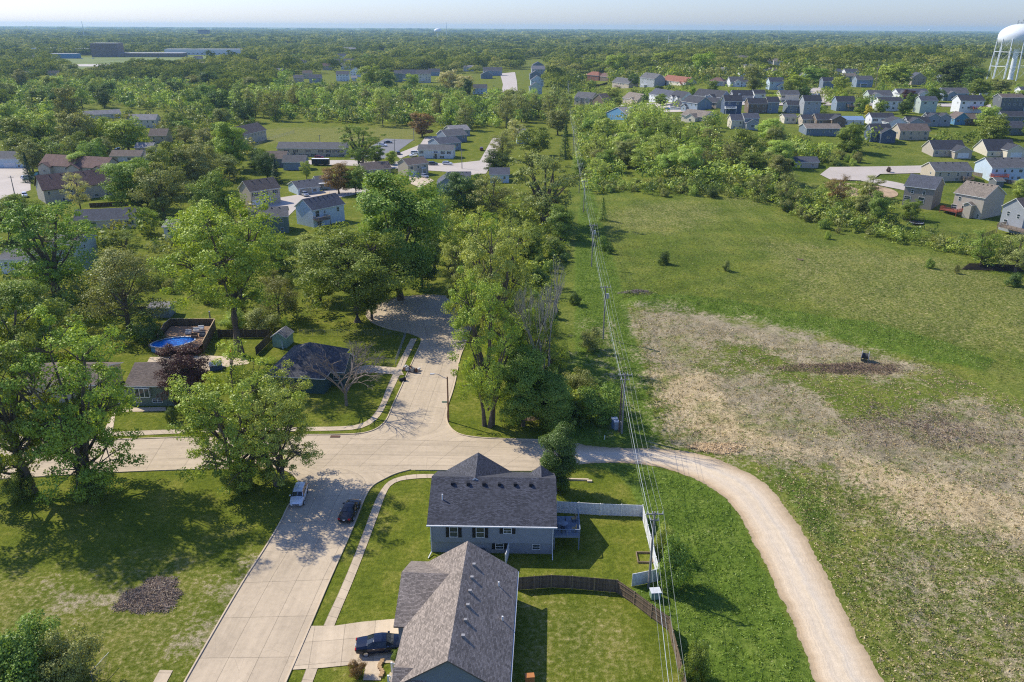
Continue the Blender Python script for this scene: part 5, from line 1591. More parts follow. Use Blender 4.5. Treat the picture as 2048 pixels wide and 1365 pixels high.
H('grey roofed duplex furthest back along the short street', 903, 940, 251, 262, 274, 'grey', 'light', yb1=272, D=12, lwin=0)
H('blue gable fronted house with vents on its slate roof', 874, 912, 356, 371, 392, 'bluegrey', 'slate', D=13, ridge='y', vents=0, lwin=0)
H('low slate roofed house at the corner lot', 900, 940, 344, 356, 368, 'bluegrey', 'slate', D=9, vents=4)
H('bright blue gabled house peeking over the dark round trees', 980, 1018, 336, 350, 366, 'ltblue', 'slate', D=9)
H('pale blue shed like building behind the round willow', 1034, 1056, 258, 272, 288, 'ltblue', 'light', D=9, lwin=0)
H('white walled house glimpsed below the crown of the left tall tree', 4, 56, 505, 520, 548, 'white', 'grey', D=9)
H('pale blue house glimpsed between the trunks at left', 112, 168, 470, 490, 545, 'sage', 'grey', D=9, gar=(.5, 4.6))
H('grey roofed house under the crown of the big roadside tree at left', 60, 200, 735, 770, 806, 'tan', 'brown', D=9)
H('white garage glimpsed through the centre left crown', 330, 372, 440, 455, 478, 'white', 'light', D=8)

# ------------------------------------------------------------------ distant centre
GC = 'distant houses in the centre'
for row in [
 ('brown roofed house at the left end of the distant centre row', 606, 624, 139, 147, 158, 'tan', 'brown', {}),
 ('pale grey two storey house left in the distant row', 619, 643, 148, 156, 167, 'grey', 'slate', {}),
 ('white two storey house with many windows in the distant row', 673, 698, 142, 149, 163, 'white', 'grey', {}),
 ('white gabled house with grey roof behind the many windowed one', 701, 722, 134, 143, 154, 'white', 'slate', dict(ridge='y')),
 ('small white garage beside the many windowed white house', 703, 714, 152, 156, 162, 'white', 'light', {}),
 ('brown roofed house uphill of the white gabled house', 722, 740, 133, 141, 150, 'tan', 'brown', {}),
 ('dark green house between two large crowns in the distance', 789, 804, 136, 147, 165, 'green', 'grey', {}),
 ('grey house with a wide roof in the distant row', 803, 834, 134, 148, 163, 'bluegrey', 'slate', {}),
 ('tan house with white deck at the end of the distant row', 833, 862, 140, 148, 166, 'cream', 'grey', dict(deck=(.4, 5, 3, 2.6, WHITE))),
 ('low slate roofed house behind the tan house with white deck', 857, 880, 133, 144, 152, 'bluegrey', 'slate', {}),
 ('white garage with grey roof beside the blossoming tree', 927, 948, 131, 135, 143, 'white', 'light', {}),
 ('cyan gable ended house beside the tall dark hedge', 946, 974, 166, 177, 189, 'ltblue', 'grey', {}),
 ('dark house with stepped gables above the cyan house', 962, 985, 143, 150, 158, 'slate', 'slate', dict(ridge='y')),
 ('long grey roofed house at the foot of the distant street', 967, 1004, 134, 142, 152, 'bluegrey', 'grey', {}),
 ('orange brown roofed house beside the distant street', 985, 1000, 114, 120, 130, 'brick', 'red', {}),
 ('brown roofed cottage in the distant cluster behind the row', 645, 663, 124, 132, 141, 'tan', 'redbrown', {}),
 ('small grey roofed cottage in the distant cluster', 663, 680, 117, 123, 131, 'grey', 'slate', {}),
 ('white cottage with white gable in the distant cluster', 676, 692, 106, 112, 121, 'white', 'slate', {}),
 ('wide roofed cottage right in the distant cluster', 688, 707, 117, 123, 131, 'tan', 'grey', {}),
 ('cottage with a pale roof behind the distant cluster', 682, 702, 126, 132, 140, 'white', 'light', {}),
 ('white house glimpsed between crowns far left of the row', 548, 566, 136, 142, 150, 'white', 'light', {}),
 ('white and tan house glimpsed beside the left round tree', 588, 606, 148, 156, 166, 'tan', 'grey', {}),
 ('small house with a pale roof at the foot of the street trees', 900, 914, 108, 114, 122, 'white', 'slate', {}),
]:
    H(*row[:8], group=GC, **row[8])
H('white cottage glimpsed beside the bright yellow tree in the distance', 777, 787, 106, 110, 117, 'white', 'slate', group=GC)
H('long pale roofed commercial building far behind the centre houses', 660, 712, 95, 100, 109, 'darkgrey', 'light', D=18, group='distant large buildings', cat='building', name='building')
# school and other large buildings far left
def flat(label, x0, x1, yt, yb, wall, hgt=None, D=25, wm=None, strip_=True, name='building', roofm=None):
    A = P(x0, yb); B = P(x1, yb); v = B - A; Lw = v.length
    Hh = h_at(A, yt)
    t = empty(name, (A + B) / 2, math.atan2(v.y, v.x), label, 'building', 'distant large buildings')
    W, Rf = MB(), MB(); block(W, Rf, -Lw / 2, Lw / 2, 0, D, Hh, 0, flat=True)
    W.build('wall', wm or WALL[wall], t); Rf.build('roof', [roofm or paint('flat_roof', (.42, .42, .42), .8)], t)
    if strip_:
        k = max(3, int(Lw / 9))
        for i in range(k):
            add_win(t, 'f', -Lw / 2 + Lw * (i + .5) / k, 0, min(Hh - 2.2, 2.6), 3.4, 1.8, False, None, FRAME, 'v')
    return t
flat('tall windowless brick school gymnasium with the highest roof', 184, 238, 87, 115, 'brick', wm=paint('brick_dull', (.2, .15, .14), .9), strip_=False, D=40)
flat('long low brick school wing right of the gymnasium', 238, 365, 107, 115, 'brick', wm=paint('brick_dull', (.2, .15, .14), .9), D=45)
flat('long white school wing with a dark end wall', 330, 495, 99, 110, 'white', D=40)
flat('dark blue flat roofed field house beside the school', 100, 153, 108, 118, 'blue', D=25, strip_=False)
flat('pale long building left of the gymnasium', 64, 102, 97, 108, 'white', D=40, strip_=False)
flat('pale roofed low building behind the field house', 122, 176, 98, 110, 'darkgrey', D=30)
flat('dark office tower standing alone above the far trees', 397, 421, 60, 74, 'navy', D=25, wm=paint('dark_curtain_wall', (.04, .06, .11), .3), strip_=False)
flat('dark blue low block in the hazy distance left of the tower', 238, 262, 68, 78, 'navy', D=25, wm=paint('dark_curtain_wall', (.04, .06, .11), .3), strip_=False)
flat('faint brick block on the far horizon right of centre', 1310, 1340, 62, 69, 'brick', D=25, wm=paint('brick_dull', (.2, .15, .14), .9), strip_=False)
flat('brown commercial block between the far crowns right of centre', 1278, 1300, 100, 110, 'brick', D=20, wm=paint('brick_dull', (.2, .15, .14), .9))
sheet('sports_field', [(100, 117), (420, 112), (440, 120), (380, 130), (300, 148), (160, 156), (100, 135)], 0.4, paint('field_turf', (.15, .19, .04), .95, var=.25, scale=.02))
sheet('infield', [(118, 130), (270, 129), (275, 134), (120, 134)], 0.6, paint('infield_sand', (.5, .45, .4), .9, scale=.05))
# masts on the horizon
for (px_, yt_, yb_, lab) in ((169, 43, 75, 'thin radio mast on the horizon far left'), (721, 52, 72, 'short dark mast on the horizon left of the small water tower'), (893, 45, 75, 'tall thin mast on the horizon beside the small water tower'),
                             (1336, 65, 95, 'white thin pole rising above the far trees right of centre'), (1560, 50, 66, 'thin mast on the horizon at right')):
    p = P(px_, yb_); Hh = h_at(p, yt_); s = mpp(p)
    o = MB().tube([(0, 0, 0), (0, 0, Hh)], [s * .7, s * .35], 6).build('radio_mast', WIREG); o.location = p; tag(o, lab, 'mast', 'distant masts')

# ------------------------------------------------------------------ right side, far rows
GR = 'houses on the rise at right'
for row in [
 ('pale green gabled house first beside the distant street', 1059, 1084, 163, 175, 189, 'sage', 'slate', dict(ridge='y')),
 ('blue house second up the distant street', 1062, 1087, 151, 161, 174, 'ltblue', 'slate', dict(ridge='y')),
 ('slate house third up the distant street', 1060, 1082, 142, 149, 160, 'slate', 'grey', dict(ridge='y')),
 ('pale roofed house fourth up the distant street', 1064, 1090, 132, 139, 149, 'grey', 'light', {}),
 ('dark gabled house furthest up the distant street', 1066, 1087, 124, 130, 139, 'slate', 'slate', dict(ridge='y')),
 ('orange brick house with a brown hipped roof beside the tall pine', 1171, 1197, 141, 150, 162, 'brick', 'red', dict(hip=True)),
 ('tan house with a back deck on the slope under the oak', 1224, 1257, 152, 164, 177, 'tan', 'grey', dict(deck=(.4, 6, 3, 2.5, dkg))),
 ('grey blue tall house with a white two level deck', 1279, 1308, 144, 155, 175, 'grey', 'grey', dict(deck=(.4, 6, 3, 3.0, WHITE))),
 ('tan wing house with a steep roof beside the white decked house', 1304, 1320, 153, 160, 171, 'tan', 'tan', {}),
 ('cream house with a red tile roof and a covered patio', 1324, 1371, 149, 160, 171, 'cream', 'red', dict(wing=(.8, 7, 2, 3.5, 'w'))),
 ('grey cottage with a reddish hipped roof on the upper row', 1418, 1445, 154, 162, 173, 'grey', 'redbrown', dict(hip=True)),
 ('grey house with a white dormer on the upper row', 1460, 1496, 153, 164, 174, 'white', 'grey', dict(wing=(.4, 5, 1.5, 4.2, 'w'))),
 ('white ranch house under the large yellow green crown', 1428, 1449, 135, 141, 149, 'white', 'light', {}),
 ('tan twin gabled house with a stone front at the left of the rise', 1149, 1183, 182, 195, 210, 'beige', 'grey', dict(wing=[(.22, 6, 1.5, 5.0, 'w'), (.8, 5, 1.5, 5.0, 'w')])),
 ('brown gabled garage house with two white doors', 1185, 1207, 187, 199, 211, 'brown', 'brown', dict(ridge='y', gar=(.5, 5.6), wins=[])),
 ('pale blue metal roofed house half sunk in the thicket', 1212, 1258, 216, 226, 240, 'blue', 'light', dict(ridge='y')),
 ('tan house with dormer and a double garage door', 1245, 1275, 182, 196, 207, 'tan', 'tan', dict(gar=(.6, 5.6, GARTAN), wing=(.65, 4, 1, 4.6, 'w'))),
 ('white two storey house with many front windows on the rise', 1297, 1336, 180, 188, 205, 'white', 'slate', {}),
 ('white house with two dormers in a dark roof', 1337, 1362, 182, 194, 205, 'white', 'char', dict(wing=[(.3, 3, .8, 4.4, 'w'), (.7, 3, .8, 4.4, 'w')])),
 ('low dark garage wing left of the blue grey chimney house', 1340, 1362, 201, 212, 221, 'slate', 'char', {}),
 ('blue grey two storey house with a chimney and a gabled entry', 1363, 1394, 193, 203, 222, 'bluegrey', 'char', dict(chim=.97, wing=(.25, 5, 1.5, 3.2, 'w'))),
 ('dark blue house with a gabled double garage on the rise', 1386, 1440, 180, 191, 203, 'bluegrey', 'char', dict(wing=(.72, 8, 3, 3.4, 'g'))),
 ('dark navy tall house with a white balcony', 1448, 1482, 191, 203, 228, 'navy', 'char', dict(chim=.95, deck=(.3, 6, 3, 3.2, WHITE))),
 ('blue grey house with a white side gable behind the navy house', 1466, 1505, 181, 192, 203, 'grey', 'char', {}),
 ('brown house with a tall central chimney right of the navy house', 1496, 1533, 197, 208, 226, 'brown', 'char', dict(chim=.4)),
 ('tan low roofs with a pale gable in front of the thicket crowns', 1362, 1408, 221, 230, 243, 'cream', 'tan', dict(wing=(.55, 7, 3, 3.0, 'w'))),
 ('white gabled house with a grey roof above the thicket', 1462, 1485, 229, 241, 258, 'cream', 'slate', {}),
 ('taller grey gabled house beside the white one above the thicket', 1487, 1516, 227, 237, 259, 'grey', 'slate', dict(wing=(.5, 6, 2, 3.4, 'w'))),
 ('dark slate house cut by the crown left of the cream house', 1534, 1556, 194, 205, 226, 'slate', 'char', {}),
 ('cream two storey house with a row of dark windows', 1560, 1597, 181, 190, 206, 'cream', 'grey', dict(shut=BLACKP)),
 ('grey lower wing house with dark roof beside the chimney house', 1574, 1602, 202, 211, 226, 'slate', 'char', {}),
 ('grey tall house with chimney and wide balcony windows', 1606, 1639, 190, 203, 229, 'grey', 'char', dict(chim=.98)),
 ('grey blue house with a cream side gable and brown deck', 1672, 1708, 193, 204, 222, 'bluegrey', 'char', dict(deck=(.8, 6, 3, 2.8, WPOST))),
 ('white and blue house with a low porch roof on the upper row', 1712, 1744, 152, 160, 175, 'bluegrey', 'grey', dict(porch=(.4, 6, 2, 2.8))),
 ('cream house with grey gabled front, behind the white long house', 1738, 1783, 181, 192, 206, 'sage', 'grey', dict(wing=(.25, 7, 2, 4.4, 'w'))),
 ('white long two storey house with a dark roof in the middle row', 1757, 1802, 195, 203, 223, 'white', 'char', {}),
 ('white stepped gable house behind the dark purple tree', 1796, 1856, 178, 188, 200, 'white', 'slate', dict(wing=[(.15, 7, 2, 4, 'w'), (.8, 7, 2, 4, 'w')])),
 ('sage green tall house with an attached low garage', 1838, 1871, 193, 202, 227, 'sage', 'slate', {}),
 ('grey gabled house with a long pale porch below the big oaks', 1886, 1935, 176, 187, 202, 'bluegrey', 'grey', dict(wing=[(.3, 6, 1.5, 4.6, 'w')])),
 ('tall white house with a red wooden back deck', 1917, 1964, 191, 202, 226, 'white', 'char', dict(deck=(.7, 7, 3.5, 2.8, paint('deck_red', (.3, .08, .05), .7)), chim=.99)),
 ('dark grey two storey house with a tan lit gable near the right edge', 1999, 2044, 188, 196, 222, 'darkgrey', 'brown', {}),
 ('white gable peeking in at the right edge below the tower', 2040, 2070, 174, 181, 193, 'white', 'slate', {}),
 ('white little gabled house beside the tall dark columnar tree', 1953, 1974, 181, 187, 194, 'white', 'grey', {}),
 ('small cream gable in the thicket left of the brown house', 1568, 1592, 229, 235, 247, 'cream', 'grey', {}),
 ('dark brown house with stepped gables in the lower row', 1632, 1682, 228, 240, 255, 'brown', 'char', dict(wing=(.8, 7, 2.5, 4.2, 'w'))),
 ('grey brown roofed long house half behind the thicket', 1612, 1680, 248, 258, 272, 'slate', 'tan', {}),
 ('dark blue house with a deep gabled wing and blue deck chairs', 1740, 1779, 248, 262, 284, 'navy', 'char', dict(wing=(.75, 7, 3, 4.5, 'w'))),
 ('white house with four tall front windows in the lower row', 1742, 1786, 226, 236, 250, 'white', 'char', dict(shut=BLACKP)),
 ('white and blue gabled house beside the blue pool', 1776, 1812, 236, 246, 260, 'white', 'char', dict(ridge='y')),
 ('grey roofed white gabled house in the lower row centre', 1815, 1858, 234, 246, 258, 'grey', 'char', dict(wing=(.3, 7, 2, 3.6, 'w'))),
 ('tan house with a lit cream gable in the lower row', 1798, 1856, 248, 262, 280, 'tan', 'brown', {}),
 ('grey double gabled house with a white arched entry', 1855, 1895, 226, 238, 252, 'grey', 'char', dict(wing=[(.2, 6, 1.5, 4.6, 'w'), (.75, 6, 1.5, 4.6, 'w')])),
 ('blue gabled house with brown roof left of the light brown tree', 1908, 1936, 226, 237, 250, 'blue', 'brown', dict(ridge='y')),
 ('brown roofed low house behind the blue gabled one', 1930, 1972, 228, 238, 250, 'brown', 'brown', {}),
 ('stepped grey roofed house at the right edge of the lower row', 2005, 2060, 223, 234, 248, 'slate', 'char', {}),
 ('grey roofed house with a white ridge board near the right edge', 2008, 2046, 243, 256, 270, 'bluegrey', 'slate', {}),
 ('low grey roof hidden in the thicket by the cul de sac', 1590, 1636, 314, 328, 336, 'beige', 'slate', {}),
 ('blue grey shed house with a pale metal roof on the lower row', 1686, 1727, 233, 241, 250, 'white', 'light', dict(roofmat=METALR)),
 ('white roofed far house beyond the big yellow green crown', 1755, 1790, 128, 133, 142, 'tan', 'grey', {}),
 ('pale roofed house glimpsed behind the brown roof far right', 1690, 1716, 138, 144, 153, 'white', 'slate', {}),
 ('dark blue roofed far house left of the electrical pylon', 1656, 1682, 138, 143, 152, 'bluegrey', 'slate', {}),
 ('grey roofed far house behind the blue roofed one', 1660, 1680, 140, 143, 149, 'tan', 'light', {}),
 ('white and blue house between the two upper row oaks', 1479, 1496, 139, 145, 153, 'white', 'bluegrey' if False else 'slate', {}),
 ('pale roofed small house behind the dormered grey house', 1490, 1506, 129, 134, 142, 'cream', 'light', {}),
 ('slate roofed house right of the olive oak on the upper row', 1524, 1542, 139, 146, 157, 'bluegrey', 'slate', {}),
 ('broad blue grey house with a white low wing at the upper row centre', 1538, 1566, 155, 164, 180, 'ltblue', 'slate', dict(wing=(.8, 6, 3, 3, 'w'))),
 ('brown roofed house half hidden behind the upper row crowns', 1540, 1556, 136, 141, 149, 'tan', 'brown', {}),
 ('white gable between two round crowns of the upper row', 1604, 1616, 146, 152, 164, 'white', 'grey', dict(ridge='y')),
 ('navy house under the round tree left of the porch house', 1645, 1667, 155, 163, 177, 'slate', 'char', {}),
 ('grey roofed house behind the porch house of the upper row', 1686, 1712, 147, 153, 164, 'grey', 'tan', {}),
 ('brick brown cottage beside the tall pine of the upper row', 1200, 1216, 146, 153, 163, 'brown', 'redbrown', {}),
 ('slate roofed house glimpsed at the left of the legs of the large tower', 1880, 1904, 150, 156, 166, 'bluegrey', 'slate', {}),
 ('tan house with dark roof in the gap left of the navy tall house', 1409, 1432, 196, 204, 217, 'tan', 'char', {}),
 ('white house with dark roof between the navy and the brown houses', 1508, 1530, 180, 188, 200, 'white', 'char', {}),
 ('sage house at the right of the dark grey two storey house', 2046, 2075, 196, 205, 222, 'sage', 'slate', {}),
 ('tan house with dark roof below the cream two storey house', 1604, 1628, 230, 239, 252, 'tan', 'char', {}),
 ('tan house with white dormer under the far oak canopy', 1822, 1850, 146, 156, 170, 'beige', 'slate', dict(ridge='y')),
]:
    o_ = row[8]
    H(*row[:8], group=GR, **o_)
# nearer right-hand houses
GN = 'new houses beside the far cul de sac'
H('beige ranch house with a dark roof and a gabled blue garage', 1865, 1928, 281, 300, 314, 'beige', 'char', yb1=314, D=10, wing=(.8, 7.5, 4, 2.9, 'g'), group=GN, lwin=0)
H('cream ranch house with a raised dormer wing and front garage', 1973, 2030, 279, 303, 313, 'cream', 'char', D=11, wing=(.82, 8, 4, 3.2, 'g'), group=GN, lwin=0)
H('tan gabled house with white trim beside the cul de sac', 1867, 1941, 325, 343, 363, 'tan', 'grey', D=11, group=GN, vents=4, deck=(.85, 4, 2.5, 1.2, WPOST))
H('long white house with a brilliant lit gable and red deck', 1979, 2080, 316, 336, 363, 'ltblue', 'grey', D=12, group=GN, vents=5, deck=(.12, 6, 3, 2.2, paint('deck_red', (.3, .08, .05), .7)), lwin=0)
H('small tan garden shed beside the weathered fence', 1991, 2006, 358, 365, 375, 'darkgrey', 'grey', D=5, wins=[], lwin=0, cat='shed', name='shed', group='garden sheds')
r1 = H('dark brown two storey house with grey roof and white framed windows', 1803, 1861, 352, 372, 411, 'taupe', 'slate', yb1=421, D=11, group=GN, near=False, wins=[(.28, 5.6, .9, 1.4), (.68, 5.6, .9, 1.4), (.15, 3.2, 2.2, 1.4), (.62, 3.0, 2.0, 2.2)], vents=0)
r2 = H('beige two storey house with tan shingle roof and a red wooden deck', 1902, 1960, 367, 386, 426, 'beige', 'tan', yb1=440, D=12, group=GN, wins=[(.2, 5.6, 1.0, 1.5), (.68, 5.6, 1.7, 1.5), (.06, 2.7, 1.9, 1.5), (.36, 2.6, .9, 2.0), (.9, 1.0, .9, 1.4)], vents=6,
       wing=(.6, 2.6, 1.8, 4.6, 'n'), deck=(.08, 6.0, 3.4, 1.7, paint('deck_red', (.3, .08, .05), .7)))
r3 = H('light grey two storey house with a large grey deck at the right edge', 1996, 2040, 395, 412, 458, 'grey', 'brown', yb1=470, D=12, group=GN, ridge='y', wins=[(.3, 5.6, 1.1, 1.5), (.75, 5.4, 1.1, 1.5), (.25, 2.9, 1.3, 1.6), (.1, .8, .6, .4)], deck=(.9, 9, 4, 2.0, dkg))
# trampoline
p = P(1833, 447); p.z = gz(p.x, p.y)
t = empty('trampoline', p, 0, 'round black trampoline with safety poles on the sloping lawn', 'trampoline')
MB().lathe([(2.0, .8), (2.15, .85), (2.0, .9)], 28).build('pad', PLATE, t); MB().lathe([(0.01, .82), (2.0, .82)], 28).build('mat', BLACKP, t)
for k in range(8):
    a_ = k * math.pi / 4; MB().tube([(2.1 * math.cos(a_), 2.1 * math.sin(a_), 0), (2.1 * math.cos(a_), 2.1 * math.sin(a_), 2.6)], .04, 5).build('pole', DKMET, t)
MB().lathe([(2.1, 2.55), (2.16, 2.6), (2.1, 2.65)], 28).build('top_ring', DKMET, t)

# ------------------------------------------------------------------ distant cars
for row in [
 ('white wagon beside the small conifer at the left street', (68, 357), (42, 361), 'white', 'suv'),
 ('teal car parked nose in behind the white wagon', (80, 348), (70, 356), 'teal', 'sedan'),
 ('white pickup like car in front of the beige apartment block', (52, 401), (48, 388), 'white', 'suv'),
 ('silver car half hidden by the maples near the garages', (248, 300), (230, 302), 'silver', 'sedan'),
 ('blue car beside the left end of the long tan apartment building', (519, 302), (502, 305), 'blue', 'sedan'),
 ('dark red car in front of the long tan apartment building', (650, 319), (629, 318), 'red', 'suv'),
 ('white car with dark windows in the asphalt parking lot', (775, 294), (757, 293), 'white', 'suv'),
 ('dark car behind the white one in the asphalt parking lot', (785, 287), (768, 287), 'grey', 'sedan'),
 ('nearer white car beside the white shuttered building', (835, 312), (818, 315), 'white', 'sedan'),
 ('farther white car beside the white shuttered building', (838, 309), (824, 309), 'white', 'suv'),
 ('dark car parked by the grass wedge of the lot', (799, 306), (796, 313), 'grey', 'suv'),
 ('dark pickup on the street behind the split level house', (876, 331), (856, 331), 'grey', 'suv'),
 ('white car driving on the cross street left of the junction', (904, 331), (886, 330), 'white', 'suv'),
 ('silver car on the drive of the split level house', (857, 358), (841, 354), 'silver', 'suv'),
 ('black and silver car beside the lit white gable', (617, 396), (603, 389), 'silver', 'suv'),
 ('dark red car driving up the short street', (961, 297), (965, 306), 'maroon', 'suv'),
 ('dark car in the drive behind the duplex roofs', (881, 285), (866, 285), 'black', 'sedan'),
 ('blue grey car furthest back behind the duplex roofs', (888, 273), (877, 276), 'blue', 'suv'),
 ('blue car under the thicket trees by the far cul de sac', (1552, 341), (1538, 344), 'blue', 'sedan'),
 ('pale boat like car under a blue cover at the junction on the rise', (1326, 221), (1344, 219), 'blue', 'sedan'),
 ('white car in front of the distant school beside the field house', (158, 119), (170, 119), 'white', 'sedan'),
 ('first white van like car in the distant school lot', (182, 118), (190, 118), 'white', 'suv'),
 ('white car right of the school field house row', (310, 117), (322, 117), 'silver', 'suv'),
]:
    car(row[0], row[1], row[2], row[3], row[4])
p0 = P(642, 331)
o = empty('trailer', p0, 0, 'long dark enclosed trailer with a white roof beside the blue garage', 'trailer')
Lt = 34 * mpp(p0); MB().box(-Lt / 2, Lt / 2, -1.2, 1.2, .5, 3.0).build('box', paint('trailer_dark', (.03, .035, .04), .5), o); MB().box(-Lt / 2, Lt / 2, -1.25, 1.25, 3.0, 3.1).build('roof', WHITE, o)
for x_ in (-Lt / 4, Lt / 4): MB().tube([(x_, -1.15, .45), (x_, 1.15, .45)], .45, 12).build('wheel', TYRE, o)
for (px_, py_, yt_, lab) in ((30, 392, 352, 'thin grey street pole at the left street'), (790, 312, 279, 'wooden pole beside the asphalt parking lot'), (924, 338, 300, 'street lamp pole at the far junction corner'), (828, 282, 257, 'pole beside the reddish round tree'), (640, 285, 270, 'short pole behind the long tan apartment building'),
                              (1096 + 654, 176, 128, 'electrical pylon pole with crossarms behind the upper row'), (1293, 174, 143, 'pale pole behind the white decked house')):
    p = P(px_, py_); Hh = h_at(p, yt_)
    t = empty('utility_pole', p, 0, lab, 'utility pole', 'distant poles')
    MB().tube([(0, 0, 0), (0, 0, Hh)], [.2, .13], 8).build('pole', POLEG, t)
    MB().box(-1.1, 1.1, -.07, .07, Hh - .6, Hh - .45).build('crossarm', POLEG, t)

rs2 = random.Random(77)
wc = ['white', 'tan', 'grey', 'cream', 'bluegrey', 'beige']; rc_ = ['grey', 'light', 'slate', 'brown', 'tan', 'char']
for (xa, xb, ya, yb_, n_) in ((20, 560, 88, 100, 9), (380, 640, 112, 140, 8), (730, 1010, 100, 130, 8), (1040, 1960, 98, 132, 26), (0, 120, 100, 160, 4)):
    for i in range(n_):
        x_ = rs2.uniform(xa, xb); y_ = rs2.uniform(ya, yb_); p_ = P(x_, y_); s_ = mpp(p_)
        w_ = 15 / s_; h_ = 6.5 / s_
        H('pale gabled house glimpsed between far crowns below the horizon', x_, x_ + w_, y_ - h_ * 1.35, y_ - h_ * .85, y_, rs2.choice(wc), rs2.choice(rc_), yb1=y_ + rs2.uniform(-1, 1) * .6, group='houses glimpsed among the far crowns', lwin=0, seed=i)

# ================================================================== TREES
ST_ = dict
near_trees = [
 # bx, by, top, width px, base, leaf, label
 (184, 985, 628, 285, 'cotton', 'fresh', 'huge bright cottonwood on the lawn at the left end of the avenue', {}),
 (55, 985, 600, 300, 'cotton', 'green', 'huge leafy cottonwood at the very left edge beside the avenue', {}),
 (486, 972, 716, 250, 'cotton', 'fresh', 'broad yellow green tree on the street corner throwing shade on the parked cars', {}),
 (560, 968, 745, 190, 'cotton', 'light', 'pale drooping half of the street corner tree pair', {}),
 (482, 712, 395, 270, 'high', 'fresh', 'tall tree with a thick forked trunk beside the pool yard', {}),
 (713, 645, 462, 258, 'broad', 'green', 'spreading dark oak like tree at the cul de sac', {}),
 (800, 600, 350, 185, 'oval', 'green', 'tall rounded bright tree above the cul de sac', {}),
 (976, 852, 540, 160, 'cotton', 'fresh', 'tall narrow cottonwood beside the side street', {}),
 (1058, 830, 610, 150, 'cotton', 'green', 'cottonwood with dead upper branches in the middle', {}),
 (985, 700, 425, 185, 'cotton', 'light', 'high light green cottonwood behind the dead topped one', {}),
 (935, 640, 470, 120, 'cotton', 'light', 'slender light tree between the cul de sac and the tall cottonwoods', {}),
 (1117, 981, 852, 78, 'dense', 'dark', 'dense dark oval tree beside the grey corner house', {}),
 (1090, 452, 300, 150, 'cotton', 'olive', 'tall open crowned tree beside the utility poles', {}),
 (118, 600, 395, 190, 'cotton', 'green', 'tall tree with a leaning trunk at the left edge, upper row', {}),
 (258, 662, 490, 190, 'thin', 'olive', 'hazy olive tree with thin spring foliage left of the pool', {}),
 (378, 812, 692, 104, 'round', 'purple', 'dark purple leaved tree beside the bay window house', {}),
 (60, 720, 560, 170, 'round', 'green', 'leafy tree behind the giant cottonwoods at the left edge', {}),
 (440, 470, 342, 90, 'round', 'green', 'round green tree beside the tan house with steps', {}),
 (1018, 560, 430, 60, 'thin', 'light', 'small pale tree by the tall cottonwoods', {}),
 (1122, 480, 412, 60, 'oval', 'green', 'small leafy tree beside the meadow edge', {}),
 (870, 540, 395, 110, 'thin', 'green', 'scrubby green tree right of the tall rounded tree', {}),
 (930, 440, 345, 95, 'round', 'dark', 'dark round tree below the slate roofs', {}),
 (985, 450, 350, 90, 'thin', 'olive', 'thin dark trunked tree left of the open crowned tree', {}),
 (745, 640, 500, 90, 'round', 'green', 'leafy tree crowding the spreading oak', {}),
 (560, 640, 540, 90, 'thin', 'olive', 'scrubby tree behind the dark board fence', {}),
 (640, 600, 500, 90, 'round', 'green', 'bushy tree behind the spreading oak', {}),
 (1045, 852, 690, 105, 'oval', 'green', 'lower bushy tree filling the gap under the dead topped cottonwood', {}),
 (1100, 858, 745, 85, 'dense', 'green', 'compact green tree right of the dead topped cottonwood', {}),
 (845, 575, 470, 90, 'round', 'dark', 'dark tree hanging over the far rim of the cul de sac', {}),
 (250, 450, 305, 70, 'oval', 'light', 'x', {}),
]
for r in near_trees[:-1]:
    T(*r[:4], r[4], r[5], r[6], 'large trees in the near gardens', **r[7])

def bare(bx, by, ty, wpx, seed, label, name='bare_tree', mat=BARK, n0=4, depth=5, sp=.75, p=None, Hh=None, Wd=None, cat='tree'):
    if p is None:
        p = P(bx, by); Hh = h_at(p, ty); Wd = wpx * mpp(p)
    rng = random.Random(seed); mb = MB()
    def grow(a, d, ln, r, lev):
        b_ = a + d * ln
        m = (a + b_) / 2 + Vector((rng.uniform(-1, 1), rng.uniform(-1, 1), rng.uniform(-.3, .6))) * ln * .07
        mb.tube([a, m, b_], [r, r * .85, r * .65], 5 if lev < 2 else 4, cap=False)
        if lev >= depth: return
        for i in range(rng.choice((2, 3, 3)) if lev < depth - 1 else 3):
            nd = (d + Vector((rng.uniform(-1, 1), rng.uniform(-1, 1), rng.uniform(-.35, .6))) * .75).normalized()
            nd.x *= sx; nd.y *= sx; nd.normalize()
            grow(a.lerp(b_, rng.uniform(.7, 1)), nd, ln * rng.uniform(.62, .85), r * .6, lev + 1)
    sx = min(1.25, max(.8, Wd / Hh))
    mb.tube([(0, 0, -.3), (0, 0, Hh * .16)], [Hh * .022, Hh * .017], 8)
    for i in range(n0):
        a_ = i * 6.283 / n0 + rng.uniform(-.4, .4)
        grow(Vector((0, 0, Hh * .15)), Vector((math.cos(a_) * sp, math.sin(a_) * sp, .9)).normalized(), Hh * .26, Hh * (.0125 if mat is BARK else .0145), 0)
    root = empty(name, p, rng.uniform(0, 6), label, cat)
    me_ = mb.mesh('trunk', mat)
    zs = max(v_.co.z for v_ in me_.vertices); xs = max(abs(v_.co.x) for v_ in me_.vertices)
    o = bpy.data.objects.new('branches', me_); COL.objects.link(o); o.parent = root
    o.scale = (Wd / 2 / xs, Wd / 2 / xs, Hh / zs)
    return root
bare(693, 812, 676, 180, 5, 'bare leafless tree in front of the slate roofed house', mat=paint('bark_grey', (.24, .2, .17), .9, var=.25), n0=5)
bare(1082, 838, 505, 150, 8, 'pale dead branches rising out of the middle cottonwood', mat=BARKP, n0=4, sp=.5, depth=5)
bare(1000, 700, 560, 60, 12, 'slim pale dead trunk between the two tall cottonwoods', mat=BARKP, n0=3)

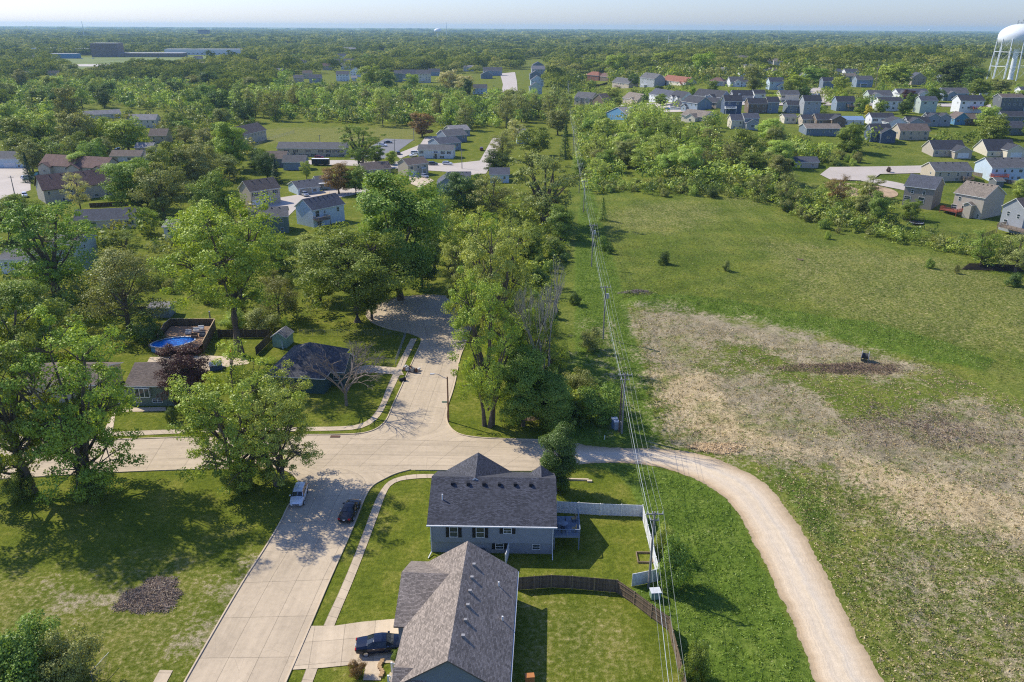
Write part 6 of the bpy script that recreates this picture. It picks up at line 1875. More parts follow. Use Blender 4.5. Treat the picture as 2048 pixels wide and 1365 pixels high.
G2 = 'garden trees of the left neighbourhood'
mid = [
 (60, 365, 305, 36, 'conifer', 'conifer', 'dark blue green spruce beside the half timbered townhouse'),
 (164, 352, 305, 42, 'oval', 'light', 'light green young tree in front of the townhouse row'),
 (162, 425, 345, 52, 'thin', 'pale', 'tan tinged slender tree before the beige apartment block'),
 (45, 302, 232, 90, 'round', 'green', 'large dense round maple at the left edge, middle distance'),
 (100, 300, 220, 60, 'round', 'light', 'light crowned maple second from the left edge in the maple row'),
 (160, 305, 223, 75, 'round', 'olive', 'olive maple third in the maple row'),
 (205, 300, 235, 50, 'round', 'fresh', 'bright maple fourth in the maple row'),
 (258, 302, 236, 84, 'round', 'fresh', 'broad bright green maple fifth in the maple row'),
 (465, 340, 245, 74, 'oval', 'fresh', 'tall bright rounded tree behind the olive grove of crowns'),
 (370, 292, 252, 48, 'thin', 'olive', 'pale willow like tree behind the garages'),
 (410, 300, 258, 50, 'thin', 'olive', 'feathery green tree beside the tall rounded tree'),
 (340, 390, 288, 90, 'round', 'green', 'leafy tree in the dense group above the grey ranch house, upper left'),
 (400, 385, 288, 100, 'round', 'olive', 'brownish olive tree in the dense group above the grey ranch house'),
 (270, 420, 318, 120, 'round', 'green', 'broad tree left in the dense group above the grey ranch house'),
 (330, 435, 330, 110, 'round', 'olive', 'grey green tree in the middle of the dense group above the grey ranch house'),
 (440, 360, 305, 80, 'round', 'olive', 'olive crown at the right of the dense group'),
 (298, 468, 415, 46, 'round', 'fresh', 'small bright round tree beside the grey ranch house'),
 (160, 530, 440, 90, 'cotton', 'green', 'dark green tree below the grey ranch house'),
 (250, 520, 462, 90, 'cotton', 'green', 'dense low tree right below the grey ranch house'),
 (20, 480, 392, 110, 'round', 'green', 'dense crown at the left edge above the leaning tree'),
 (60, 470, 400, 80, 'round', 'green', 'dense crown second from the left edge above the leaning tree'),
 (375, 500, 425, 90, 'cotton', 'fresh', 'bright crown left of the thick forked tree'),
 (535, 360, 305, 50, 'round', 'dark', 'dark green tree in front of the blue garage'),
 (553, 368, 318, 36, 'conifer', 'conifer', 'dark conifer beside the blue garage'),
 (520, 345, 298, 44, 'oval', 'green', 'medium green tree left of the dark conifer'),
 (613, 358, 322, 24, 'round', 'light', 'small pale tree beside the trailer'),
 (722, 335, 247, 88, 'cotton', 'green', 'tall loose crowned tree between the long apartment and the lot'),
 (752, 325, 292, 38, 'oval', 'green', 'small neat tree right of the tall loose crowned tree'),
 (782, 330, 302, 26, 'oval', 'fresh', 'little round tree beside the lot entrance'),
 (678, 388, 326, 62, 'round', 'brown', 'reddish brown leaved tree beside the pale blue ranch house'),
 (712, 388, 332, 50, 'round', 'green', 'dark tree just right of the reddish brown one'),
 (844, 274, 225, 52, 'round', 'brown', 'round rusty red tree at the edge of the mown field'),
 (1005, 320, 262, 60, 'thin', 'olive', 'thin leaved tree beside the short street end'),
 (995, 350, 300, 55, 'round', 'dark', 'dark dense tree at the junction beside the thin one'),
 (1030, 290, 238, 40, 'thin', 'pale', 'pale spring tree at the end of the short street'),
 (1068, 312, 255, 76, 'round', 'green', 'round willow like tree in the centre'),
 (1130, 318, 245, 40, 'conifer', 'dark', 'tall dark pointed tree beside the overhead line'),
 (1115, 270, 215, 50, 'round', 'olive', 'olive crown beside the overhead line'),
 (960, 520, 430, 100, 'round', 'fresh', 'leafy crown behind the high light green cottonwood'),
 (900, 520, 450, 80, 'thin', 'light', 'scrubby crown between the two tall trees'),
 (1050, 520, 450, 80, 'round', 'green', 'green crown beside the meadow strip'),
 (620, 520, 470, 70, 'round', 'light', 'low pale tree below the white house with the deck'),
 (560, 540, 470, 80, 'round', 'green', 'low crown below the dark grey green house'),
 (680, 520, 480, 70, 'round', 'green', 'low green tree right below the white house lawn'),
 (490, 246, 198, 50, 'round', 'dark', 'very dark round evergreen tree at the left end of the nut grove'),
 (140, 245, 172, 50, 'round', 'olive', 'dense round tree in the upper left wood'),
 (930, 190, 150, 42, 'round', 'pale', 'broad pale blossoming tree beside the distant cyan house'),
 (900, 185, 140, 48, 'round', 'pale', 'tall whitish blossoming tree in the distance'),
 (935, 196, 158, 20, 'oval', 'dark', 'dark clipped hedge like tree beside the distant cyan house'),
 (740, 180, 130, 48, 'round', 'fresh', 'large light crown in front of the distant centre row'),
 (775, 182, 138, 44, 'round', 'green', 'second large crown in front of the distant centre row'),
 (825, 178, 148, 32, 'round', 'fresh', 'round lollipop tree in the gap of the distant row'),
 (780, 125, 118, 14, 'round', 'yellow', 'bright yellow flowering tree in the distance'),
 (1185, 145, 120, 50, 'round', 'green', 'dark pine like tree beside the orange brick house'),
 (1232, 152, 108, 45, 'round', 'fresh', 'bright oak crown above the upper row, left'),
 (1330, 140, 104, 55, 'round', 'fresh', 'bright oak crown above the upper row, centre'),
 (1405, 155, 105, 52, 'round', 'fresh', 'large yellow green crown above the grey cottage'),
 (1505, 185, 130, 42, 'round', 'olive', 'olive oak beside the dormered grey house'),
 (1225, 205, 174, 40, 'round', 'light', 'round willow behind the brown garage house'),
 (1322, 213, 188, 32, 'round', 'green', 'round tree in front of the white house on the rise'),
 (1268, 175, 148, 26, 'round', 'dark', 'dark round tree left of the white decked house'),
 (1625, 172, 135, 55, 'round', 'green', 'round tree behind the white gabled row at the right'),
 (1590, 188, 150, 50, 'round', 'fresh', 'bright rounded tree above the cream house'),
 (1680, 186, 153, 36, 'round', 'fresh', 'bright rounded tree beside the upper row porch house'),
 (1790, 172, 125, 66, 'round', 'fresh', 'largest yellow green crown on the rise'),
 (1815, 202, 180, 30, 'round', 'purple', 'very dark purple tree in front of the white stepped gable house'),
 (1900, 172, 122, 60, 'oval', 'dark', 'tall dark oak left of the large water tower'),
 (1945, 178, 135, 50, 'round', 'dark', 'dark oak beside the legs of the large water tower'),
 (1955, 196, 158, 46, 'round', 'green', 'lower green oak before the large water tower'),
 (2000, 185, 158, 50, 'round', 'olive', 'rounded tree just below the large water tower'),
 (1975, 192, 162, 12, 'conifer', 'conifer', 'slim dark columnar tree by the small white gable'),
 (1722, 227, 196, 30, 'round', 'green', 'round tree left of the white long house'),
 (1760, 227, 200, 30, 'round', 'green', 'round tree in front of the white long house'),
 (1805, 231, 202, 26, 'round', 'dark', 'dark round tree between white long and sage houses'),
 (1875, 205, 178, 30, 'round', 'dark', 'dark round tree left of the long pale porch'),
 (1735, 236, 210, 16, 'round', 'yellow', 'yellow green shrub tree beside the blue metal roof'),
 (1972, 255, 212, 46, 'round', 'light', 'light brownish tree right of the brown roofed low house'),
 (1985, 275, 228, 50, 'round', 'green', 'green tree below the light brownish one'),
 (2040, 395, 358, 34, 'oval', 'light', 'small bright round tree on the lawn right of the tan shed'),
 (1777, 345, 334, 10, 'round', 'purple', 'tiny purple tree on the grass wedge by the cul de sac'),
 (1753, 448, 385, 42, 'oval', 'green', 'dense leafy tree standing beside the trampoline lawn'),
 (1820, 440, 400, 40, 'round', 'green', 'leafy tree half hiding the trampoline'),
 (1740, 395, 350, 50, 'thin', 'olive', 'loose tree beside the far cul de sac'),
 (1672, 415, 350, 50, 'thin', 'brown', 'greyish brown half dead tree at the edge of the thicket'),
 (1720, 430, 390, 40, 'round', 'olive', 'squat round tree at the meadow edge below the cul de sac'),
 (1960, 535, 460, 60, 'thin', 'green', 'leafy tree beside the ditch at the right edge'),
 (2030, 545, 462, 90, 'thin', 'olive', 'spreading brushy tree at the right edge above the ditch'),
 (1520, 395, 345, 50, 'thin', 'olive', 'thin olive tree at the front of the thicket'),
 (1570, 410, 345, 50, 'thin', 'olive', 'second thin tree at the front of the thicket'),
 (1205, 440, 395, 30, 'conifer', 'green', 'ragged dark cedar at the corner of the meadow'),
]
for r in mid:
    nm = 'conifer_tree' if r[4] == 'conifer' else 'deciduous_tree'
    T(*r[:4], r[4], r[5], r[6], G2 if r[0] < 900 else 'garden trees right of the centre', nm)

# --- numbers of one kind: scattered in the places where the photograph shows them
def inpoly(pts, x, y):
    c = False; n = len(pts)
    for i in range(n):
        x0, y0 = pts[i]; x1, y1 = pts[(i + 1) % n]
        if (y0 > y) != (y1 > y) and x < (x1 - x0) * (y - y0) / (y1 - y0) + x0: c = not c
    return c
placed = [(P(r[0], r[1]), 3.5) for r in mid + near_trees[:-1]]
foot = []
for o in list(scene.objects):
    if o.type == 'EMPTY' and o.parent is None and o.get('category') in ('house', 'apartment block', 'building', 'shed', 'car'):
        foot.append((o.location.x, o.location.y, 11.0 if o['category'] != 'car' else 4.0))
houses_xy = np.array([(a, b) for a, b, c in foot if c > 5 and b > 330])
def blocked(X, Y, hgt=1.0):
    """front yards: no tall growth right before the houses that the photograph shows"""
    X = np.asarray(X, float); Y = np.asarray(Y, float); out = np.zeros(X.shape, bool)
    for a, b in houses_xy:
        g = min(.13 * b, 150) * hgt
        out |= (Y < b) & (Y > b - g) & (np.abs(X - a * Y / b) < 8.5)
    return out
def scatter(poly, n, hr, wr, bases, leafs, label, group, sep=6.0, name='deciduous_tree', seed=1, avoid=True, tries=60, cat='tree'):
    rs = random.Random(seed)
    xs = [p[0] for p in poly]; ys = [p[1] for p in poly]; cnt = 0
    for _ in range(n * tries):
        if cnt >= n: break
        x, y = rs.uniform(min(xs), max(xs)), rs.uniform(min(ys), max(ys))
        if not inpoly(poly, x, y): continue
        p = P(x, y)
        if any((p.x - q.x) ** 2 + (p.y - q.y) ** 2 < (sep + r) ** 2 * .5 for q, r in placed): continue
        if avoid and any((p.x - a) ** 2 + (p.y - b) ** 2 < c * c for a, b, c in foot): continue
        if avoid and blocked(p.x, p.y): continue
        p.z = gz(p.x, p.y)
        h = rs.uniform(*hr)
        lf = rs.choice(leafs)
        lab = label if isinstance(label, str) else label[lf]
        put_tree(p, h, h * rs.uniform(*wr), rs.choice(bases), lf, lab, group, name, cat=cat, rot=rs.uniform(0, 6.28), var=rs.randint(0, 3))
        placed.append((p, sep * .5)); cnt += 1
    return cnt
GV = {'light': 'pale yellow green tree of the nut grove beyond the mown field', 'olive': 'olive tree of the nut grove beyond the mown field'}
scatter([(500, 222), (760, 222), (1130, 222), (1140, 240), (960, 266), (760, 254), (520, 244)], 34, (16, 20), (.65, .9), ['thin'], ['light', 'light', 'olive'], GV, 'nut grove trees', 10, seed=4)
scatter([(500, 196), (620, 190), (900, 198), (1130, 203), (1130, 222), (500, 222)], 18, (9, 13), (.8, 1.0), ['thin'], ['light', 'light', 'olive'], GV, 'nut grove trees', 12, seed=44)
LW = {'green': 'mid green crown in the wood at upper left', 'olive': 'olive crown in the wood at upper left', 'dark': 'dark crown in the wood at upper left', 'fresh': 'bright crown in the wood at upper left', 'light': 'light green crown in the wood at upper left'}
scatter([(-60, 165), (120, 150), (300, 165), (520, 170), (500, 235), (440, 262), (300, 225), (180, 215), (0, 262), (-80, 270)], 42, (12, 18), (.85, 1.15), ['round', 'round', 'oval', 'thin'], ['green', 'olive', 'dark', 'green', 'light'],
        LW, 'woodland crowns at upper left', 11, seed=5)
GT = {'light': 'light green crown in the thicket right of the overhead line', 'green': 'mid green crown in the thicket right of the overhead line', 'olive': 'olive crown in the thicket right of the overhead line'}
scatter([(1150, 275), (1300, 275), (1600, 290), (1660, 345), (1560, 372), (1440, 365), (1260, 345), (1180, 385), (1150, 330)], 30, (9, 13.5), (.85, 1.15), ['round', 'oval', 'thin', 'cotton'], ['light', 'green', 'olive', 'light', 'green'], GT, 'thicket crowns right of the overhead line', 8, seed=6)
scatter([(1150, 235), (1300, 238), (1420, 248), (1560, 265), (1600, 290), (1150, 275)], 16, (5.5, 8.5), (.95, 1.25), ['round', 'thin'], ['light', 'green', 'olive', 'light'], GT, 'thicket crowns right of the overhead line', 8, seed=66)
scatter([(1640, 262), (1860, 258), (2100, 255), (2100, 285), (1960, 300), (1850, 296), (1640, 312)], 12, (9, 13), (.8, 1.0), ['round', 'oval'], ['dark', 'green'],
        {'dark': 'dark crown in the belt of trees behind the cul de sac houses', 'green': 'mid green crown in the belt of trees behind the cul de sac houses'}, 'belt of trees behind the cul de sac houses', 8, seed=7)
scatter([(1100, 196), (1260, 176), (1700, 176), (2060, 182), (2060, 255), (1700, 250), (1560, 232), (1150, 232)], 26, (7, 11), (.7, .95), ['round', 'oval'], ['green', 'fresh', 'dark'],
        {'green': 'small mid green garden tree among the houses on the rise', 'fresh': 'small bright garden tree among the houses on the rise', 'dark': 'small dark garden tree among the houses on the rise'}, 'small garden trees on the rise', 10, seed=8)
scatter([(0, 290), (470, 260), (560, 300), (480, 345), (300, 350), (0, 350)], 20, (9, 14), (.85, 1.15), ['round', 'thin', 'round'], ['green', 'olive', 'green'],
        {'green': 'mid green garden tree between the garages at left', 'olive': 'olive garden tree between the garages at left'}, 'garden trees between the garages', 7, seed=9)
print('TREES', NTREE, flush=True)

# shrubs
GS = 'loose shrubs'
shrubs = [
 (70, 1350, 1240, 170, 'green', 'very large green bush in the lower left corner'),
 (150, 1362, 1262, 120, 'olive', 'yellowish bush leaning against the very large green one'),
 (-10, 1380, 1290, 180, 'green', 'bush at the very corner left of the large one'),
 (1328, 528, 502, 30, 'dark', 'round very dark bush standing alone in the meadow'),
 (1452, 542, 520, 18, 'olive', 'small grey bush alone in the meadow'),
 (1345, 1175, 1075, 82, 'green', 'bushy shrub with a dark side right of the white fence'),
 (1392, 1365, 1280, 66, 'green', 'bushy shrub beside the bend of the wooden fence at the bottom'),
 (1330, 1110, 1050, 50, 'light', 'pale weedy shrub at the white fence corner'),
 (1200, 835, 768, 110, 'green', 'tangled shrub left of the electrical cabinets'),
 (1160, 800, 740, 70, 'olive', 'olive tangled shrub behind the cabinets shrub'),
 (1110, 838, 770, 90, 'green', 'leafy undergrowth at the foot of the dead topped cottonwood'),
 (1180, 700, 655, 50, 'olive', 'wild shrub under the overhead line beside the dirt field'),
 (1205, 500, 472, 30, 'green', 'left bush of the pair under the overhead line'),
 (1218, 508, 486, 18, 'dark', 'right small bush of the pair under the overhead line'),
 (1150, 610, 585, 30, 'dark', 'dark bush at the right foot of the dead branches'),
 (470, 655, 620, 60, 'light', 'grey green shrub behind the dark board fence'),
 (525, 660, 615, 80, 'olive', 'large rounded shrub right of the forked trunk'),
 (195, 996, 930, 80, 'green', 'leafy suckers round the foot of the huge bright cottonwood'),
 (480, 982, 925, 66, 'green', 'leafy suckers round the foot of the street corner tree'),
 (40, 998, 945, 60, 'green', 'leafy suckers round the foot of the left edge cottonwood'),
 (570, 660, 635, 24, 'fresh', 'small shrub behind the green shed'),
 (305, 690, 640, 60, 'dark', 'dark shrub at the left end of the pool'),
 (318, 662, 646, 30, 'yellow', 'golden shrub above the pool'),
 (716, 1350, 1320, 36, 'brown', 'reddish round shrub in the front flower bed of the nearest house'),
 (792, 1318, 1300, 24, 'green', 'green shrub between the navy car and the white steps'),
 (865, 1085, 1072, 14, 'light', 'tiny shrub at the left corner of the grey house'),
 (345, 845, 815, 30, 'dark', 'dark low shrub beside the bay window house'),
 (1655, 478, 462, 14, 'fresh', 'small bright sapling at the meadow top'),
 (1858, 538, 516, 20, 'green', 'sapling with a shadow in the right meadow'),
 (2028, 572, 545, 34, 'dark', 'dark rounded bush at the right edge of the meadow'),
 (1912, 548, 530, 14, 'olive', 'thin sapling near the ditch'),
 (1440, 590, 575, 0, '', ''),
]
for r in shrubs:
    if not r[5]: continue
    T(r[0], r[1], r[2], r[3], 'shrub', r[4], r[5], GS, 'shrub', cat='shrub')
scatter([(1170, 385), (1280, 372), (1450, 378), (1600, 395), (1700, 440), (1680, 470), (1560, 425), (1480, 398), (1260, 392)], 34, (2.2, 5), (.9, 1.4), ['shrub'], ['green', 'olive', 'light', 'dark'],
        'scrub bush along the front edge of the thicket', 'scrub bushes along the thicket edge', 3.5, name='shrub', cat='shrub', seed=11)
scatter([(1640, 440), (1760, 455), (1900, 490), (2100, 520), (2100, 540), (1900, 510), (1740, 480), (1650, 465)], 18, (1.2, 2.6), (.9, 1.5), ['shrub'], ['green', 'olive', 'light'],
        'low scrub bush along the ditch below the right lawns', 'scrub bushes along the ditch', 3, name='shrub', cat='shrub', seed=12)
scatter([(840, 470), (1130, 460), (1130, 600), (1100, 700), (1150, 820), (1080, 840), (1060, 700), (960, 560), (860, 560)], 40, (2.5, 5), (.9, 1.4), ['shrub'], ['green', 'olive', 'dark', 'light'],
        'undergrowth bush below the tall cottonwoods', 'undergrowth below the cottonwoods', 3.5, name='shrub', cat='shrub', seed=13)
scatter([(0, 560), (330, 560), (460, 600), (640, 560), (640, 640), (480, 650), (300, 640), (280, 700), (0, 720)], 26, (2.0, 4.5), (.9, 1.4), ['shrub'], ['green', 'dark', 'olive'],
        'garden bush in the shade behind the pool yard', 'garden bushes behind the pool yard', 4, name='shrub', cat='shrub', seed=14)
scatter([(1660, 312), (1860, 312), (1850, 330), (1660, 332)], 22, (2.0, 5.5), (.8, 1.2), ['shrub'], ['light', 'green', 'olive'],
        'young bush in the rough strip above the cul de sac street', 'young bushes above the cul de sac street', 4, name='shrub', cat='shrub', seed=15)

# ================================================================== far woodland as one mass
def woodland():
    rng = np.random.RandomState(21)
    Cs = []; d = 640.0
    excl = [[(98, 113), (500, 108), (500, 119), (300, 146), (150, 156), (98, 134)],
            [(560, 160), (600, 148), (760, 148), (1010, 146), (1010, 195), (560, 195)],
            [(995, 140), (1040, 140), (1045, 205), (990, 205)],
            [(1040, 120), (1100, 120), (1110, 200), (1040, 200)],
            [(1130, 150), (2100, 145), (2100, 600), (1100, 600)],
            [(400, 195), (1140, 190), (1140, 600), (-100, 600), (-100, 170), (400, 165)],
            [(1940, 118), (2300, 118), (2300, 200), (1940, 200)]]
    near_excl = foot
    while d < 14000:
        step = max(13.0, d * d / (CAMH * 790) * 0.42)
        w = max(21.0, d / 75)
        xm = d * 0.78
        n = int(2 * xm / w * 1.0)
        xs = rng.uniform(-xm, xm, n); ys = d + rng.uniform(-.6, .6, n) * step
        for x, y in zip(xs, ys):
            px, py = proj((x, y, float(elev(x, y))))
            if any(inpoly(e, px, py) for e in excl): continue
            if d < 1500 and blocked(x, y, 1.3): continue
            if d < 1600 and any((x - a) ** 2 + (y - b) ** 2 < (c + 3) ** 2 * (1 if y > b else 2.2) for a, b, c in near_excl): continue
            Cs.append((x, y, float(elev(x, y)), w))
        d += step
    Cs = np.array(Cs); n = len(Cs)
    print('WOOD', n)
    Vs = []; TA = []
    dd = Cs[:, 1]
    for lo, hi, k, ls in ((0, 1300, 420, .085), (1300, 2600, 170, .14), (2600, 20000, 55, .28)):
        sel = Cs[(dd >= lo) & (dd < hi)]; m = len(sel)
        if m == 0: continue
        hgt = rng.uniform(9, 19, m) * (.55 + .75 * vnoise(sel[:, 0] + 30000, sel[:, 1], 90, 9))
        TA.append(np.repeat(rng.rand(m) * .6 + .4 * vnoise(sel[:, 0] + 30000, sel[:, 1], 60, 12), k))
        idx = np.repeat(np.arange(m), k)
        lobes = rng.normal(size=(m, 5, 3)) * np.array([.26, .26, .16])
        li = rng.randint(0, 5, m * k)
        v = rng.normal(size=(m * k, 3)); v /= np.linalg.norm(v, axis=1, keepdims=True)
        v[:, 2] = np.where(rng.rand(m * k) < .8, np.abs(v[:, 2]), v[:, 2])
        rad = .34 * (0.75 + .3 * rng.rand(m * k, 1))
        q = lobes[idx, li] * .85 + v * rad
        W_ = sel[idx, 3] * 1.05
        C = np.stack([sel[idx, 0] + q[:, 0] * W_, sel[idx, 1] + q[:, 1] * W_, sel[idx, 2] + hgt[idx] * (.60 + q[:, 2] * .85)], 1)
        Nn = v + rng.normal(size=(m * k, 3)) * .4 + np.array([0, 0, .3])
        V, Fq = leaves(C, Nn, W_ * ls * rng.uniform(.7, 1.3, m * k), rng, .8)
        Vs.append(V)
    V = np.concatenate(Vs); Fq = np.arange(len(V)).reshape(-1, 4)
    m_, nt, b = newmat('woodland_leaves')
    nt.nodes.remove(b)
    geo = nt.nodes.new('ShaderNodeNewGeometry'); co = objco(nt)
    at = nt.nodes.new('ShaderNodeAttribute'); at.attribute_name = 'tree'
    f = mth(nt, 'ADD', mth(nt, 'MULTIPLY', geo.outputs['Random Per Island'], .28), mth(nt, 'MULTIPLY', at.outputs['Fac'], .85))
    c = ramp(nt, f, [(.15, (.055, .09, .02)), (.4, (.13, .175, .035)), (.65, (.23, .275, .055)), (.95, (.4, .4, .12))])
    d_ = nt.nodes.new('ShaderNodeBsdfDiffuse'); L(nt, c, d_.inputs[0])
    t_ = nt.nodes.new('ShaderNodeBsdfTranslucent'); L(nt, mix(nt, 1.0, c, (1.2, 1.15, .5), 'MULTIPLY'), t_.inputs[0])
    ms = nt.nodes.new('ShaderNodeMixShader'); ms.inputs[0].default_value = .3
    L(nt, d_.outputs[0], ms.inputs[1]); L(nt, t_.outputs[0], ms.inputs[2]); L(nt, ms.outputs[0], nt.nodes['Material Output'].inputs['Surface'])
    me_ = numesh('woodland', V, Fq, [m_])
    me_.attributes.new('tree', 'FLOAT', 'FACE').data.foreach_set('value', np.concatenate(TA).astype(np.float32))
    o = bpy.data.objects.new('woodland', me_); COL.objects.link(o)
    tag(o, 'endless canopy of far off trees reaching to the hazy horizon', 'woodland', kind='stuff')
woodland()

def understorey(name, polys, sp, hr, wr, k, ls, label, cat, seed, cols, clear=6.5):
    rng = np.random.RandomState(seed); W_ = [poly_w(p) for p in polys]; pts = []
    for w in W_:
        lo, hi = w.min(0), w.max(0)
        n = int((hi[0] - lo[0]) * (hi[1] - lo[1]) / sp ** 2)
        X = rng.uniform(lo[0], hi[0], n); Y = rng.uniform(lo[1], hi[1], n)
        ok = sdist(w, X, Y) > 0
        for a, b, c in foot:
            ok &= (X - a) ** 2 + (Y - b) ** 2 > (c * .3 + clear) ** 2
        if hr[1] > 4.7: ok &= ~blocked(X, Y, .75)
        pts.append(np.stack([X[ok], Y[ok]], 1))
    pts = np.concatenate(pts); m = len(pts)
    Z = np.array([gz(x, y) for x, y in pts])
    h = rng.uniform(*hr, m); w_ = h * rng.uniform(*wr, m)
    idx = np.repeat(np.arange(m), k)
    lobes = rng.normal(size=(m, 6, 3)) * np.array([.25, .25, .2]); li = rng.randint(0, 6, m * k)
    v = rng.normal(size=(m * k, 3)); v /= np.linalg.norm(v, axis=1, keepdims=True)
    q = lobes[idx, li] + v * .26 * (.6 + .45 * rng.rand(m * k, 1))
    C = np.stack([pts[idx, 0] + q[:, 0] * w_[idx], pts[idx, 1] + q[:, 1] * w_[idx], Z[idx] + h[idx] * np.clip(.55 + q[:, 2] * .95, .02, 1.1)], 1)
    V, Fq = leaves(C, v + rng.normal(size=v.shape) * .45 + np.array([0, 0, .3]), w_[idx] * ls * rng.uniform(.6, 1.3, m * k), rng, .75)
    mi = rng.choice(len(cols), m)[idx]
    o = bpy.data.objects.new(name, numesh(name, V, Fq, [LEAF[c] for c in cols], mi)); COL.objects.link(o)
    tag(o, label, cat, kind='stuff')
understorey('undergrowth', [[(1150, 200), (1300, 228), (1560, 258), (1650, 290), (1665, 350), (1560, 380), (1440, 372), (1260, 360), (1185, 395), (1158, 330), (1150, 250)]], 4.8, (3.5, 8.5), (.9, 1.4), 170, .11,
            'dense undergrowth filling the thicket right of the overhead line', 'undergrowth', 61, ['light', 'green', 'olive', 'light'], 9)
understorey('undergrowth', [[(-80, 150), (60, 140), (140, 160), (300, 168), (520, 172), (1130, 198), (1130, 240), (960, 262), (760, 250), (520, 245), (440, 258), (330, 225), (180, 212), (60, 250), (-80, 262)]], 8.0, (4, 9.5), (.9, 1.4), 110, .16,
            'dense undergrowth filling the wood at upper left and below the nut grove', 'undergrowth', 62, ['olive', 'green', 'light', 'dark'], 12)
understorey('undergrowth', [[(1180, 385), (1300, 366), (1440, 370), (1560, 378), (1660, 395), (1700, 440), (1680, 470), (1560, 425), (1480, 398), (1260, 388)],
                            [(1640, 375), (1740, 385), (1790, 420), (1760, 440), (1900, 490), (1900, 505), (1740, 474), (1660, 452)], [(1900, 500), (2120, 500), (2120, 545), (1960, 535)]], 2.9, (1.2, 4.6), (.9, 1.6), 120, .12,
            'scrubby growth along the edge of the meadow below the thicket and the far houses', 'undergrowth', 69, ['green', 'olive', 'light', 'dark'], 2)
understorey('undergrowth', [[(560, 112), (640, 118), (720, 118), (780, 108), (1000, 108), (1000, 128), (870, 138), (720, 132), (600, 138), (560, 190)]], 16, (7, 13), (.9, 1.2), 100, .15,
            'tree cover between the distant centre houses', 'undergrowth', 67, ['olive', 'green', 'fresh', 'dark'], 9)
understorey('undergrowth', [[(0, 262), (300, 235), (480, 262), (540, 300), (470, 345), (300, 330), (0, 300)], [(250, 340), (480, 350), (490, 440), (400, 480), (280, 440), (230, 380)], [(0, 420), (140, 440), (280, 470), (330, 520), (200, 560), (0, 560)]], 11, (3, 9), (.9, 1.3), 140, .14,
            'garden greenery between the houses of the left neighbourhood', 'undergrowth', 68, ['olive', 'green', 'dark'], 6)
understorey('undergrowth', [[(1140, 165), (1500, 160), (1940, 165), (1960, 190), (2070, 195), (2070, 255), (1850, 255), (1640, 255), (1560, 235), (1400, 222), (1150, 214)]], 13, (3, 7.5), (.9, 1.3), 120, .14,
            'garden greenery between the houses on the rise', 'undergrowth', 70, ['fresh', 'green', 'dark', 'olive'], 6)
understorey('undergrowth', [[(1283, 735), (1293, 735), (1331, 885), (1317, 885)], [(1240, 590), (1300, 586), (1320, 594), (1250, 600)]], .9, (.35, .9), (1, 1.6), 60, .16,
            'rank weeds along the sharp left edge of the dirt field', 'weeds', 71, ['dark', 'olive', 'green'], 0)
understorey('undergrowth', [[(1110, 160), (1500, 150), (1940, 150), (1940, 176), (1780, 172), (1500, 170), (1120, 170)]], 13, (8, 15), (.8, 1.2), 110, .15,
            'tree cover closing the gaps behind the upper row of houses', 'undergrowth', 63, ['olive', 'green', 'fresh', 'dark'], 10)
understorey('undergrowth', [[(820, 500), (860, 400), (960, 380), (1060, 400), (1120, 430), (1120, 480), (1110, 560), (1100, 640), (1110, 800), (1170, 840), (1120, 860), (1040, 800), (1010, 660), (960, 600), (930, 580)],
                            [(1130, 780), (1225, 760), (1228, 850), (1170, 865), (1120, 850)]], 3.4, (1.2, 4.5), (.8, 1.5), 150, .12,
            'wild undergrowth among the tall cottonwoods in the middle', 'undergrowth', 64, ['green', 'light', 'green', 'dark'], 3)
understorey('undergrowth', [[(0, 560), (300, 560), (330, 640), (290, 690), (100, 740), (0, 720)], [(440, 615), (640, 590), (640, 640), (440, 652)], [(560, 470), (830, 520), (800, 560), (680, 545), (560, 520)], [(300, 480), (480, 470), (480, 560), (300, 560)]], 4.5, (1.5, 6), (.8, 1.4), 150, .12,
            'garden greenery massed behind the pool yard and below the white house', 'undergrowth', 65, ['green', 'olive', 'dark'], 4)
understorey('undergrowth', [[(1640, 262), (2100, 255), (2100, 285), (1960, 298), (1850, 294), (1640, 308)]], 6, (4, 10), (.8, 1.2), 140, .13,
            'belt of greenery behind the cul de sac houses', 'undergrowth', 66, ['dark', 'green'], 8)

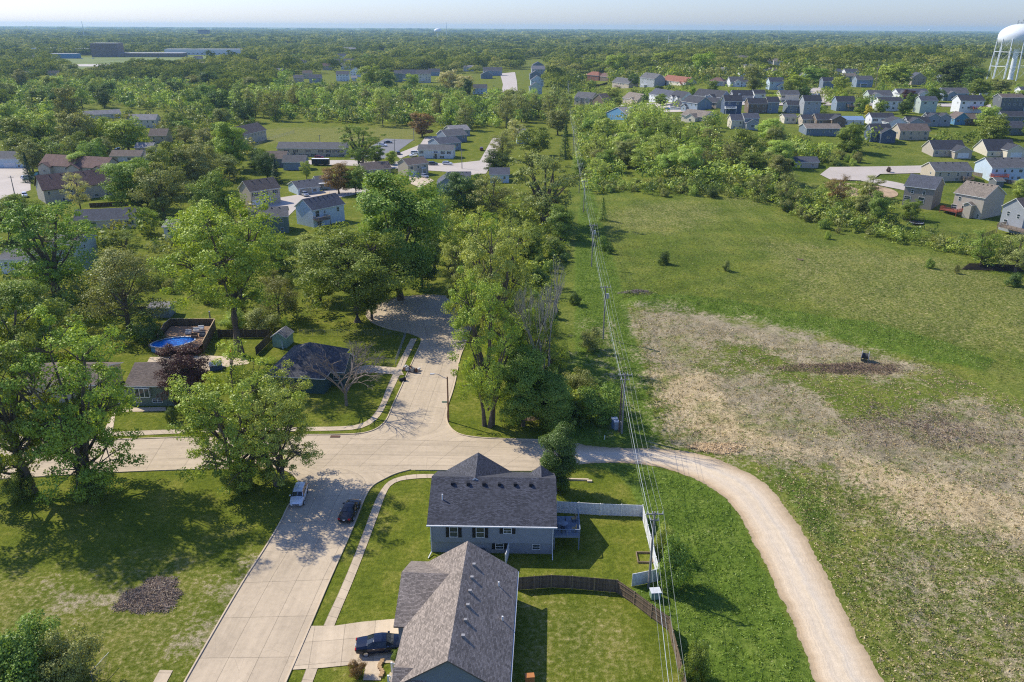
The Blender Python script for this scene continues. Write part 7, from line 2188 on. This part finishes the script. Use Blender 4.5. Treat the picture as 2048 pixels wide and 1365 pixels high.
# ================================================================== tufts and rough grass
def tufts(name, polys, n, hr, wr, leaf, label, cat, seed, blades=7, dens=None, avoid_poly=None):
    rng = np.random.RandomState(seed)
    W_ = [poly_w(p) for p in polys]
    lo = np.min([w.min(0) for w in W_], 0); hi = np.max([w.max(0) for w in W_], 0)
    hi[1] = min(hi[1], 330); 
    X = rng.uniform(lo[0], hi[0], n * 3); Y = rng.uniform(lo[1], hi[1], n * 3)
    ok = np.zeros(len(X), bool)
    for w in W_: ok |= sdist(w, X, Y) > rng.rand(len(X)) * 1.5
    for w in (avoid_poly or []): ok &= sdist(w, X, Y) < -0.3
    if dens is not None: ok &= rng.rand(len(X)) < dens(X, Y)
    X, Y = X[ok][:n], Y[ok][:n]
    Z = np.array([gz(x, y) for x, y in zip(X, Y)])
    m = len(X); idx = np.repeat(np.arange(m), blades)
    hh = rng.uniform(*hr, m); ww = rng.uniform(*wr, m)
    a = rng.rand(m * blades) * 6.283; r = rng.rand(m * blades) ** .5
    C = np.stack([X[idx] + np.cos(a) * r * ww[idx] * .5, Y[idx] + np.sin(a) * r * ww[idx] * .5, Z[idx] + hh[idx] * rng.uniform(.1, .75, m * blades)], 1)
    Nn = np.stack([np.cos(a) * .8, np.sin(a) * .8, rng.uniform(.1, 1.0, m * blades)], 1) + rng.normal(size=(m * blades, 3)) * .35
    V, Fq = leaves(C, Nn, ww[idx] * rng.uniform(.25, .5, m * blades), rng, .45)
    o = bpy.data.objects.new(name, numesh(name, V, Fq, [LEAF[leaf]])); COL.objects.link(o)
    tag(o, label, cat, kind='stuff')
lushp = POLY['lush']
tufts('tall_grass', lushp, 60000, (.12, .4), (.25, .6), 'grass', 'long lush grass along the dirt road and under the overhead line', 'grass', 31, avoid_poly=[drw])
tufts('meadow_grass', [[(1150, 400), (1450, 395), (1700, 440), (2300, 560), (2300, 820), (1860, 745), (1560, 650), (1260, 600), (1200, 520)]], 30000, (.08, .25), (.25, .7), 'meadow', 'rough meadow grass beyond the dirt field', 'grass', 32)
tufts('weeds', POLY['dirt'][:1], 5200, (.08, .25), (.25, .7), 'grass', 'green weeds sprouting in the bare dirt field', 'weeds', 33, avoid_poly=[drw], dens=lambda X, Y: vnoise(X, Y, 9, 5) ** 2 * 1.6)
tufts('straw', [[(1250, 610), (1900, 740), (2300, 900), (2300, 1500), (1790, 1500), (1500, 930), (1325, 890)]], 15000, (.05, .22), (.25, .8), 'straw', 'dry straw tufts strewn over the dirt field', 'straw', 34, avoid_poly=[drw])
tufts('field_weeds', [[(1540, 930), (2300, 1150), (2300, 1500), (1790, 1500)]], 7000, (.06, .22), (.25, .7), 'meadow', 'mixed green weeds right of the dirt road', 'weeds', 35, avoid_poly=[drw])

def heap(name, px, py, rx, ry, h, n, cols, label, cat, seed, flatn=.3, dome_on=True):
    rng = np.random.RandomState(seed); p = P(px, py)
    a = rng.rand(n) * 6.283; r = rng.rand(n) ** .6
    X = np.cos(a) * r * rx; Y = np.sin(a) * r * ry
    Z = h * (1 - r ** 1.6) * (.6 + .5 * rng.rand(n)) + .04
    wob = lambda a_: 1 + .16 * math.sin(3 * a_ + seed) + .1 * math.sin(7 * a_ + 2 * seed)
    wv_ = np.array([wob(a_) for a_ in a]); X = X * wv_; Y = Y * wv_
    mb = MB()
    for x, y, z in zip(X, Y, Z):
        d_ = Vector(rng.normal(size=3) * np.array([1, 1, flatn])).normalized() * rng.uniform(.25, 1.1)
        mb.tube([Vector((x, y, z)) - d_ * .5, Vector((x, y, z)) + d_ * .5], [.035, .015], 3, int(rng.randint(len(cols))), cap=False)
    k = 24; dome = [(0, 0, h * .75)]
    prev = None
    for j in range(k if dome_on else 0):
        a0, a1 = 2 * math.pi * j / k, 2 * math.pi * (j + 1) / k
        for r0, r1, z0, z1 in ((0.01, .5, h * .8, h * .6), (.5, .95, h * .6, .02)):
            w0, w1 = .9 * wob(a0), .9 * wob(a1)
            mb.poly([(rx * w0 * r0 * math.cos(a0), ry * w0 * r0 * math.sin(a0), z0), (rx * w0 * r1 * math.cos(a0), ry * w0 * r1 * math.sin(a0), z1), (rx * w1 * r1 * math.cos(a1), ry * w1 * r1 * math.sin(a1), z1), (rx * w1 * r0 * math.cos(a1), ry * w1 * r0 * math.sin(a1), z0)], 0)
    o = mb.build(name, cols); o.location = (p.x, p.y, gz(p.x, p.y) if p.x > 15 else 0)
    tag(o, label, cat)
TW = [paint('twig_a', (.16, .11, .075), .95, var=.4, scale=2), paint('twig_b', (.3, .21, .15), .95, var=.3), paint('twig_c', (.36, .3, .24), .95, var=.3), paint('twig_d', (.09, .06, .045), .95)]
heap('brush_pile', 303, 1193, 3.3, 3.1, .3, 2200, [paint('mulch_a', (.27, .2, .15), .95, var=.3, scale=3), paint('mulch_b', (.36, .27, .2), .95, var=.3), paint('mulch_c', (.4, .33, .25), .95), paint('mulch_d', (.19, .14, .1), .95)], 'brown round patch of cut brush and twigs on the park lawn', 'brush pile', 41)
heap('rubble_pile', 1276, 588, 5.2, 1.8, 1.1, 900, [paint('rub_a', (.3, .25, .22), .95, var=.3), paint('rub_b', (.4, .36, .33), .95), TW[0]], 'low grey brown rubble pile at the head of the dirt field', 'rubble pile', 42)
heap('dead_brush', 1700, 738, 13, 3.2, .5, 2600, [TW[0], TW[1]], 'long patch of dead brown brush beside the cable reel', 'dead brush', 43, .8, False)
heap('dead_brush', 1850, 852, 15, 8, .3, 2600, [TW[0], TW[2], TW[1]], 'wide patch of flattened grey brown stalks at the right of the dirt field', 'dead brush', 47, .5, False)
heap('straw_pile', 1438, 898, 4.6, 1.7, .3, 700, [paint('str_a', (.62, .46, .26), .95, var=.2), paint('str_b', (.75, .58, .36), .95), paint('str_c', (.5, .36, .2), .95)], 'golden straw scattered beside the start of the dirt road', 'straw', 44)
heap('twig_mound', 1600, 520, 1, 1, .1, 5, TW, 'small twig mound in the meadow', 'twigs', 45)
heap('dead_brush', 1055, 835, 2.6, 1.6, .4, 300, [TW[1], TW[2]], 'reddish brown dead twigs under the dead topped cottonwood', 'dead brush', 46)
# ditch timbers at right
p = P(1985, 538)
t = empty('timber_stack', (p.x, p.y, gz(p.x, p.y)), -.08, 'stack of long dark pipes or timbers lying across the ditch', 'timber stack')
for k in range(6):
    MB().tube([(-9 + k * .7, k * .75 - 2, .3 + .1 * k), (7 + k * .4, k * .75 - 2.4, .3 + .1 * k)], .15, 6).build('timber', paint('tarred', (.05, .035, .03), .9), t)
# front bed stones by the nearest house
for k in range(9):
    q = P(762 + 3 * math.cos(k), 1322 + k * 4.0); o = MB().box(-.2, .2, -.12, .12, 0, .22).build('edging_stone', paint('stone_tan', (.45, .3, .16), .9, var=.3)); o.location = (q.x, q.y, .02); o.rotation_euler = (0, 0, rs.uniform(-.4, .4))
    tag(o, 'tan edging stone in the curved flower bed border by the white steps', 'edging stone', 'flower bed edging stones')

# ================================================================== air
mh = bpy.data.materials.new('haze_air'); mh.use_nodes = True; nt = mh.node_tree
nt.nodes.remove(nt.nodes['Principled BSDF'])
pv = nt.nodes.new('ShaderNodeVolumePrincipled')
pv.inputs['Color'].default_value = (0.48, 0.73, 1.0, 1)
pv.inputs['Density'].default_value = 0.000065
pv.inputs['Anisotropy'].default_value = 0.2
nt.links.new(pv.outputs[0], nt.nodes['Material Output'].inputs['Volume'])
hb = MB().box(-12000, 12000, -500, 15500, -3, 95).build('haze', mh)
tag(hb, kind='stuff')
